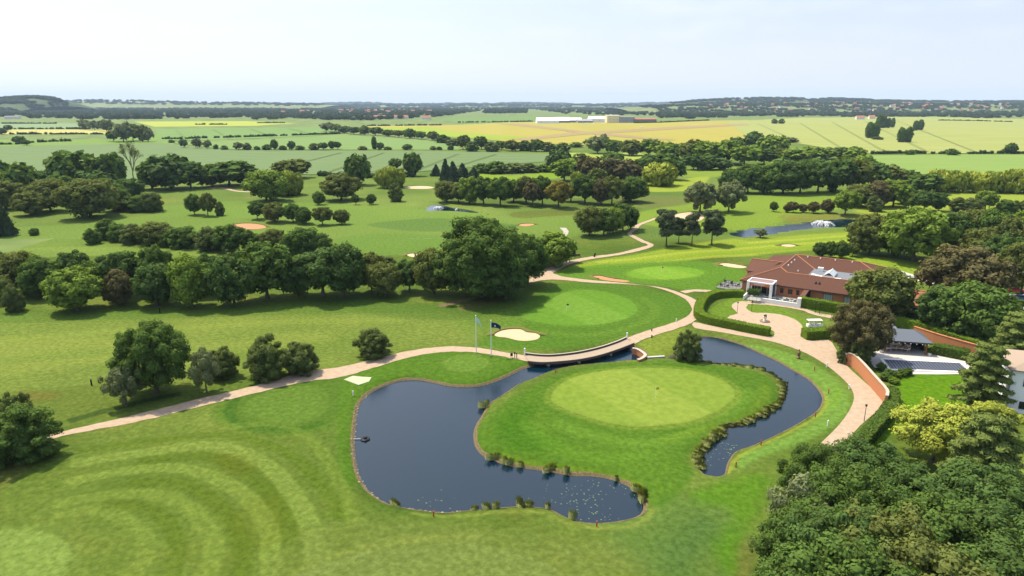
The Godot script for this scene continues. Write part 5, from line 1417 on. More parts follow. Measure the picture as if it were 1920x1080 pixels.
func make_far_country() -> void:
	var wood := textured("far_wood_floor", Color.WHITE, noise_tex(128, 0.05, 101, lin(0.035, 0.06, 0.02), lin(0.06, 0.085, 0.03)), Vector3(0.006, 0.006, 0.006))
	var slope := textured("far_slope", Color.WHITE, noise_tex(128, 0.03, 102, lin(0.07, 0.11, 0.03), lin(0.16, 0.17, 0.07)), Vector3(0.002, 0.002, 0.002))
	hill([-3225, 61.1, -3050, 69.4, -2762, 70.8, -2632, 77.7, -2559, 79.1, -2503, 72.2, -2465, 61.1, -2444, 47.2, -2429, 33.3], 3800.0, 900.0, wood, "dark wooded hill at the left end of the horizon")
	hill([-4539, 45, -4355, 62.4, -4071, 69.9, -3813, 69.9, -3248, 57.5, -2785, 50, -2064, 40, -1652, 30.1], 6800.0, 1800.0, slope, "long low ridge behind the wooded hill")
	hill([-3345, 21.4, -3165, 44.3, -2986, 57.4, -2838, 58.6, -2721, 50, -2634, 32.9, -2594, 15.7], 7800.0, 1200.0, wood, "blue dome shaped hill on the left horizon")
	hill([-5502, 18, -4836, 31.7, -4172, 35.4, -3509, 26.2, -3034, 44.5, -2560, 48.2, -2086, 28, -1518, 24.4, -1043, 37.2, -474, 29.9, 0, 42.7, 474, 40.9, 948, 29.9, 1518, 22.5, 2086, 35.4, 2560, 46.3, 3508, 48.2, 5120, 40.9, 7487, 63.7, 8433, 72.9, 9098, 63.7, 11281, 50], 12500.0, 2600.0, wood, "pale blue far ridge along the horizon")
	hill([1084, 29.5, 1232, 45.9, 1401, 60.2, 1612, 74.6, 1866, 81.5, 2035, 84.4, 2247, 82.7, 2312, 68.4, 2460, 76.6, 2544, 81.5, 2715, 74.6, 2971, 63.9, 3396, 58.2, 3990, 59, 5052, 56.1], 5600.0, 1600.0, wood, "wooded ridge on the right horizon")
	hill([621, 21.6, 882, 31.1, 1208, 37.4, 1599, 40.6, 1957, 45, 2415, 40.6, 2904, 41.8, 3883, 40.6], 4300.0, 1500.0, slope, "hillside with the town at the right")
	hill([-2679, 13.1, -2295, 25.4, -1657, 27.9, -1020, 22.9, -382, 30.3, 0, 31.6, 638, 25.4, 1211, 29.1, 1785, 19.2, 2041, 10], 8400.0, 1500.0, slope, "low rise beyond the village in the middle of the horizon")
	var far_leaf := foliage("far_wood", 0.050, 0.080, 0.030)
	var flat := func(_p: Vector2) -> float: return 0.0
	scatter("woodland", "dark belt of woodland across the left distance", [-4624.5, -5243.3, -4096.8, -6495, -2638.4, -6199.1, -2384, -6820.4, -1295.7, -4257.6, -940.6, -2517.5, -1103.4, -2190.9, -1354.2, -2190.9, -1457.6, -2122, -1671.8, -2190.9, -1939.3, -2190.9], 1900, Vector2(11, 19), Vector2(16, 30), far_leaf, 200, flat)
	scatter("woodland", "belt of woodland beyond the left fields", [-1953.5, -5243.3, -1658.5, -6820.4, -691, -7579.7, -207.3, -4542.4, -259.1, -2614.8, -408.3, -2057.3, -534, -2057.3, -714.9, -2342.9, -753.8, -2057.3, -1036.5, -2720], 1500, Vector2(9, 16), Vector2(14, 28), far_leaf, 201, flat)
	scatter("woodland", "woodland behind the airfield hangars", [-777.4, -8528.9, 296.2, -9749.3, 1878.7, -8528.9, 789.7, -3240.7, 539.9, -2833.9, 246.8, -3240.7, 172.8, -5681.4, -239.2, -5243.3], 1300, Vector2(9, 15), Vector2(14, 26), far_leaf, 202, flat)
	scatter("woodland", "dark rounded copse left of the hangars", [-134.7, -3403.4, 64.8, -3403.4, 103.7, -4867.8, -177.7, -4867.8], 260, Vector2(14, 22), Vector2(16, 26), far_leaf, 203, flat)
	scatter("woodland", "wide tree belt behind the barley field", [499.8, -2427.1, 853.6, -4006.4, 1278.4, -4542.4, 1999, -4867.8, 2739.4, -4867.8, 4220.2, -4867.8, 1905.9, -2190.9, 1776.9, -2427.1, 1572.7, -2342.9, 1475.1, -2614.8, 1196, -2614.8, 877.1, -2614.8, 570.1, -2264.4], 2300, Vector2(9, 16), Vector2(13, 26), far_leaf, 204, flat)
	var on_hill := func(p: Vector2) -> float: return crest_height(0, p)
	var on_ridge := func(p: Vector2) -> float: return crest_height(4, p)
	var slope_h := func(p: Vector2) -> float: return crest_height(5, p)
	scatter("woodland", "trees among the houses on the right hillside", [760.0, -3580.0, 4000.0, -3580.0, 4000.0, -4320.0, 760.0, -4320.0], 1500, Vector2(9, 15), Vector2(13, 26), far_leaf, 205, slope_h)
	scatter("woodland", "trees covering the wooded hill at the left", [-3000.0, -3360.0, -2330.0, -3360.0, -2330.0, -3860.0, -3000.0, -3860.0], 1100, Vector2(10, 16), Vector2(18, 34), far_leaf, 206, on_hill)
	scatter("woodland", "trees covering the ridge on the right horizon", [1250.0, -4850.0, 5200.0, -4850.0, 5200.0, -5650.0, 1250.0, -5650.0], 1700, Vector2(10, 18), Vector2(24, 46), far_leaf, 207, on_ridge)
	var on_rise := func(p: Vector2) -> float: return crest_height(6, p)
	scatter("woodland", "hazy trees on the low rise in the middle of the horizon", [-2700.0, -7750.0, 2000.0, -7750.0, 2000.0, -8450.0, -2700.0, -8450.0], 900, Vector2(10, 20), Vector2(26, 60), far_leaf, 209, on_rise)
	var on_far := func(p: Vector2) -> float: return crest_height(3, p)
	scatter("woodland", "hazy far woods breaking the line of the horizon", [-5600.0, -11900.0, 9000.0, -11900.0, 9000.0, -12550.0, -5600.0, -12550.0], 700, Vector2(14, 34), Vector2(60, 160), far_leaf, 210, on_far)
	var on_low := func(p: Vector2) -> float: return crest_height(1, p)
	scatter("woodland", "hedgerow trees on the long low ridge at the left", [-4700.0, -6300.0, -1800.0, -6300.0, -1800.0, -6850.0, -4700.0, -6850.0], 380, Vector2(10, 20), Vector2(24, 46), far_leaf, 208, on_low)
	# towns, farms
	var r := RandomNumberGenerator.new()
	r.seed = 12
	var white := mat("render_white", lin(0.62, 0.60, 0.56), 0.9)
	var brick := mat("far_brick", lin(0.30, 0.15, 0.10), 0.9)
	var tiles := mat("far_tiles", lin(0.27, 0.12, 0.08), 0.9)
	var slate := mat("far_slate", lin(0.15, 0.15, 0.16), 0.8)
	for i in 70:
		var z := -r.randf_range(3600.0, 4250.0)
		var x := r.randf_range(1080.0, 3150.0)
		house(Vector3(x, slope_h.call(Vector2(x, z)) + 2.0, z), 16.0, 11.0, 8.0, 5.0, r.randf_range(-0.6, 0.6), white if i % 3 == 0 else brick, tiles if i % 4 else slate, "town_house", "small house among the trees of the far hillside town", "houses of the far hillside town")
	for i in 26:
		house(Vector3(r.randf_range(-1150.0, -420.0), 1.0, -r.randf_range(3300.0, 4600.0)), 16.0, 11.0, 9.0, 5.0, r.randf_range(-0.6, 0.6), white if i % 3 == 0 else brick, tiles, "village_house", "small house of the far village left of the middle", "houses of the far village")
	for s in [[Vector3(-1616.99, 0, -2264.38), 44.0, "long white farm shed at the far left before the dark wood"], [Vector3(-1268.86, 0, -2342.93), 30.0, "white farmhouse at the foot of the dark wood, left copse behind it"], [Vector3(-1209.88, 0, -2342.93), 22.0, "small white farmhouse right of the other one below the dark wood"]]:
		house(s[0], s[1], 14.0, 6.0, 4.0, 0.1, white, slate, "farm_building", s[2], "")
	for s in [[Vector3(-428.43, 0, -2264.38), 40.0, "long low red roofed farm building near the diagonal hedgerow"], [Vector3(-359.33, 0, -2264.38), 46.0, "large red roofed farm building with white gable near the diagonal hedgerow"], [Vector3(-267.49, 0, -2190.89), 26.0, "small pale farm building, rightmost by the diagonal hedgerow"], [Vector3(1090.03, 0, -2190.89), 24.0, "white farmhouse among trees at the barley field's far edge"], [Vector3(1164.37, 0, -2264.38), 18.0, "small white cottage right of the farmhouse beyond the barley field"]]:
		house(s[0], s[1], 16.0, 6.0, 6.0, -0.15, white, tiles, "farm_building", s[2], "")
	var tower := thing("tower_block", "pale tower block on the right skyline", "building", Vector3(5863.81, 0, -9749.29), 0.2)
	var tb := MB.new()
	tb.cbox(Vector3(0, 40, 0), Vector3(44, 80, 30), 1.0)
	obj("wall", tb.done(), white, tower)
	obj("lift_house", box_mesh(Vector3(14, 8, 12)), slate, tower, Vector3(0, 80, 0))
	# airfield hangars
	var sheet := mat("hangar_sheet", lin(0.72, 0.73, 0.75), 0.5, 0.4)
	var grey := mat("hangar_grey", lin(0.24, 0.25, 0.28), 0.7)
	var cream := mat("hangar_cream", lin(0.62, 0.55, 0.34), 0.8)
	var spots := [Vector3(90.01, 0, -1784.8), Vector3(130.27, 0, -1833.4), Vector3(161.87, 0, -1858.7), Vector3(190.5, 0, -1833.4), Vector3(233.22, 0, -1884.71), Vector3(263.34, 0, -1833.4), Vector3(298.35, 0, -1833.4), Vector3(345.98, 0, -1833.4)]
	var kinds := [[56.0, 34.0, 7.0, 7.0, sheet, sheet, "white arched hangar, leftmost at the airfield"], [36.0, 30.0, 6.0, 8.0, grey, sheet, "white hangar with grey gable, second at the airfield"], [44.0, 26.0, 6.0, 6.0, grey, sheet, "low grey fronted hangar in the middle of the airfield row"], [40.0, 24.0, 5.0, 4.0, grey, grey, "dark low shed right of the grey fronted hangar"], [56.0, 30.0, 10.0, 5.0, sheet, sheet, "long white hangar near the cream airfield building"], [34.0, 28.0, 19.0, 0.3, cream, sheet, "tall cream and white block at the airfield"], [40.0, 26.0, 15.0, 0.3, grey, grey, "dark grey block right of the cream airfield building"], [62.0, 20.0, 9.0, 3.0, slate, tiles, "long low dark building at the right end of the airfield"]]
	for i in spots.size():
		var k: Array = kinds[i]
		house(spots[i], k[0], k[1], k[2], k[3], 0.08, k[4], k[5], "hangar", k[6], "airfield buildings")
	# parked light aeroplanes
	var plane_at := [Vector3(178.8, 0, -1694.87), Vector3(196.94, 0, -1694.87), Vector3(221.56, 0, -1694.87), Vector3(274.91, 0, -1472.02)]
	for i in 4:
		var o := thing("aeroplane", ["white light aeroplane parked at the left of the apron", "white light aeroplane parked in the middle of the apron", "white light aeroplane parked before the cream building", "light aeroplane alone on the ochre airfield grass"][i], "aeroplane", plane_at[i], 0.4 + i, "parked aeroplanes")
		var f := MB.new()
		f.tube(Vector3(-4.0, 1.6, 0), Vector3(2.2, 1.6, 0), 0.25, 0.75, 8)
		f.tube(Vector3(2.2, 1.6, 0), Vector3(4.0, 1.5, 0), 0.75, 0.35, 8)
		obj("fuselage", f.done(), sheet, o)
		var w := MB.new()
		w.box(Vector3(1.0, 2.3, 0), Vector3(1.6, 0.2, 11.0))
		obj("wing", w.done(), sheet, o)
		var t := MB.new()
		t.box(Vector3(-3.8, 2.4, 0), Vector3(1.0, 1.6, 0.15))
		t.box(Vector3(-3.8, 1.8, 0), Vector3(0.9, 0.12, 3.4))
		obj("tail", t.done(), sheet, o)
	# field hedges, each a low uneven line of bushes
	var hedge_leaf := foliage("field_hedge", 0.040, 0.070, 0.022)
	var lines := [
		[[364.9, -698.2, 403.7, -705.7, 448.1, -698.2, 501.9, -705.7], "hedge along the top of the green meadow at the right"], [[501.9, -705.7, 545.5, -705.7, 593.8, -698.2], "hedge running out of the picture at the right meadow"],
		[[-825.7, -1144.7, -746.7, -1144.7, -658.8, -1144.7], "hedge below the straw yellow strip"], [[-1057.3, -1353.2, -930.8, -1381.1, -833.5, -1381.1], "hedge above the straw yellow strip"], [[-1355.5, -1738.7, -1196, -1738.7, -1132.2, -1738.7], "hedge of the sage green field at the far left"],
		[[-669.2, -851.4, -611.3, -862.5], "short dark hedge at the far left edge"], [[-621.9, -897.6, -610.6, -922.5, -591.7, -935.5], "dark hedge left of the far copse"], [[-436.6, -1021.8, -396.8, -1054.2, -339.8, -1106.7, -285.9, -1164.6], "long dark hedge between the two green fields"],
		[[-503, -991.4, -468.7, -991.4, -446, -1021.8], "hedge at the foot of the spring green field"], [[-752.1, -1653.2, -707.9, -1653.2, -672.5, -1653.2], "hedge in the yellow green field"], [[-649.2, -1784.8, -600.1, -1784.8, -572.8, -1784.8], "short hedge beyond the spring green field"],
		[[-140.1, -1833.4, 0, -1884.7, 59.2, -1938.9], "hedge along the far side of the airfield"], [[1256.4, -2057.3, 1326.2, -1996.4, 1353.3, -1884.7], "broken hedge at the far side of the barley field"], [[313.7, -1784.8, 392.2, -1833.4, 581.1, -2057.3], "hedge behind the dark airfield building"],
		[[-325.4, -1575.7, -265.2, -1575.7, -154.2, -1613.5], "broken hedge at the left end of the airfield"], [[-136.2, -485.2, -102.9, -471, -74.6, -478, -60.1, -481.6], "hedge along the near edge of the big grey green field"]]
	var rr := RandomNumberGenerator.new()
	rr.seed = 33
	for i in lines.size():
		var p := dense(flat_points(lines[i][0]), 4.0, false)
		var lob := []
		var c := p[p.size() / 2]
		for q in p:
			if rr.randf() < 0.12:
				continue
			var s := rr.randf_range(1.3, 2.7)
			lob.append([Vector3(q.x - c.x, s * 0.6, q.y - c.y), Vector3(rr.randf_range(2.2, 3.6), s, rr.randf_range(1.6, 2.6))])
		var o := obj("field_hedge", crown(lob, lob.size() * 14, 0.9, 300 + i, 0.3, 1.2, 0.85), hedge_leaf, null, Vector3(c.x, 0.3, c.y))
		tag(o, lines[i][1], "hedge", "field hedges")
# ------------------------------------------------------------------ waterside, bridge, hedges
func blades(count: int, spread: float, sd: int) -> ArrayMesh:
	var r := RandomNumberGenerator.new()
	r.seed = sd
	var b := MB.new()
	b.use_c = true
	for i in count:
		var a := r.randf() * TAU
		var d := sqrt(r.randf()) * spread
		var p := Vector3(cos(a) * d, 0, sin(a) * d)
		var w := Vector3(cos(a + 1.3), 0, sin(a + 1.3)) * r.randf_range(0.02, 0.04)
		var h := r.randf_range(0.6, 1.0)
		var t := p + Vector3(cos(a) * r.randf_range(0.0, 0.35), h, sin(a) * r.randf_range(0.0, 0.35))
		var m := p.lerp(t, 0.6) + Vector3(0, 0.1, 0)
		var nn := Vector3(cos(a), 0.6, sin(a)).normalized()
		b.stri(p - w, p + w, m + w, nn, nn, nn)
		b.stri(p - w, m + w, m - w, nn, nn, nn)
		b.stri(m - w, m + w, t, nn, nn, nn)
		var g := r.randf_range(0.7, 1.3)
		var c := Color(g * r.randf_range(0.9, 1.5), g, g * 0.9)
		for k in 9:
			b.c.append(c)
	return b.done()

func make_waterside() -> void:
	var reed := foliage("reed", 0.20, 0.24, 0.09, 0.6)
	var m1 := blades(150, 0.5, 61)
	var spots := [[Vector2(-4.89, -107.74), 1.5, 1.5], [Vector2(-4.4, -109.47), 1.1, 1.1], [Vector2(-2.84, -90.11), 1.3, 1.4], [Vector2(-1.09, -89.03), 1.1, 1.2], [Vector2(-0.39, -88.73), 1.2, 1.2], [Vector2(1.16, -88.13), 1.2, 1.3], [Vector2(5.27, -86.8), 1.4, 1.3], [Vector2(7.73, -86.07), 1.3, 1.3], [Vector2(14.53, -84.38), 0.8, 0.9], [Vector2(16.81, -81.68), 1.6, 1.5], [Vector2(17.33, -79.75), 1.7, 1.5], [Vector2(7.69, -75.08), 1.5, 1.4], [Vector2(4.65, -77.54), 1.0, 1.0], [Vector2(2.09, -77.9), 1.5, 1.2], [Vector2(1.04, -77.9), 1.5, 1.2], [Vector2(-2.08, -77.54), 1.4, 1.0], [Vector2(-3.32, -77.3), 1.4, 1.0], [Vector2(-4.83, -77.06), 1.2, 0.9], [Vector2(-15.28, -78.14), 1.2, 1.0]]
	for i in spots.size():
		var s: Array = spots[i]
		var o := obj("reed_clump", m1, reed, null, Vector3(s[0].x, -0.75, s[0].y), i * 1.7)
		o.scale = Vector3(s[1] * [1.2, 0.9, 1.7, 0.7][i % 4], s[2] * [0.8, 0.6, 0.7, 0.95][i % 4], s[1] * 0.65)
		var where: String = "tall reed clump on the bank above the pond's left bay" if i < 2 else ("reed clump on the peninsula's lower shore, %s from the left" % ORDINALS[i - 2] if i < 9 else ("reed clump at the pond's right tip, %s one" % ["upper", "lower"][i - 9] if i < 11 else "reed clump on the pond's bottom shore, %s from the right" % ORDINALS[i - 11]))
		if i == 0:
			where = "broad reed clump on the peninsula where the channel opens"
		tag(o, where, "reeds", "reed clumps round the pond")
	# the reed belt along the peninsula's outer shore
	var r := RandomNumberGenerator.new()
	r.seed = 8
	var belt := dense(flat_points([33.1, -130.8, 35.4, -129.6, 37.9, -129, 41.5, -127.5, 45.6, -126.1, 48.7, -124.7, 50.5, -122, 50.5, -117.6, 48.9, -113.3, 46.8, -109.5, 43.7, -106.3, 40.2, -103.2, 37.4, -101.7, 34.9, -101.1, 32.7, -97.6, 31.4, -95.8, 29.1, -93.6, 27.8, -91.5, 27.1, -88.9, 27.1, -86.8]), 0.36, false)
	var mm := MultiMesh.new()
	mm.transform_format = MultiMesh.TRANSFORM_3D
	mm.use_colors = true
	mm.mesh = m1
	mm.instance_count = belt.size()
	var uneven := FastNoiseLite.new()
	uneven.frequency = 0.09
	for i in belt.size():
		var thick := clampf(0.75 + 1.5 * uneven.get_noise_2dv(belt[i]), 0.05, 1.6)
		var p := belt[i] + Vector2(r.randf_range(-1.0, 1.0), r.randf_range(-1.0, 1.0)) * (0.25 + 0.4 * thick)
		var h := r.randf_range(0.5, 1.2) * (0.12 + 0.55 * thick)
		mm.set_instance_transform(i, Transform3D(Basis(Vector3.UP, r.randf() * TAU).scaled(Vector3(1.1, h, 1.1)), Vector3(p.x, WATER + 0.1, p.y)))
		var g := r.randf_range(0.75, 1.2)
		mm.set_instance_color(i, Color(g, g, g))
	var o := MultiMeshInstance3D.new()
	o.name = "reed_bed"
	o.multimesh = mm
	o.material_override = reed
	add_child(o)
	o.set_meta("kind", "stuff")
	tag(o, "thick belt of reeds along the outer shore of the peninsula", "reeds")
	# stones on the left and lower shore
	var stone := MB.new()
	stone.lathe(Vector3.ZERO, [Vector2(0, -0.3), Vector2(0.42, -0.22), Vector2(0.5, 0.02), Vector2(0.34, 0.22), Vector2(0, 0.28)], 6)
	var shore := dense(flat_points([-26, -113.3, -26.6, -108.2, -25.6, -101.3, -24.6, -95.8, -23.2, -90.4, -21.9, -86.4, -20.3, -82.9, -18.4, -80.5, -16.7, -78.9, -14.8, -78, -12.9, -77.4, -10.5, -76.9, -8.2, -76.6, -6, -77.1]), 0.26, false)
	var sm := MultiMesh.new()
	sm.transform_format = MultiMesh.TRANSFORM_3D
	sm.use_colors = true
	sm.mesh = stone.done()
	sm.instance_count = shore.size()
	for i in shore.size():
		var p := shore[i] + Vector2(r.randf_range(-0.6, 0.35), r.randf_range(-0.3, 0.5))
		var s := r.randf_range(0.1, 0.34)
		sm.set_instance_transform(i, Transform3D(Basis(Vector3.UP, r.randf() * TAU).scaled(Vector3(s * r.randf_range(0.8, 1.6), s, s)), Vector3(p.x, height(p.x, p.y) + 0.04, p.y)))
		var g := r.randf_range(0.5, 1.3)
		sm.set_instance_color(i, Color(g, g * 0.95, g * 0.85))
	var so := MultiMeshInstance3D.new()
	so.name = "shore_stones"
	so.multimesh = sm
	var smat := mat("shore_stone", lin(0.19, 0.17, 0.13), 0.9)
	smat.vertex_color_use_as_albedo = true
	so.material_override = smat
	add_child(so)
	so.set_meta("kind", "stuff")
	tag(so, "pale stones strewn along the pond's left and lower shore", "stones")
	# lily pads
	var pad := MB.new()
	for k in 9:
		pad.tri(Vector3.ZERO, Vector3(cos(k * 0.66), 0, sin(k * 0.66)), Vector3(cos(k * 0.66 + 0.66), 0, sin(k * 0.66 + 0.66)), Vector3.UP)
	var patches := [[Vector2(6.49, -81.16), 4.0, 20], [Vector2(8.83, -79.25), 4.0, 26], [Vector2(10.93, -76.23), 4.0, 34], [Vector2(11.12, -83.83), 4.0, 26], [Vector2(13.6, -80.51), 5.0, 18], [Vector2(32.47, -93.98), 2.0, 24], [Vector2(30.45, -90.42), 3.0, 20], [Vector2(-11.12, -77.78), 4.0, 16]]
	var total := 0
	for q in patches:
		total += q[2]
	var pm := MultiMesh.new()
	pm.transform_format = MultiMesh.TRANSFORM_3D
	pm.mesh = pad.done()
	pm.instance_count = total
	var at := 0
	for q in patches:
		for i in q[2]:
			var p: Vector2 = q[0] + Vector2(r.randfn() * q[1] * 0.6, r.randfn() * q[1] * 0.4)
			var s := r.randf_range(0.04, 0.13)
			if pond_distance(p) > -0.3:
				s *= 0.2
			pm.set_instance_transform(at, Transform3D(Basis(Vector3.UP, r.randf() * TAU).scaled(Vector3(s, 1, s)), Vector3(p.x, WATER + 0.012 + 0.0001 * (at % 60), p.y)))
			at += 1
	var po := MultiMeshInstance3D.new()
	po.name = "lily_pads"
	po.multimesh = pm
	po.material_override = mat("lily", lin(0.085, 0.125, 0.055), 0.6)
	add_child(po)
	po.set_meta("kind", "stuff")
	tag(po, "small pale lily pads floating at the pond's right end", "lily pads")
	# aerator float by the left shore
	var f := thing("pond_aerator", "small black float with a pale arm near the pond's left shore", "aerator", Vector3(-22.99, -0.9, -96.37))
	var fb := MB.new()
	fb.lathe(Vector3.ZERO, [Vector2(0, 0.02), Vector2(0.7, 0.02), Vector2(0.75, 0.14), Vector2(0.6, 0.24), Vector2(0.3, 0.26), Vector2(0.28, 0.5), Vector2(0, 0.52)], 10)
	obj("float", fb.done(), mat("black_plastic", lin(0.012, 0.012, 0.014), 0.4), f)
	var arm := MB.new()
	arm.tube(Vector3(-0.5, 0.12, 0), Vector3(-2.3, 0.12, 0.1), 0.05, 0.05, 6)
	obj("arm", arm.done(), mat("pale_pipe", lin(0.4, 0.42, 0.45), 0.5), f)
	# water sprays
	var foam := mat("spray_white", lin(0.80, 0.82, 0.85), 0.5)
	for s in [[Vector3(134.91, -0.9, -291.25), 5.2, 1.6, 110, "white fountain spray in the pond beyond the clubhouse"], [Vector3(-36.77, -0.9, -337.48), 2.8, 1.0, 50, "white foaming cascade in the short water channel"], [Vector3(-27.04, -0.9, -332.24), 1.0, 1.1, 18, "small white water jet right of the foaming cascade"]]:
		var o2 := thing("fountain_spray", s[4], "fountain", s[0])
		var jet := MB.new()
		for k in s[3]:
			var a := r.randf() * TAU
			var reach: float = s[1] * r.randf_range(0.25, 1.0)
			var top: float = s[2] * r.randf_range(0.5, 1.0)
			var prev := Vector3(0, 0.1, 0)
			for j in 7:
				var t := (j + 1) / 7.0
				var q := Vector3(cos(a) * reach * t, top * 4.0 * t * (1.0 - t), sin(a) * reach * t)
				jet.tube(prev, q, 0.04, 0.07, 4, false)
				prev = q
		obj("water_jets", jet.done(), foam, o2)
		var noz := MB.new()
		noz.lathe(Vector3.ZERO, [Vector2(0.5, -0.05), Vector2(0.5, 0.1), Vector2(0.2, 0.2), Vector2(0, 0.22)], 8)
		obj("nozzle", noz.done(), mat("black_plastic", lin(0.012, 0.012, 0.014), 0.4), o2)
	# low weir wall between the two waters
	var wl := MB.new()
	var w0 := Vector3(27.54, 0.1, -129.37)
	var w1 := Vector3(31.14, 0.1, -129.98)
	var wd := (w1 - w0)
	wl.bar((w0 + w1) * 0.5 + Vector3(0, -0.4, 0), wd * 0.5, Vector3(0, 0.5, 0), Vector3(-wd.z, 0, wd.x).normalized() * 0.3)
	tag(obj("weir_wall", wl.done(), mat("weir_concrete", lin(0.32, 0.33, 0.31), 0.9)), "low grey wall between the pond and its arm", "wall")

func make_bridge() -> void:
	var far_side := smooth(flat_points([2.6, -130.7, 5.7, -129.8, 8.7, -129.8, 13.5, -131.3, 18.3, -134.1, 22.6, -137.7, 25.2, -140.5]), false, 6)
	var near_side := smooth(flat_points([3.2, -127.1, 5.8, -126.5, 8.5, -126.8, 13.2, -128, 17.8, -130.4, 22.4, -134.1, 26.2, -137.7]), false, 6)
	var at := Vector3((far_side[0].x + near_side[0].x) * 0.5, 0, (far_side[0].y + near_side[0].y) * 0.5)
	var o := thing("footbridge", "curved flat bridge carrying the cart path over the pond channel", "bridge", at)
	var n := mini(far_side.size(), near_side.size())
	var deck := MB.new()
	var beam_n := MB.new()
	var beam_f := MB.new()
	var cap := MB.new()
	var post := MB.new()
	var y := 0.16
	for i in n - 1:
		var a := Vector3(far_side[i].x, y, far_side[i].y) - at
		var b := Vector3(far_side[i + 1].x, y, far_side[i + 1].y) - at
		var c := Vector3(near_side[i + 1].x, y, near_side[i + 1].y) - at
		var d := Vector3(near_side[i].x, y, near_side[i].y) - at
		deck.quad(a, b, c, d, Vector3.UP)
		deck.quad(a - Vector3(0, 0.2, 0), b - Vector3(0, 0.2, 0), c - Vector3(0, 0.2, 0), d - Vector3(0, 0.2, 0), Vector3.DOWN)
		var e := (c - d).normalized()
		var out := Vector3(-e.z, 0, e.x)
		if out.dot(d - a) < 0.0:
			out = -out
		beam_n.bar((c + d) * 0.5 + out * 0.12 + Vector3(0, -0.14, 0), (c - d) * 0.51, Vector3(0, 0.24, 0), out * 0.1)
		beam_f.bar((a + b) * 0.5 - out * 0.14 + Vector3(0, -0.05, 0), (b - a) * 0.51, Vector3(0, 0.4, 0), out * 0.1)
		cap.bar((a + b) * 0.5 - out * 0.14 + Vector3(0, 0.39, 0), (b - a) * 0.51, Vector3(0, 0.04, 0), out * 0.14)
	obj("deck", deck.done(), textured("bridge_deck", Color.WHITE, noise_tex(256, 0.04, 111, Color(0.5, 0.446, 0.398), Color(0.589, 0.535, 0.482)), Vector3(0.25, 0.25, 0.25)), o)
	var timber := textured("bridge_timber", Color.WHITE, noise_tex(128, 0.05, 112, lin(0.05, 0.042, 0.034), lin(0.12, 0.10, 0.085)), Vector3(0.6, 2.0, 0.6))
	obj("side_beam", beam_n.done(), timber, o)
	obj("parapet", beam_f.done(), timber, o)
	obj("parapet_cap", cap.done(), mat("bridge_cap", lin(0.34, 0.31, 0.27), 0.8), o)
	for i in [0, n - 1]:
		var p := Vector3(far_side[i].x, 0.0, far_side[i].y) - at
		var pm := MB.new()
		pm.cbox(p + Vector3(0, 0.8, 0), Vector3(0.3, 1.6, 0.3), 0.05)
		obj("end_post", pm.done(), mat("white_paint", lin(0.7, 0.7, 0.68), 0.6), o)
	for k in [0.25, 0.5, 0.75]:
		var i := int(k * n)
		var p := Vector3((far_side[i].x + near_side[i].x) * 0.5, -1.0, (far_side[i].y + near_side[i].y) * 0.5) - at
		var pm := MB.new()
		pm.box(p + Vector3(0, 0.2, 0), Vector3(0.5, 1.9, 2.2), 0.3)
		obj("pier", pm.done(), mat("weir_concrete", lin(0.32, 0.33, 0.31), 0.9), o)
	var brick := brick_material()
	var ab := thing("abutment_wall", "curved orange brick wall at the water's end by the bridge", "wall", Vector3(26.96, 0, -131.46))
	var line := smooth(flat_points([25.3, -134, 26.2, -133.4, 26.9, -131.8, 27.2, -130, 26.2, -128.2, 25.2, -127.3]), false, 4)
	wall_along(line, ab.position, 0.5, -1.2, 0.35, ab, brick, mat("stone_cap", lin(0.34, 0.30, 0.25), 0.8))

func brick_material() -> StandardMaterial3D:
	return textured("red_brick", Color.WHITE, noise_tex(256, 0.12, 121, lin(0.30, 0.115, 0.055), lin(0.50, 0.22, 0.11), 5), Vector3(0.5, 1.2, 0.5))

func wall_along(line: PackedVector2Array, at: Vector3, thick: float, bottom: float, top: float, parent: Node3D, m: Material, cap_m: Material) -> void:
	var b := MB.new()
	var c := MB.new()
	for i in line.size() - 1:
		var p := Vector3(line[i].x, 0, line[i].y) - Vector3(at.x, 0, at.z)
		var q := Vector3(line[i + 1].x, 0, line[i + 1].y) - Vector3(at.x, 0, at.z)
		var d := (q - p).normalized()
		var s := Vector3(-d.z, 0, d.x) * thick * 0.5
		b.bar((p + q) * 0.5 + Vector3(0, (bottom + top) * 0.5, 0), (q - p) * 0.52, Vector3(0, (top - bottom) * 0.5, 0), s)
		c.bar((p + q) * 0.5 + Vector3(0, top + 0.06, 0), (q - p) * 0.53, Vector3(0, 0.06, 0), s * 1.3)
	obj("brickwork", b.done(), m, parent)
	obj("coping", c.done(), cap_m, parent)

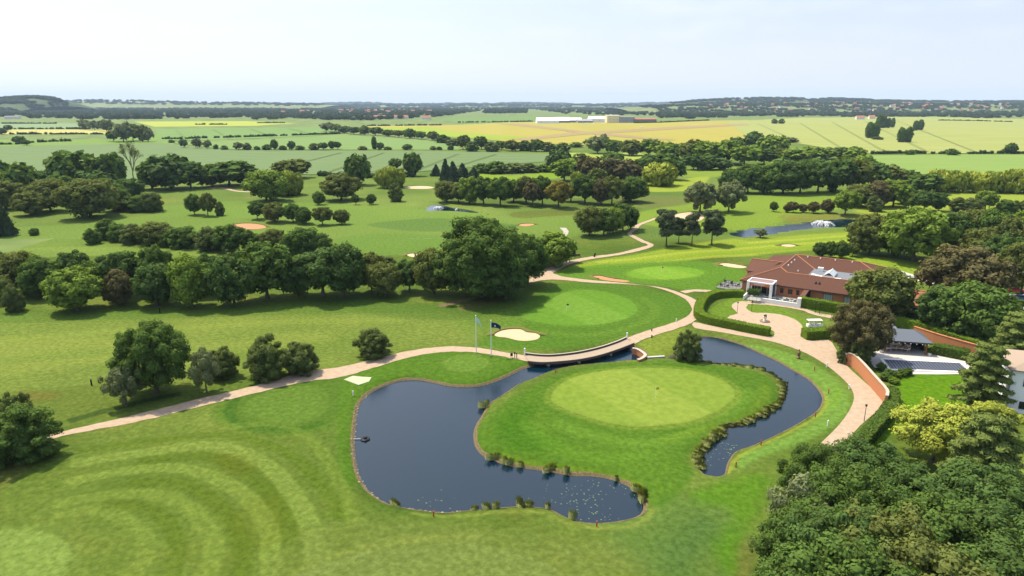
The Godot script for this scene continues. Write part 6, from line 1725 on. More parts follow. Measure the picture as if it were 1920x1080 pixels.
func hedge(line: PackedVector2Array, wide: float, tall: float, leaf: float, per_m: int, m: Material, label: String, base := 0.0) -> void:
	var r := RandomNumberGenerator.new()
	r.seed = int(line[0].x * 10.0) + 999
	var p := dense(line, 0.6, false)
	p.append(line[line.size() - 1])
	var c := p[p.size() / 2]
	var b := MB.new()
	b.use_c = true
	var y0 := height(c.x, c.y) + base
	var n := p.size()
	var rows := []
	for i in n:
		var d := (p[mini(i + 1, n - 1)] - p[maxi(i - 1, 0)]).normalized()
		var s := Vector3(-d.y, 0, d.x) * wide * 0.46
		var o := Vector3(p[i].x - c.x, 0, p[i].y - c.y)
		rows.append([o, s, Vector3(d.x, 0, d.y)])
	for i in n - 1:
		var a: Array = rows[i]
		var e: Array = rows[i + 1]
		var up := Vector3(0, tall * 0.95, 0)
		b.quad(a[0] - a[1], e[0] - e[1], e[0] - e[1] + up, a[0] - a[1] + up, -a[1])
		b.quad(a[0] + a[1], e[0] + e[1], e[0] + e[1] + up, a[0] + a[1] + up, a[1])
		b.quad(a[0] - a[1] + up, e[0] - e[1] + up, e[0] + e[1] + up, a[0] + a[1] + up, Vector3.UP)
	for i in [0, n - 1]:
		var a: Array = rows[i]
		var up := Vector3(0, tall * 0.95, 0)
		b.quad(a[0] - a[1], a[0] + a[1], a[0] + a[1] + up, a[0] - a[1] + up, a[2] * (1.0 if i else -1.0))
	for i in b.v.size():
		b.c.append(Color(1, 1, 1))
	for i in int(n * 0.6 * per_m):
		var k := r.randi_range(0, n - 2)
		var t := r.randf()
		var a: Array = rows[k]
		var e: Array = rows[k + 1]
		var o: Vector3 = a[0].lerp(e[0], t)
		var s: Vector3 = a[1].lerp(e[1], t) * 1.08
		var q: Vector3
		var d: Vector3
		var pick := r.randf() * (wide + tall * 2.0)
		if pick < wide:
			q = o + s * r.randf_range(-1.0, 1.0) + Vector3(0, tall * r.randf_range(0.95, 1.03), 0)
			d = Vector3.UP
		else:
			var side := -1.0 if r.randf() < 0.5 else 1.0
			q = o + s * side * r.randf_range(0.94, 1.08) + Vector3(0, tall * r.randf(), 0)
			d = s.normalized() * side
			if (k == 0 or k == n - 2) and r.randf() < 0.5:
				var end: Array = rows[0] if k == 0 else rows[n - 1]
				q = end[0] + end[1] * r.randf_range(-1.0, 1.0) + Vector3(0, tall * r.randf(), 0)
				d = end[2] * (-1.0 if k == 0 else 1.0)
		var nrm := (d + Vector3(r.randf_range(-0.7, 0.7), r.randf_range(-0.3, 0.8), r.randf_range(-0.7, 0.7))).normalized()
		var tt := nrm.cross(Vector3(r.randfn(), r.randfn(), r.randfn())).normalized()
		var z := leaf * r.randf_range(0.6, 1.4)
		var w := nrm.cross(tt) * z * 0.65
		tt *= z
		b.stri(q + tt, q + w, q - tt, nrm, nrm, nrm)
		b.stri(q + tt, q - tt, q - w, nrm, nrm, nrm)
		var g := r.randf_range(0.75, 1.3)
		for j in 6:
			b.c.append(Color(g * r.randf_range(0.95, 1.1), g, g * 0.9))
	tag(obj("hedge", b.done(), m, null, Vector3(c.x, y0, c.y)), label, "hedge", "clipped garden hedges")
# ------------------------------------------------------------------ clubhouse: u runs along the front, v to the back
func uv3(u: float, y: float, v: float) -> Vector3:
	return Vector3(u, y, -v)

func face(a: Array, hint: Vector3) -> ArrayMesh:
	var b := MB.new()
	b.poly(a, hint)
	return b.done()

func slab(a: Array, thick: float, hint := Vector3.UP) -> ArrayMesh:
	# a roof plane with thickness: top, underside and edges
	var b := MB.new()
	var low := []
	var mid := Vector3.ZERO
	for p in a:
		low.append(p - Vector3(0, thick, 0))
		mid += p / a.size()
	b.poly(a, hint)
	b.poly(low, -hint)
	for i in a.size():
		var j := (i + 1) % a.size()
		b.quad(a[i], a[j], low[j], low[i], (a[i] + a[j]) * 0.5 - mid)
	return b.done()

func roof_plane(a: Array, m: Material, parent: Node3D) -> void:
	var o := obj("roof", slab(a, 0.16), m, parent)
	var lo := 1e9
	var hi := -1e9
	for p in a:
		lo = minf(lo, p.y)
		hi = maxf(hi, p.y)
	var up: Vector3 = (a[2] - a[0]).cross(a[1] - a[0]).normalized()
	if up.y < 0.0:
		up = -up
	var b := MB.new()
	var y := lo + 0.12
	while y < hi - 0.05:
		var cut := []
		for i in a.size():
			var p: Vector3 = a[i]
			var q: Vector3 = a[(i + 1) % a.size()]
			if (p.y <= y) != (q.y <= y):
				cut.append(p.lerp(q, (y - p.y) / (q.y - p.y)))
		if cut.size() == 2 and cut[0].distance_to(cut[1]) > 0.3:
			var d: Vector3 = cut[1] - cut[0]
			b.bar((cut[0] + cut[1]) * 0.5 + up * 0.02, d * 0.5, up * 0.035, d.cross(up).normalized() * 0.07)
		y += 0.17
	obj("tile_courses", b.done(), m, o).set_meta("kind", "stuff")

func ridge(p: Vector3, q: Vector3, m: Material, parent: Node3D) -> void:
	var b := MB.new()
	b.tube(p + Vector3(0, 0.05, 0), q + Vector3(0, 0.05, 0), 0.14, 0.14, 6)
	obj("ridge_tiles", b.done(), m, parent)

func window(parent: Node3D, at: Vector3, w: float, h: float, turn: float, frame_m: Material, glass: Material, bars := 1, called := "window") -> void:
	var o := Node3D.new()
	o.name = called
	parent.add_child(o, true)
	o.position = at
	o.rotation.y = turn
	var f := MB.new()
	var t := 0.09
	f.box(Vector3(0, t * 0.5, 0.03), Vector3(w, t, 0.14))
	f.box(Vector3(0, h - t * 0.5, 0.03), Vector3(w, t, 0.14))
	for s in [-1, 1]:
		f.box(Vector3(s * (w - t) * 0.5, h * 0.5, 0.03), Vector3(t, h - 2.0 * t, 0.14))
	for k in bars:
		f.box(Vector3(w * ((k + 1.0) / (bars + 1.0) - 0.5), h * 0.5, 0.03), Vector3(t * 0.7, h - 2.0 * t, 0.12))
	obj("frame", f.done(), frame_m, o)
	obj("pane", box_mesh(Vector3(w - 0.1, h - 0.1, 0.04)), glass, o, Vector3(0, 0.05, 0.02))

func make_clubhouse() -> void:
	var at := Vector3(62.52, 3.1, -180.29)
	at.y = 0.05
	var o := thing("clubhouse", "long single storey brick clubhouse with red tiled roofs round a flat roof", "building", at, deg_to_rad(-33.66))
	var brick := brick_material()
	var tiles := textured("roof_tiles", Color.WHITE, noise_tex(256, 0.10, 131, lin(0.058, 0.027, 0.020), lin(0.152, 0.074, 0.053), 6, 0.7), Vector3(0.9, 0.9, 0.9))
	var caps := mat("ridge_terracotta", lin(0.30, 0.13, 0.07), 0.85)
	var white := mat("portico_white", lin(0.74, 0.73, 0.71), 0.6)
	var dark := mat("dark_frame", lin(0.03, 0.03, 0.032), 0.5)
	var glass := mat("window_glass", lin(0.02, 0.024, 0.028), 0.08, 0.5)
	var grey := textured("flat_roof_felt", Color.WHITE, noise_tex(128, 0.05, 132, lin(0.10, 0.115, 0.14), lin(0.15, 0.165, 0.19)), Vector3(0.3, 0.3, 0.3))
	var e := 3.1
	var top := 6.02
	var f0 := uv3(10.8, 5.28, 6.4)
	var f1 := uv3(30.0, 5.28, 6.4)
	var a := uv3(8.6, top, 8.6)
	var bb := uv3(8.6, top, 28.2)
	var cc := uv3(26.0, top, 28.2)
	var i0 := uv3(15.3, 3.74, 10.9)
	var i1 := uv3(15.3, 3.74, 21.5)
	var i2 := uv3(26.3, 3.74, 21.5)
	var i3 := uv3(26.3, 3.74, 10.9)
	var ew := 34.6
	# roof planes
	roof_plane([uv3(0, e, 0), uv3(ew, e, 0), f1, f0, a], tiles, o)
	roof_plane([uv3(0, e, 0), a, bb, uv3(0, e, 36.8)], tiles, o)
	roof_plane([a, f0, i0, i1, bb], tiles, o)
	roof_plane([f0, f1, i3, i0], tiles, o)
	roof_plane([bb, i1, i2 + Vector3(0.3, 0, 0), cc], tiles, o)
	roof_plane([uv3(0, e, 36.8), bb, cc, uv3(ew, e, 36.8)], tiles, o)
	roof_plane([cc, uv3(ew, e, 36.8), uv3(ew, e, 19.6)], tiles, o)
	roof_plane([cc, uv3(ew, e, 19.6), i2 + Vector3(0.3, 0, 0)], tiles, o)
	roof_plane([f1, uv3(ew, e, 0), uv3(ew, e, 19.6), i2 + Vector3(0.3, 0.1, 0), i3], tiles, o)
	for q in [[uv3(0, e, 0), a], [a, bb], [a, f0], [f0, f1], [bb, cc], [bb, i1], [cc, uv3(ew, e, 36.8)], [cc, uv3(ew, e, 19.6)], [f1, uv3(ew, e, 0)]]:
		ridge(q[0], q[1], caps, o)
	# back left gable wing
	obj("roof", slab([uv3(-1.2, 3.5, 10.2), uv3(-1.2, 5.9, 16.0), uv3(7.0, 5.9, 16.0), uv3(3.0, 3.5, 10.2)], 0.16), tiles, o)
	obj("roof", slab([uv3(-1.2, 3.5, 21.8), uv3(3.0, 3.5, 21.8), uv3(7.0, 5.9, 16.0), uv3(-1.2, 5.9, 16.0)], 0.16), tiles, o)
	ridge(uv3(-1.2, 5.9, 16.0), uv3(7.6, 5.9, 16.0), caps, o)
	var gw := MB.new()
	gw.box(uv3(1.0, 1.7, 16.0), Vector3(3.6, 3.4, 10.6))
	gw.tri(uv3(-0.8, 3.4, 10.7), uv3(-0.8, 3.4, 21.3), uv3(-0.8, 5.7, 16.0), Vector3(-1, 0, 0))
	obj("wall", gw.done(), brick, o)
	# flat roof with lantern skylight
	var fr := MB.new()
	fr.box(uv3(20.8, 3.7, 16.2), Vector3(11.6, 0.3, 11.2))
	obj("flat_roof", fr.done(), grey, o)
	var sky := Node3D.new()
	sky.name = "skylight"
	o.add_child(sky, true)
	sky.position = uv3(20.4, 3.86, 15.0)
	var kerb := MB.new()
	kerb.box(Vector3(0, 0.3, 0), Vector3(2.6, 0.6, 6.2))
	obj("kerb", kerb.done(), white, sky)
	var pane := mat("skylight_glass", lin(0.35, 0.42, 0.52), 0.1, 0.5)
	for s in [-1, 1]:
		for k in 6:
			obj("pane", slab([Vector3(s * 1.3, 0.62, -3.0 + k), Vector3(0, 1.5, -3.0 + k), Vector3(0, 1.5, -2.1 + k), Vector3(s * 1.3, 0.62, -2.1 + k)], 0.04, Vector3(s, 1, 0)), pane, sky)
			var rb := MB.new()
			rb.tube(Vector3(s * 1.3, 0.66, -2.05 + k), Vector3(0, 1.54, -2.05 + k), 0.05, 0.05, 5)
			obj("glazing_bar", rb.done(), white, sky)
	var rr := MB.new()
	rr.tube(Vector3(0, 1.54, -3.1), Vector3(0, 1.54, 3.1), 0.08, 0.08, 6)
	obj("ridge_bar", rr.done(), white, sky)
	for q in [[uv3(17.0, 3.86, 20.0), Vector3(1.4, 1.0, 1.0)], [uv3(18.0, 3.86, 11.8), Vector3(1.6, 0.5, 1.0)], [uv3(22.6, 3.86, 11.8), Vector3(1.8, 0.35, 0.9)], [uv3(16.4, 3.86, 13.0), Vector3(1.0, 0.4, 1.0)]]:
		obj("roof_unit", box_mesh(q[1]), white, o, q[0])
	# roof vents and finials
	for q in [uv3(9.6, 5.75, 13.0), uv3(9.6, 5.75, 17.0), uv3(9.6, 5.75, 21.0), uv3(12.5, 4.75, 12.0), uv3(12.0, 5.75, 27.3), uv3(15.5, 5.75, 27.3), uv3(19.5, 5.75, 27.3), uv3(24.0, 5.75, 27.3)]:
		var vb := MB.new()
		vb.cbox(Vector3(0, 0.2, 0), Vector3(0.3, 0.4, 0.3), 0.06)
		obj("roof_vent", vb.done(), white, o, q)
	for q in [18.8, 19.7]:
		var vb := MB.new()
		vb.lathe(Vector3.ZERO, [Vector2(0.32, -0.1), Vector2(0.3, 0.3), Vector2(0.12, 0.75), Vector2(0, 0.8)], 8)
		obj("roof_cowl", vb.done(), dark, o, uv3(q, 4.0, 3.0))
	# walls under the eaves, with window openings left between piers
	var wb := MB.new()
	var wz := 0.75
	var openings := [[10.6, 11.5, 0.9, 2.3], [12.6, 13.8, 0.9, 2.3], [14.7, 15.5, 0.9, 2.3], [17.2, 18.2, 0.0, 2.5], [21.3, 23.6, 0.0, 2.4], [26.2, 27.8, 0.0, 2.4], [30.0, 31.5, 0.9, 2.3]]
	var u := 0.6
	for q in openings:
		wb.box(uv3((u + q[0]) * 0.5, 1.5, wz), Vector3(q[0] - u, 3.0, 0.3))
		wb.box(uv3((q[0] + q[1]) * 0.5, (q[3] + 3.0) * 0.5, wz), Vector3(q[1] - q[0], 3.0 - q[3], 0.3))
		if q[2] > 0.0:
			wb.box(uv3((q[0] + q[1]) * 0.5, q[2] * 0.5, wz), Vector3(q[1] - q[0], q[2], 0.3))
		u = q[1]
	wb.box(uv3((u + 34.0) * 0.5, 1.5, wz), Vector3(34.0 - u, 3.0, 0.3))
	obj("wall", wb.done(), brick, o)
	for q in openings:
		var pale: bool = q[0] > 20.0 and q[0] < 29.0
		window(o, uv3((q[0] + q[1]) * 0.5, q[2] + 0.02, wz - 0.02), q[1] - q[0] - 0.04, q[3] - q[2] - 0.04, 0.0, dark, mat("curtained_glass", lin(0.34, 0.38, 0.40), 0.15, 0.5) if pale else glass, 1 if q[1] - q[0] < 2.0 else 3)
	var side := MB.new()
	side.box(uv3(0.75, 1.5, 18.4), Vector3(0.3, 3.0, 35.0))
	side.box(uv3(17.3, 1.5, 36.0), Vector3(33.4, 3.0, 0.3))
	side.box(uv3(34.0, 1.5, 18.4), Vector3(0.3, 3.0, 35.0))
	obj("wall", side.done(), brick, o)
	var gut := MB.new()
	gut.box(uv3(ew * 0.5, e - 0.18, -0.03), Vector3(ew, 0.14, 0.14))
	obj("gutter", gut.done(), dark, o)
	# portico
	var po := Node3D.new()
	po.name = "portico"
	o.add_child(po, true)
	po.position = uv3(6.4, 0, -2.1)
	for s in [-1, 1]:
		for t in [1, -1]:
			var pb := MB.new()
			var w := 0.7 if t == 1 else 0.3
			pb.cbox(Vector3(s * (3.3 - w * 0.5), 2.15, t * 2.2), Vector3(w, 4.3, 0.5 if t == 1 else 0.3), 0.04)
			obj("pillar", pb.done(), white, po)
	for t in [1, -1]:
		var bm := MB.new()
		bm.cbox(Vector3(0, 4.1, t * 2.2), Vector3(6.6, 0.36, 0.3), 0.03)
		obj("beam", bm.done(), white, po)
	for s in [-1, 1]:
		var bm := MB.new()
		bm.cbox(Vector3(s * 3.15, 4.1, 0), Vector3(0.3, 0.36, 4.1), 0.03)
		obj("beam", bm.done(), white, po)
	obj("roof_panel", box_mesh(Vector3(6.0, 0.08, 4.1)), mat("portico_roof", lin(0.20, 0.11, 0.11), 0.35, 0.5), po, Vector3(0, 3.95, 0))
	var sg := MB.new()
	sg.box(Vector3(0, 3.5, 1.9), Vector3(5.2, 0.75, 0.12))
	obj("sign", sg.done(), mat("sign_orange", lin(0.62, 0.20, 0.07), 0.6), po)
	var mk := MB.new()
	for k in 9:
		mk.box(Vector3(-1.55 + k * 0.32, 3.55, 1.975), Vector3(0.2, 0.32 if k % 3 else 0.4, 0.03))
	mk.lathe(Vector3(-2.1, 3.55, 1.97), [Vector2(0, -0.26), Vector2(0.24, 0), Vector2(0, 0.26)], 8, 0.0, 1.0, 0.1)
	obj("sign_marks", mk.done(), white, po)
	for s in [-1, 1]:
		var em := MB.new()
		em.lathe(Vector3(s * 2.95, 2.3, 2.47), [Vector2(0, -0.2), Vector2(0.16, 0), Vector2(0, 0.2)], 8, 0.0, 1.0, 0.15)
		obj("emblem", em.done(), mat("emblem_grey", lin(0.3, 0.3, 0.3), 0.6), po)
	var pw := MB.new()
	pw.box(Vector3(3.05, 1.95, -0.1), Vector3(0.08, 3.9, 3.8))
	obj("slatted_screen", pw.done(), mat("screen_dark", lin(0.08, 0.065, 0.07), 0.6), po)
	# glazed entrance behind the portico
	window(o, uv3(4.4, 0.05, 0.5), 2.6, 3.2, 0.0, mat("frame_grey", lin(0.3, 0.3, 0.3), 0.5), glass, 2, "entrance_glazing")
	window(o, uv3(6.6, 0.05, 0.5), 1.6, 2.5, 0.0, white, mat("door_black", lin(0.012, 0.011, 0.011), 0.3), 0, "door")
	window(o, uv3(8.7, 0.05, 0.5), 2.2, 3.2, 0.0, mat("frame_grey", lin(0.3, 0.3, 0.3), 0.5), glass, 1, "entrance_glazing")
	# front terrace: paving, white walls, end wall with a tiled slope
	var paving := textured("grey_paving", Color.WHITE, noise_tex(128, 0.05, 133, lin(0.20, 0.20, 0.20), lin(0.30, 0.30, 0.29)), Vector3(0.4, 0.4, 0.4))
	var tp := MB.new()
	tp.box(uv3(10.2, 0.08, -3.7), Vector3(13.4, 0.16, 8.6))
	obj("terrace", tp.done(), paving, o)
	var tw := MB.new()
	tw.cbox(uv3(12.4, 0.6, -8.15), Vector3(9.0, 1.2, 0.35), 0.04)
	tw.cbox(uv3(3.6, 0.6, -6.0), Vector3(0.35, 1.2, 4.4), 0.04)
	obj("terrace_wall", tw.done(), white, o)
	var te := MB.new()
	te.cbox(uv3(17.2, 1.3, -7.9), Vector3(0.9, 2.6, 0.9), 0.05)
	obj("gate_pier", te.done(), white, o)
	var ts := MB.new()
	ts.box(uv3(17.2, 1.1, -3.6), Vector3(0.3, 2.2, 7.8))
	obj("terrace_end_wall", ts.done(), brick, o)
	obj("roof", slab([uv3(16.7, 2.25, -7.6), uv3(16.7, 2.9, 0.3), uv3(17.9, 2.9, 0.3), uv3(17.9, 2.25, -7.6)], 0.12), tiles, o)
	var rl := MB.new()
	for k in 8:
		rl.tube(uv3(8.4 + k * 1.12, 1.2, -8.15), uv3(8.4 + k * 1.12, 1.75, -8.15), 0.03, 0.03, 5)
	rl.tube(uv3(8.2, 1.75, -8.15), uv3(16.6, 1.75, -8.15), 0.035, 0.035, 5)
	obj("railing", rl.done(), mat("railing_steel", lin(0.3, 0.31, 0.33), 0.35, 0.5, 0.6), o)
	# side deck with a glass balustrade
	var dk := MB.new()
	dk.box(uv3(-3.0, 0.12, 3.5), Vector3(6.2, 0.24, 9.0))
	obj("deck", dk.done(), mat("deck_grey", lin(0.13, 0.13, 0.135), 0.8), o)
	var bal := MB.new()
	for k in 6:
		bal.tube(uv3(-6.0, 0.2, -0.8 + k * 1.7), uv3(-6.0, 1.3, -0.8 + k * 1.7), 0.03, 0.03, 5)
		bal.tube(uv3(-6.0 + k * 1.1, 0.2, -0.85), uv3(-6.0 + k * 1.1, 1.3, -0.85), 0.03, 0.03, 5)
	bal.tube(uv3(-6.0, 1.3, -0.85), uv3(-6.0, 1.3, 7.8), 0.04, 0.04, 5)
	bal.tube(uv3(-6.0, 1.3, -0.85), uv3(-0.2, 1.3, -0.85), 0.04, 0.04, 5)
	obj("balustrade", bal.done(), dark, o)
	# tables and chairs on the deck and terrace
	var basis := Basis(Vector3.UP, deg_to_rad(-33.66))
	var ti := 0
	for q in [uv3(-4.4, 0.24, 1.5), uv3(-2.2, 0.24, 4.2), uv3(-4.6, 0.24, 6.0), uv3(12.2, 0.16, -4.6), uv3(14.6, 0.16, -4.0)]:
		var tb := thing("patio_table", ["small dark table at the front corner of the side deck", "small dark table in the middle of the side deck", "small dark table at the back of the side deck", "small dark table on the front terrace, nearer the portico", "small dark table on the front terrace, nearer the hedge"][ti], "table", at + basis * q, ti * 0.8, "clubhouse tables")
		var tm := MB.new()
		tm.lathe(Vector3.ZERO, [Vector2(0.0, 0.70), Vector2(0.5, 0.70), Vector2(0.52, 0.73), Vector2(0.5, 0.75), Vector2(0, 0.75)], 10)
		obj("top", tm.done(), dark, tb)
		var lg := MB.new()
		lg.lathe(Vector3.ZERO, [Vector2(0.28, 0.0), Vector2(0.25, 0.04), Vector2(0.04, 0.08), Vector2(0.04, 0.7)], 8)
		obj("leg", lg.done(), dark, tb)
		for s in 2:
			var ch := chair("patio_chair", "%s chair at the %s" % [["left", "right"][s], ["deck's front corner table", "deck's middle table", "deck's back table", "terrace table nearer the portico", "terrace table nearer the hedge"][ti]], at + basis * (q + Vector3(-0.9 + 1.8 * s, 0, 0.1)), deg_to_rad(-33.66) + (PI * 0.5 if s == 0 else -PI * 0.5), 0.55, dark, dark, "clubhouse chairs")
			ch.set_meta("category", "chair")
		ti += 1
	# outbuilding with red roof and white walls
	var oa := Vector3(97.68, 0, -157.64)
	var ob := thing("outbuilding", "red roofed outbuilding with white walls right of the clubhouse", "building", oa, deg_to_rad(-33.66))
	var ow := MB.new()
	ow.box(Vector3(3.0, 1.4, -5.0), Vector3(15.0, 2.8, 9.6))
	obj("wall", ow.done(), white, ob)
	var rt := textured("bright_roof_tiles", Color.WHITE, noise_tex(256, 0.10, 134, lin(0.20, 0.065, 0.045), lin(0.31, 0.115, 0.08), 5), Vector3(0.9, 0.9, 0.9))
	var k0 := Vector3(-5.0, 2.7, 0.3)
	var k1 := Vector3(11.0, 2.7, 0.3)
	var k2 := Vector3(11.0, 2.7, -10.3)
	var k3 := Vector3(-5.0, 2.7, -10.3)
	var r0 := Vector3(-0.6, 5.2, -5.0)
	var r1 := Vector3(6.0, 5.2, -5.0)
	obj("roof", slab([k0, k1, r1, r0], 0.14), rt, ob)
	obj("roof", slab([k2, k3, r0, r1], 0.14), rt, ob)
	obj("roof", slab([k3, k0, r0], 0.14), rt, ob)
	obj("roof", slab([k1, k2, r1], 0.14), rt, ob)
	for q in [[k0, r0], [k1, r1], [k2, r1], [k3, r0], [r0, r1]]:
		ridge(q[0], q[1], caps, ob)
	window(ob, Vector3(0.2, 1.0, -0.18), 1.2, 1.0, 0.0, dark, glass)
	window(ob, Vector3(5.0, 0.05, -0.18), 1.0, 2.1, 0.0, dark, glass, 0, "door")
	var yard := setting("service_yard", drape(flat_points([113.7, -200.6, 116.4, -196.6, 119, -186.2, 123.8, -190.4, 122, -195.4, 120.1, -203.3]), 3.0, 0.08), textured("yard_concrete", Color.WHITE, noise_tex(128, 0.05, 135, Color(0.571, 0.571, 0.553), Color(0.649, 0.643, 0.625)), Vector3(0.3, 0.3, 0.3)), "pale service yard behind the clubhouse")
	yard.set_meta("kind", "structure")

func chair(called: String, label: String, at: Vector3, turn: float, s: float, fabric: Material, frame: Material, group: String) -> Node3D:
	var o := thing(called, label, "chair", at, turn, group)
	if not mats.has("chair_seat"):
		var a := MB.new()
		a.cbox(Vector3(0, 0.72, 0), Vector3(1.2, 0.24, 1.1), 0.06)
		var b := MB.new()
		b.cbox(Vector3(0, 1.15, -0.52), Vector3(1.25, 0.85, 0.2), 0.06)
		var c := MB.new()
		c.cbox(Vector3(0, 0.85, 0), Vector3(0.16, 0.5, 1.1), 0.05)
		var d := MB.new()
		d.box(Vector3(0, 0.3, 0), Vector3(0.08, 0.6, 0.08))
		house_parts["chair"] = [a.done(), b.done(), c.done(), d.done()]
		mats["chair_seat"] = fabric
	var k: Array = house_parts["chair"]
	obj("seat", k[0], fabric, o)
	obj("backrest", k[1], fabric, o)
	for x in [-1, 1]:
		obj("armrest", k[2], fabric, o, Vector3(x * 0.62, 0, 0))
		for z in [-1, 1]:
			obj("leg", k[3], frame, o, Vector3(x * 0.5, 0, z * 0.45))
	o.scale = Vector3.ONE * s
	return o
# ------------------------------------------------------------------ pool garden, hedges, right edge
func facing(a: Vector3, b: Vector3) -> float:
	return atan2(-(b.z - a.z), b.x - a.x)

func line_of(a: Array, sub := 4) -> PackedVector2Array:
	return smooth(flat_points(a), false, sub)

func make_garden() -> void:
	var clip := foliage("clipped_hedge", 0.125, 0.20, 0.022)
	var clip2 := foliage("laurel_hedge", 0.075, 0.125, 0.024)
	hedge(line_of([61.8, -174.6, 57.8, -174.6, 54, -173.6, 50.3, -169.6, 47.3, -163.4, 45.2, -156.8, 45.8, -153, 48.5, -150.2, 52.3, -146.8, 55.2, -144.6, 57.3, -143.1]), 2.2, 1.9, 0.15, 260, clip, "horseshoe hedge round the lawn and turning circle")
	hedge(line_of([73.1, -165.3, 76.3, -163, 79.9, -160.3, 81.7, -158.5]), 2.0, 2.5, 0.17, 320, clip, "tall bright hedge before the clubhouse's front wall")
	hedge(line_of([64.2, -141.3, 67.1, -141.7, 70.5, -142.4]), 2.6, 2.0, 0.15, 330, clip, "block hedge at the right mouth of the turning circle")
	hedge(line_of([86.7, -150.6, 89.4, -147.9, 91.7, -143.5, 93.5, -138.6, 95.4, -134.3, 97.1, -130.2]), 1.8, 2.7, 0.16, 260, clip, "long bright hedge along the top of the pool garden")
	hedge(line_of([66.4, -110.8, 66, -108.6, 63.4, -104.4, 59.5, -99.7, 55.2, -95, 51.7, -91.2, 49.3, -88.5]), 2.0, 2.0, 0.16, 300, clip2, "dark hedge along the lower driveway")
	hedge(line_of([91.2, -159.4, 94.3, -156.8, 96.5, -152.6, 99, -149.5]), 1.5, 2.0, 0.16, 220, clip2, "dark hedge between the outbuilding and the long bright hedge")
	hedge(line_of([87.1, -132.1, 89.5, -130.2, 91.9, -128.1]), 2.6, 2.0, 0.18, 220, clip2, "flowering border hedge behind the swimming pool")
	hedge(line_of([125.8, -166.7, 130.2, -165.3]), 1.6, 1.6, 0.16, 200, clip2, "dark hedge below the white car")
	var brick := brick_material()
	var stone := mat("stone_cap", lin(0.34, 0.30, 0.25), 0.8)
	var gw := thing("garden_wall", "curved orange brick wall along the right side of the drive", "wall", Vector3(65.27, 0, -114.82))
	wall_along(line_of([66.3, -125.5, 66.9, -124.1, 66.4, -119.6, 65.6, -114.8, 65, -111.1, 64.6, -108.8, 64.1, -107.1, 63, -105.2], 6), gw.position, 0.4, -0.3, 2.5, gw, brick, stone)
	var bw := thing("garden_wall", "brown brick wall behind the pool garden under the long hedge", "wall", Vector3(91.12, 0, -136.56))
	wall_along(line_of([89.2, -142.7, 91, -138.2, 93.6, -133.3, 96.3, -129], 2), bw.position, 0.4, -0.2, 2.2, bw, brick, brick)
	var pb := thing("gate_pier", "square brick pier at the top end of the drive wall", "pier", Vector3(66.21, 0, -125.83))
	var pm := MB.new()
	pm.cbox(Vector3(0, 1.1, 0), Vector3(0.7, 2.2, 0.7), 0.03)
	obj("shaft", pm.done(), brick, pb)
	obj("cap", box_mesh(Vector3(0.85, 0.15, 0.85)), stone, pb, Vector3(0, 2.2, 0))
	# pool terrace and pool
	var paving := textured("pool_paving", Color.WHITE, noise_tex(256, 0.04, 141, Color(0.625, 0.601, 0.595), Color(0.691, 0.673, 0.667)), Vector3(0.3, 0.3, 0.3))
	setting("pool_terrace", drape(flat_points([72.8, -131.5, 77.6, -133.6, 82.1, -132.7, 86.4, -131.5, 92.7, -129.3, 93.1, -125.5, 88.4, -120.6, 81.3, -120.4, 75.3, -120.6, 72.1, -121.4, 70.9, -123.9]), 2.5, 0.06), paving, "pale paved terrace round the swimming pool")
	var pa := Vector3(74.77, 0.15, -128.06)
	var pc := Vector3(88.94, 0.15, -126.02)
	var pd := Vector3(87.96, 0.15, -121.59)
	var pe := Vector3(73.52, 0.15, -122.95)
	var pool := thing("swimming_pool", "rectangular swimming pool with slate grey water and pale rim", "swimming pool", pa)
	var rim := MB.new()
	var ring := [pa, pc, pd, pe]
	for i in 4:
		var p: Vector3 = ring[i] - pa
		var q: Vector3 = ring[(i + 1) % 4] - pa
		var d := (q - p).normalized()
		var mid := (pa + pc + pd + pe) * 0.25 - pa
		var s := Vector3(-d.z, 0, d.x)
		if s.dot(mid - p) > 0.0:
			s = -s
		rim.bar((p + q) * 0.5 + s * 0.3 + Vector3(0, -0.02, 0), (q - p) * 0.5 + d * 0.3, Vector3(0, 0.1, 0), s * 0.3)
	obj("coping", rim.done(), mat("pool_coping", lin(0.62, 0.6, 0.58), 0.7), pool)
	var wm := mat("pool_water", lin(0.045, 0.055, 0.085), 0.12, 0.35)
	obj("water", face([Vector3(0, 0, 0), pc - pa, pd - pa, pe - pa], Vector3.UP), wm, pool, Vector3(0, -0.02, 0))
	var slat := mat("pool_slat", lin(0.075, 0.085, 0.12), 0.3, 0.4)
	for k in 24:
		var t := (k + 0.5) / 24.0
		var p := (pc - pa) * t
		var q := (pe - pa).lerp(pd - pa, t)
		var d := (pc - pa).normalized()
		var sb := MB.new()
		sb.bar((p + q) * 0.5 + Vector3(0, 0.0, 0), d * 0.19, Vector3(0, 0.02, 0), (q - p) * 0.49)
		obj("cover_slat", sb.done(), slat, pool)
	# pool pavilion
	var l := Vector3(77.13, 0, -132.7)
	var r := Vector3(85.14, 0, -130.84)
	var turn := facing(l, r)
	var w := l.distance_to(r)
	var pv := thing("pool_pavilion", "open fronted pool pavilion with a dark grey pitched roof", "pavilion", l + Vector3(0, 0.1, 0), turn)
	var wood := textured("oak_posts", Color.WHITE, noise_tex(128, 0.06, 142, lin(0.20, 0.085, 0.04), lin(0.33, 0.16, 0.08)), Vector3(1, 0.4, 1))
	for x in [0.2, w - 0.2]:
		var m := MB.new()
		m.cbox(Vector3(x, 1.35, 0), Vector3(0.36, 2.7, 0.36), 0.03)
		obj("post", m.done(), wood, pv)
		var m2 := MB.new()
		m2.cbox(Vector3(x, 1.35, -5.4), Vector3(0.36, 2.7, 0.36), 0.03)
		obj("post", m2.done(), wood, pv)
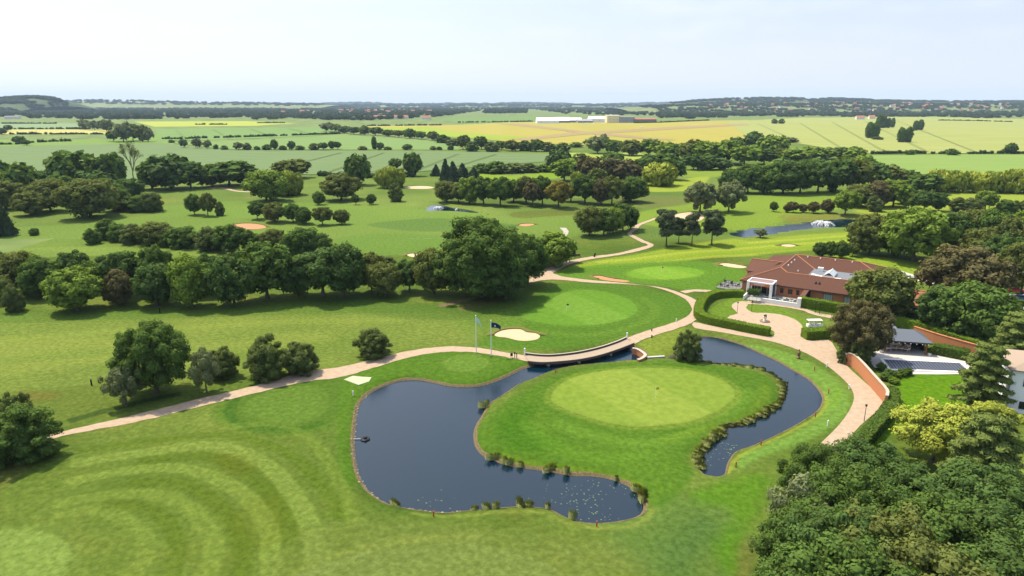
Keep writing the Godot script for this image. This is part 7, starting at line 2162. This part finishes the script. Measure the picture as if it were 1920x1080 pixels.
	var roof := mat("slate_roof", lin(0.085, 0.10, 0.13), 0.6, 0.35)
	obj("roof", slab([Vector3(-0.6, 2.75, 0.7), Vector3(w + 0.6, 2.75, 0.7), Vector3(w - 2.2, 4.3, -3.0), Vector3(2.0, 4.3, -3.0)], 0.2), roof, pv)
	obj("roof", slab([Vector3(w + 0.6, 2.75, 0.7), Vector3(w + 0.6, 2.75, -6.4), Vector3(w - 2.2, 4.3, -3.0)], 0.2), roof, pv)
	obj("roof", slab([Vector3(-0.6, 2.75, 0.7), Vector3(2.0, 4.3, -3.0), Vector3(-0.6, 2.75, -6.4)], 0.2), roof, pv)
	obj("roof", slab([Vector3(-0.6, 2.75, -6.4), Vector3(2.0, 4.3, -3.0), Vector3(w - 2.2, 4.3, -3.0), Vector3(w + 0.6, 2.75, -6.4)], 0.2), roof, pv)
	obj("roof", slab([Vector3(-0.4, 2.6, -3.5), Vector3(3.6, 3.8, -4.0), Vector3(3.6, 3.8, -8.0), Vector3(-0.4, 2.6, -8.0)], 0.2), roof, pv)
	var fas := MB.new()
	fas.box(Vector3(w * 0.5, 2.62, 0.66), Vector3(w + 1.2, 0.26, 0.1))
	obj("fascia", fas.done(), mat("fascia_dark", lin(0.05, 0.06, 0.075), 0.5), pv)
	var bk := MB.new()
	bk.box(Vector3(w * 0.5, 1.3, -5.7), Vector3(w, 2.6, 0.2))
	bk.box(Vector3(0.0, 1.3, -3.2), Vector3(0.15, 2.6, 4.8))
	bk.box(Vector3(w, 1.3, -3.8), Vector3(0.15, 2.6, 3.6))
	obj("wall", bk.done(), mat("pavilion_wall", lin(0.05, 0.045, 0.042), 0.8), pv)
	obj("floor", face([Vector3(-0.2, 0.03, 0.5), Vector3(w + 0.2, 0.03, 0.5), Vector3(w + 0.2, 0.03, -5.7), Vector3(-0.2, 0.03, -5.7)], Vector3.UP), paving, pv)
	# bulbs of the festoon string under the eaves
	var fs := thing("festoon_lights", "string of small pale bulbs along the pavilion eaves", "string lights", pv.position, turn)
	var cab := MB.new()
	cab.tube(Vector3(-0.6, 2.5, 0.75), Vector3(w + 0.4, 2.5, 0.75), 0.015, 0.015, 4)
	cab.tube(Vector3(-0.6, 2.5, 0.75), Vector3(-0.7, 2.5, -3.5), 0.015, 0.015, 4)
	obj("cable", cab.done(), mat("black_plastic", lin(0.012, 0.012, 0.014), 0.4), fs)
	var bulb := MB.new()
	bulb.lathe(Vector3.ZERO, [Vector2(0, -0.12), Vector2(0.09, -0.05), Vector2(0.09, 0.02), Vector2(0.03, 0.12)], 8)
	var bulb_mesh := bulb.done()
	for k in 8:
		obj("bulb", bulb_mesh, mat("bulb_glass", lin(0.7, 0.62, 0.52), 0.3), fs, Vector3(0.4 + k * (w - 0.6) / 7.0, 2.36, 0.75))
	for k in 4:
		obj("bulb", bulb_mesh, mat("bulb_glass", lin(0.7, 0.62, 0.52), 0.3), fs, Vector3(-0.65, 2.36, -0.2 - k * 0.8))
	var basis := Basis(Vector3.UP, turn)
	var cushion := mat("cream_cushion", lin(0.46, 0.38, 0.32), 0.9)
	var seats := [Vector3(0.9, 0.04, -0.6), Vector3(2.2, 0.04, -1.2), Vector3(3.3, 0.04, -1.3), Vector3(4.6, 0.04, -0.9), Vector3(2.4, 0.04, -3.0), Vector3(1.0, 0.04, -3.2)]
	for i in seats.size():
		chair("lounge_chair", "cream lounge chair in the pavilion, " + ["leftmost in front", "second from the left in front", "third from the left in front", "rightmost in front", "right one at the back", "left one at the back"][i], pv.position + basis * seats[i], turn + [0.5, 0.1, -0.2, -0.7, PI, PI - 0.4][i], 0.95, cushion, cushion, "pavilion lounge chairs")
	var pot := MB.new()
	pot.lathe(Vector3.ZERO, [Vector2(0, 0), Vector2(0.3, 0), Vector2(0.42, 0.6), Vector2(0.36, 0.62), Vector2(0.33, 0.5), Vector2(0, 0.5)], 12)
	var pot_mesh := pot.done()
	var leafy := crown(lobes_round(_rng(5), 14, -0.1, 0.2), 900, 0.07, 66, 0.4, 1.5)
	for i in 2:
		var q := thing("plant_pot", ["white pot with a leafy plant by the pavilion's left post", "white pot with a leafy plant by the pavilion's right post"][i], "plant pot", pv.position + basis * ([Vector3(-0.5, 0.0, 0.5), Vector3(w + 0.4, 0.0, 0.4)][i]), 0.0, "pavilion plant pots")
		obj("pot", pot_mesh, mat("white_pot", lin(0.7, 0.68, 0.66), 0.6), q)
		obj("plant", leafy, clip2, q, Vector3(0, 0.5, 0)).scale = Vector3(1.0, 1.3, 1.0)
	# planting bed below the pool
	var bed := ["dark upright shrub nearest the pool in the bed below its corner", "small dark shrub second along the bed below the pool", "bushy shrub in the middle of the bed below the pool", "upright shrub at the right end of the bed below the pool", "shrub at the upper left end of the pool bed", "bright low shrub at the lower edge of the pool bed", "shrub between the pool bed and the brick wall"]
	for q in [[Vector3(71.53, 0, -119.58), 1.6, 1.4], [Vector3(72.46, 0, -119.06), 1.2, 1.1], [Vector3(74.04, 0, -120.1), 1.5, 1.2], [Vector3(75.4, 0, -120.36), 1.2, 1.4], [Vector3(71.58, 0, -122.77), 1.4, 1.5], [Vector3(70.68, 0, -116.53), 1.4, 1.0], [Vector3(69.9, 0, -118.04), 1.6, 1.2]]:
		var pl := thing("border_shrub", bed.pop_front(), "shrub", q[0], q[1] * 3.0, "shrubs of the pool bed")
		pl.scale = Vector3(q[1] * 1.4, q[2], q[1] * 1.4)
		obj("stem", leaf_kinds["bush"][4][0], trunk_kinds["bark"], pl)
		obj("crown", leafy, clip2 if q[2] > 1.15 else clip, pl)
	# white house at the right edge
	var hw := thing("white_house", "white rendered house with a grey brown roof at the right edge", "building", Vector3(82.71, 0, -104.39), deg_to_rad(-22.0))
	var white := mat("house_render", lin(0.80, 0.80, 0.80), 0.8)
	var hb := MB.new()
	hb.box(Vector3(5.0, 3.9, -5.0), Vector3(10.0, 7.8, 10.0))
	obj("wall", hb.done(), white, hw)
	var rt := textured("house_roof", Color.WHITE, noise_tex(128, 0.1, 143, lin(0.20, 0.15, 0.12), lin(0.32, 0.26, 0.21)), Vector3(0.8, 0.8, 0.8))
	var h0 := Vector3(-0.6, 7.7, 0.6)
	var h1 := Vector3(10.6, 7.7, 0.6)
	var h2 := Vector3(10.6, 7.7, -10.6)
	var h3 := Vector3(-0.6, 7.7, -10.6)
	var ap := Vector3(5, 9.6, -5)
	obj("roof", slab([h0, h1, ap], 0.16), rt, hw)
	obj("roof", slab([h1, h2, ap], 0.16), rt, hw)
	obj("roof", slab([h2, h3, ap], 0.16), rt, hw)
	obj("roof", slab([h3, h0, ap], 0.16), rt, hw)
	var glass := mat("window_glass", lin(0.02, 0.024, 0.028), 0.08, 0.5)
	var dark := mat("dark_frame", lin(0.03, 0.03, 0.032), 0.5)
	for q in [Vector3(2.2, 4.9, 0.02), Vector3(5.0, 4.9, 0.02), Vector3(2.2, 0.9, 0.02)]:
		window(hw, q, 1.0, 1.3, 0.0, dark, glass)
	window(hw, Vector3(-0.02, 3.6, -4.0), 1.0, 1.3, -PI * 0.5, dark, glass)
	# barn roof showing behind the trees at the right edge
	house(Vector3(198.15, 0, -260.82), 16.0, 10.0, 3.4, 3.0, 0.5, mat("barn_grey", lin(0.16, 0.17, 0.15), 0.9), mat("barn_roof", lin(0.3, 0.3, 0.27), 0.8), "barn", "grey barn half hidden by trees at the right edge", "")
	# bare patch, car park
	setting("car_park", drape(flat_points([129.2, -176.7, 140, -176.7, 138.4, -165.3, 125.3, -148.3, 112.6, -149.5, 116.2, -158.5]), 4.0, 0.09), textured("car_park_tarmac", Color.WHITE, noise_tex(128, 0.05, 144, Color(0.476, 0.464, 0.488), Color(0.553, 0.541, 0.559)), Vector3(0.3, 0.3, 0.3)), "pale tarmac car park at the right edge")
	car(Vector3(129.71, 0, -171.07), 0.12, lin(0.66, 0.68, 0.72), "white car parked side on at the right edge")
	car(Vector3(137.28, 0, -178.33), -0.25, lin(0.42, 0.03, 0.02), "bright red car behind the white one in the car park")
	car(Vector3(118.79, 0, -155.52), 0.1, lin(0.16, 0.015, 0.02), "dark red car nearest in the car park")
	car(Vector3(123.92, 0, -157.64), 0.3, lin(0.30, 0.33, 0.37), "silver car right of the dark red one")
	car(Vector3(133.41, 0, -170.57), 0.1, lin(0.04, 0.13, 0.2), "blue car right of the white one")

func _rng(s: int) -> RandomNumberGenerator:
	var r := RandomNumberGenerator.new()
	r.seed = s
	return r

func car(at: Vector3, turn: float, c: Color, label: String) -> void:
	var o := thing("parked_car", label, "car", at + Vector3(0, 0.12, 0), turn, "parked cars")
	var prof := [Vector2(-2.1, 0.3), Vector2(-2.15, 0.75), Vector2(-1.95, 0.95), Vector2(-0.9, 1.02), Vector2(1.3, 1.0), Vector2(2.0, 0.86), Vector2(2.15, 0.6), Vector2(2.1, 0.3)]
	var cab := [Vector2(-1.5, 0.98), Vector2(-1.0, 1.42), Vector2(0.3, 1.46), Vector2(1.15, 0.99)]
	if not house_parts.has("car"):
		var made := []
		for q in [[prof, 0.88], [cab, 0.76]]:
			var b := MB.new()
			var p: Array = q[0]
			for i in p.size():
				var j := (i + 1) % p.size()
				var e: Vector2 = p[j] - p[i]
				var nn := Vector3(-e.y, e.x, 0)
				if nn.dot(Vector3(p[i].x + p[j].x, p[i].y + p[j].y - 1.5, 0)) < 0.0:
					nn = -nn
				b.quad(Vector3(p[i].x, p[i].y, -q[1]), Vector3(p[j].x, p[j].y, -q[1]), Vector3(p[j].x, p[j].y, q[1]), Vector3(p[i].x, p[i].y, q[1]), nn)
			for s in [-1, 1]:
				var a := []
				for e in p:
					a.append(Vector3(e.x, e.y, s * q[1]))
				b.poly(a, Vector3(0, 0, s))
			made.append(b.done())
		var rf := MB.new()
		rf.cbox(Vector3(-0.35, 1.475, 0), Vector3(1.35, 0.06, 1.45), 0.02)
		var wh := MB.new()
		wh.tube(Vector3(0, 0, -0.11), Vector3(0, 0, 0.11), 0.32, 0.32, 12)
		var li := MB.new()
		li.cbox(Vector3.ZERO, Vector3(0.1, 0.16, 0.34), 0.03)
		house_parts["car"] = made + [rf.done(), wh.done(), li.done()]
	var k: Array = house_parts["car"]
	var paint := mat("car_" + label.left(10), c, 0.25, 0.5)
	obj("body", k[0], paint, o)
	obj("cabin_windows", k[1], mat("window_glass", lin(0.02, 0.024, 0.028), 0.08, 0.5), o)
	obj("roof", k[2], paint, o)
	for x in [-1.35, 1.35]:
		for z in [-0.8, 0.8]:
			obj("wheel", k[3], mat("tyre", lin(0.015, 0.015, 0.016), 0.8), o, Vector3(x, 0.32, z))
	for z in [-0.6, 0.6]:
		obj("headlight", k[4], mat("lamp_glass", lin(0.6, 0.6, 0.6), 0.2), o, Vector3(2.12, 0.68, z))
		obj("tail_light", k[4], mat("tail_glass", lin(0.3, 0.02, 0.02), 0.2), o, Vector3(-2.12, 0.75, z))

# ------------------------------------------------------------------ small things of the course
func post(at: Vector3, tall: float, rad: float, m: Material, called: String, label: String, group: String, cat := "post") -> void:
	var b := MB.new()
	b.lathe(Vector3.ZERO, [Vector2(rad, -0.1), Vector2(rad, tall * 0.94), Vector2(rad * 0.6, tall), Vector2(0, tall)], 8)
	at.y = height(at.x, at.z)
	tag(obj(called, b.done(), m, null, at), label, cat, group)

func flag_mesh(long: float, high: float, droop: float) -> ArrayMesh:
	var b := MB.new()
	var n := 8
	for i in n:
		var t := float(i) / n
		var u := float(i + 1) / n
		var p := Vector3(t * long, -t * t * droop, sin(t * 7.0) * 0.12)
		var q := Vector3(u * long, -u * u * droop, sin(u * 7.0) * 0.12)
		for s in [0.0, 0.02]:
			b.quad(p + Vector3(0, 0, s), q + Vector3(0, 0, s), q + Vector3(0, -high * (1.0 - u * 0.25), s), p + Vector3(0, -high * (1.0 - t * 0.25), s), Vector3(0, 0, 1.0 if s > 0.0 else -1.0))
	return b.done()

func make_details() -> void:
	var white := mat("white_paint", lin(0.7, 0.7, 0.68), 0.6)
	var black := mat("black_plastic", lin(0.012, 0.012, 0.014), 0.4)
	var navy := mat("flag_navy", lin(0.015, 0.03, 0.09), 0.8)
	var pale := mat("flag_pale", lin(0.45, 0.62, 0.52), 0.8)
	for k in 2:
		var o := thing("flagpole", ["tall white pole with a limp pale green flag", "tall white pole with a dark blue flag"][k], "flagpole", [Vector3(-7.42, 0, -132.39), Vector3(-4.26, 0, -130.54)][k], 0.0, "flagpoles by the cart path")
		var p := MB.new()
		p.tube(Vector3(0, -0.1, 0), Vector3(0, [8.0, 7.6][k], 0), 0.11, 0.07, 8)
		obj("pole", p.done(), white, o)
		obj("flag", flag_mesh(1.0 if k == 0 else 1.9, 1.1, 1.5 if k == 0 else 0.8), pale if k == 0 else navy, o, Vector3(0.08, [7.7, 7.2][k], 0))
		var fin := MB.new()
		fin.lathe(Vector3(0, [8.0, 7.6][k], 0), [Vector2(0, -0.05), Vector2(0.12, 0.05), Vector2(0, 0.18)], 8)
		obj("finial", fin.done(), white, o)
		if k == 1:
			var em := MB.new()
			em.lathe(Vector3(0.8, 6.45, 0.1), [Vector2(0, -0.22), Vector2(0.2, 0), Vector2(0, 0.22)], 8, 0.0, 1.0, 0.4)
			obj("flag_emblem", em.done(), white, o)
	for s in [[Vector3(25.21, 0, -109.94), Color(0.702, 0.613, 0.106), "flagstick with a yellow flag on the peninsula green"], [Vector3(13.52, 0, -161.15), lin(0.02, 0.02, 0.03), "flagstick with a dark flag on the kidney green"], [Vector3(45.49, 0, -200.6), lin(0.5, 0.05, 0.04), "flagstick with a red flag on the striped green"]]:
		var o := thing("flagstick", s[2], "flagstick", s[0], 0.3, "flagsticks on the greens")
		var p := MB.new()
		p.tube(Vector3(0, -0.05, 0), Vector3(0, 2.0, 0), 0.035, 0.03, 6)
		obj("stick", p.done(), white, o)
		obj("flag", flag_mesh(0.55, 0.45, 0.15), mat("pin_" + s[2].right(12), s[1], 0.8), o, Vector3(0.03, 2.0, 0))
		var cup := MB.new()
		cup.lathe(Vector3.ZERO, [Vector2(0.06, 0.026), Vector2(0.12, 0.026), Vector2(0.12, 0.03), Vector2(0.06, 0.03)], 10)
		obj("cup", cup.done(), black, o)
	var red := mat("red_stake", lin(0.35, 0.06, 0.03), 0.7)
	var wi := 0
	for q in [Vector3(61.77, 0, -124.42), Vector3(61.11, 0, -113.86), Vector3(50.71, 0, -99.32), Vector3(42.99, 0, -91.34), Vector3(38.84, 0, -152.64), Vector3(-28.23, 0, -111.3)]:
		post(q, 0.95, 0.11, white, "marker_post", "white marker post beside the drive or path, %s of six" % ["top one by the arm", "one at the drive's bend", "one above the near wood", "lowest one by the near wood", "one by the middle green", "one left of the pond"][wi], "white marker posts")
		wi += 1
	wi = 0
	for q in [Vector3(58.65, 0, -122.77), Vector3(56.9, 0, -112.68), Vector3(50.41, 0, -103.18), Vector3(37.94, 0, -93.48), Vector3(32.06, 0, -87.01), Vector3(-9.86, 0, -74.77), Vector3(10.4, 0, -72.65), Vector3(8.42, 0, -121.69)]:
		post(q, 0.8, 0.09, red, "hazard_stake", "red stake on the bank, " + ["highest by the curved arm", "at the arm's outer bend", "below the arm's outer bend", "by the arm's lower reach", "lowest by the arm's tip", "on the pond's bottom shore at left", "on the pond's bottom shore at right", "on the peninsula by the bridge"][wi], "red hazard stakes")
		wi += 1
	post(Vector3(-87.04, 0, -160.26), 1.4, 0.14, black, "yardage_post", "dark post on the fairway below the long tree row", "")
	post(Vector3(-77.06, 0, -115.31), 1.2, 0.14, black, "yardage_post", "dark post on the rough left of the tall dark tree", "")
	post(Vector3(20.36, 0, -131.46), 0.9, 0.1, black, "bridge_bollard", "short black bollard by the bridge's near side", "")
	for k in 2:
		post([Vector3(31.65, 0, -145.66), Vector3(30.79, 0, -141.33)][k], 0.7, 0.14, black, "path_bollard", ["short black bollard on the path's upper edge past the bridge", "short black bollard on the path's lower edge past the bridge"][k], "path bollards")
	# two dark ball washer and bin stands by the bridge
	var st := thing("bin_stand", "dark bin and ball washer on legs beside the bridge end", "bin", Vector3(0.11, 0, -129.33))
	var sb := MB.new()
	sb.cbox(Vector3(-0.2, 0.75, 0), Vector3(0.5, 0.6, 0.4), 0.05)
	obj("bin", sb.done(), black, st)
	for x in [-0.35, -0.05]:
		obj("leg", box_mesh(Vector3(0.06, 0.5, 0.06)), black, st, Vector3(x, 0, 0))
	var sw := MB.new()
	sw.lathe(Vector3(0.45, 0, 0), [Vector2(0.08, 0), Vector2(0.08, 0.8), Vector2(0.16, 0.85), Vector2(0.16, 1.25), Vector2(0, 1.3)], 8)
	sw.lathe(Vector3(0.85, 0, 0), [Vector2(0.08, 0), Vector2(0.08, 0.7), Vector2(0.13, 0.75), Vector2(0.13, 1.05), Vector2(0, 1.1)], 8)
	obj("washer", sw.done(), black, st)
	# statue on the bank of the arm, dark bird shape at the water
	var sc := thing("bank_sculpture", "weathered bronze figure on a plinth on the bank of the curved arm", "sculpture", Vector3(58.1, 0, -129.04))
	var sm := MB.new()
	sm.lathe(Vector3.ZERO, [Vector2(0.45, 0), Vector2(0.4, 0.3), Vector2(0.2, 0.4), Vector2(0.3, 0.8), Vector2(0.34, 1.25), Vector2(0.22, 1.5), Vector2(0.1, 1.55), Vector2(0.17, 1.75), Vector2(0.1, 1.95), Vector2(0, 2.0)], 10)
	obj("figure", sm.done(), mat("bronze", lin(0.16, 0.10, 0.05), 0.5), sc)
	# urn fountain in the turning circle
	var un := thing("urn_fountain", "small pale stone urn on a round base in the turning circle", "fountain", Vector3(59.92, 0, -153.05))
	var ub := MB.new()
	ub.lathe(Vector3.ZERO, [Vector2(1.15, 0.05), Vector2(1.15, 0.22), Vector2(1.0, 0.24), Vector2(0.95, 0.12), Vector2(0, 0.12)], 18)
	obj("basin", ub.done(), mat("basin_stone", lin(0.22, 0.15, 0.12), 0.8), un)
	var uu := MB.new()
	uu.lathe(Vector3.ZERO, [Vector2(0.45, 0.1), Vector2(0.4, 0.5), Vector2(0.15, 0.6), Vector2(0.2, 0.8), Vector2(0.5, 1.15), Vector2(0.55, 1.3), Vector2(0.35, 1.28), Vector2(0, 1.1)], 14)
	obj("urn", uu.done(), mat("urn_stone", lin(0.6, 0.57, 0.5), 0.8), un)
	obj("planting", crown(lobes_round(_rng(9), 10, 0.0, 0.22), 400, 0.1, 67), mat("leaves_dark_green", Color.WHITE), un, Vector3(0, 1.1, 0)).scale = Vector3(0.8, 0.7, 0.8)
	# lamp posts
	var li := 0
	for q in [Vector3(55.37, 0, -159.38), Vector3(59.36, 0, -160.7), Vector3(74.53, 0, -159.38), Vector3(75.19, 0, -158.5), Vector3(57.3, 0, -100.83), Vector3(90.85, 0, -151.84)]:
		var o := thing("lamp_post", "slim dark lamp post " + ["left of the circle's neck path", "right of the circle's neck path", "before the tall bright hedge, left one", "before the tall bright hedge, right one", "behind the lower driveway hedge", "by the hedge below the outbuilding"][li], "lamp post", q, 0.0, "lamp posts")
		var p := MB.new()
		p.tube(Vector3.ZERO, Vector3(0, 2.6, 0), 0.06, 0.04, 6)
		obj("column", p.done(), black, o)
		var h := MB.new()
		h.lathe(Vector3(0, 2.6, 0), [Vector2(0.05, 0), Vector2(0.16, 0.1), Vector2(0.18, 0.32), Vector2(0.22, 0.34), Vector2(0, 0.48)], 8)
		obj("lantern", h.done(), black, o)
		li += 1
	# ball-headed trees in front of the portico
	li = 0
	for q in [Vector3(61.83, 0, -169.58), Vector3(62.5, 0, -169.09), Vector3(63.64, 0, -169.58)]:
		var o := thing("topiary_tree", "dark ball headed little tree before the portico, " + ["left one", "middle one", "right one"][li], "tree", q, li * 1.1, "topiary trees before the portico")
		obj("trunk", trunk(70 + li, 0.75, 0.018, 1, 0.1), trunk_kinds["bark"], o)
		obj("crown", crown(lobes_round(_rng(20 + li), 12, 0.5, 0.16), 1400, 0.05, 80 + li), mat("leaves_deep_green", Color.WHITE), o)
		o.scale = Vector3(1.9, 3.6, 1.9)
		li += 1
	buggy(Vector3(69.63, 0, -148.31), 0.05, lin(0.72, 0.72, 0.7), "white roofed golf buggy parked behind the block hedge", 1.5)
	buggy(Vector3(8.78, 0, -204.7), 1.2, lin(0.02, 0.025, 0.03), "dark golf buggy in the shade at the path fork by the oak", 1.0)
	# golf trolley by the far path
	var tr := thing("golf_trolley", "small dark golf trolley beside the winding path", "golf trolley", Vector3(27.8, 0, -222.83), 0.4)
	var tb := MB.new()
	tb.bar(Vector3(0, 0.75, 0), Vector3(0.2, 0, 0), Vector3(0.12, 0.6, 0), Vector3(0, 0, 0.2))
	obj("bag", tb.done(), black, tr)
	for z in [-0.35, 0.35]:
		var wv := MB.new()
		wv.tube(Vector3(-0.2, 0.2, z - 0.04), Vector3(-0.2, 0.2, z + 0.04), 0.2, 0.2, 10)
		obj("wheel", wv.done(), black, tr)
	# benches and sign board
	for k in 2:
		var o := thing("bench", ["wooden bench beside the path under the small dark tree", "dark bench on the lawn right of the clubhouse"][k], "bench", [Vector3(21.98, 0, -222.02), Vector3(115.65, 0, -189.15)][k], 0.2, "benches")
		o.scale = Vector3.ONE * (1.2 if k == 0 else 1.5)
		var bm := mat("bench_wood", lin(0.05, 0.04, 0.03), 0.8)
		obj("seat", box_mesh(Vector3(1.6, 0.06, 0.4)), bm, o, Vector3(0, 0.42, 0))
		obj("backrest", box_mesh(Vector3(1.6, 0.45, 0.06)), bm, o, Vector3(0, 0.5, -0.22))
		for x in [-0.7, 0.7]:
			obj("leg", box_mesh(Vector3(0.08, 0.42, 0.4)), bm, o, Vector3(x, 0, 0))
	# folded parasol
	var pa := thing("folded_parasol", "tall folded white parasol beside the car park", "parasol", Vector3(140.48, 0, -186.19))
	var pp := MB.new()
	pp.tube(Vector3.ZERO, Vector3(0, 3.0, 0), 0.04, 0.04, 6)
	obj("pole", pp.done(), white, pa)
	var pc := MB.new()
	pc.lathe(Vector3.ZERO, [Vector2(0.36, 0.9), Vector2(0.3, 1.4), Vector2(0.2, 2.4), Vector2(0.05, 3.1), Vector2(0, 3.15)], 8)
	obj("canopy", pc.done(), white, pa)

func buggy(at: Vector3, turn: float, c: Color, label: String, s: float) -> void:
	var o := thing("golf_buggy", label, "golf buggy", at + Vector3(0, 0.06, 0), turn, "golf buggies")
	o.scale = Vector3(s, 1.0, 1.0)
	var paint := mat("buggy_" + label.left(9), c, 0.4, 0.5)
	var dark := mat("buggy_dark", lin(0.03, 0.05, 0.045), 0.5)
	var b := MB.new()
	b.cbox(Vector3(0, 0.5, 0), Vector3(2.4, 0.35, 1.15), 0.08)
	b.cbox(Vector3(0.95, 0.75, 0), Vector3(0.5, 0.4, 1.1), 0.1)
	b.cbox(Vector3(-0.95, 0.75, 0), Vector3(0.5, 0.35, 1.1), 0.08)
	obj("body", b.done(), paint, o)
	var r := MB.new()
	r.cbox(Vector3(-0.1, 1.9, 0), Vector3(2.2, 0.12, 1.25), 0.04)
	obj("roof", r.done(), mat("white_paint", lin(0.7, 0.7, 0.68), 0.6) if c.r > 0.3 else dark, o)
	for x in [-1.0, 0.85]:
		for z in [-0.55, 0.55]:
			var p := MB.new()
			p.tube(Vector3(x, 0.8, z), Vector3(x * 0.95, 1.88, z), 0.03, 0.03, 5)
			obj("roof_strut", p.done(), dark, o)
	for x in [-0.45, 0.3]:
		var st := MB.new()
		st.cbox(Vector3(x, 0.85, 0), Vector3(0.5, 0.16, 1.05), 0.04)
		st.cbox(Vector3(x - 0.25, 1.15, 0), Vector3(0.12, 0.5, 1.05), 0.04)
		obj("seat", st.done(), dark if c.r < 0.3 else mat("buggy_seat", lin(0.6, 0.57, 0.5), 0.8), o)
	for x in [-0.8, 0.8]:
		for z in [-0.52, 0.52]:
			var w := MB.new()
			w.tube(Vector3(x, 0.23, z - 0.09), Vector3(x, 0.23, z + 0.09), 0.23, 0.23, 12)
			obj("wheel", w.done(), mat("tyre", lin(0.015, 0.015, 0.016), 0.8), o)
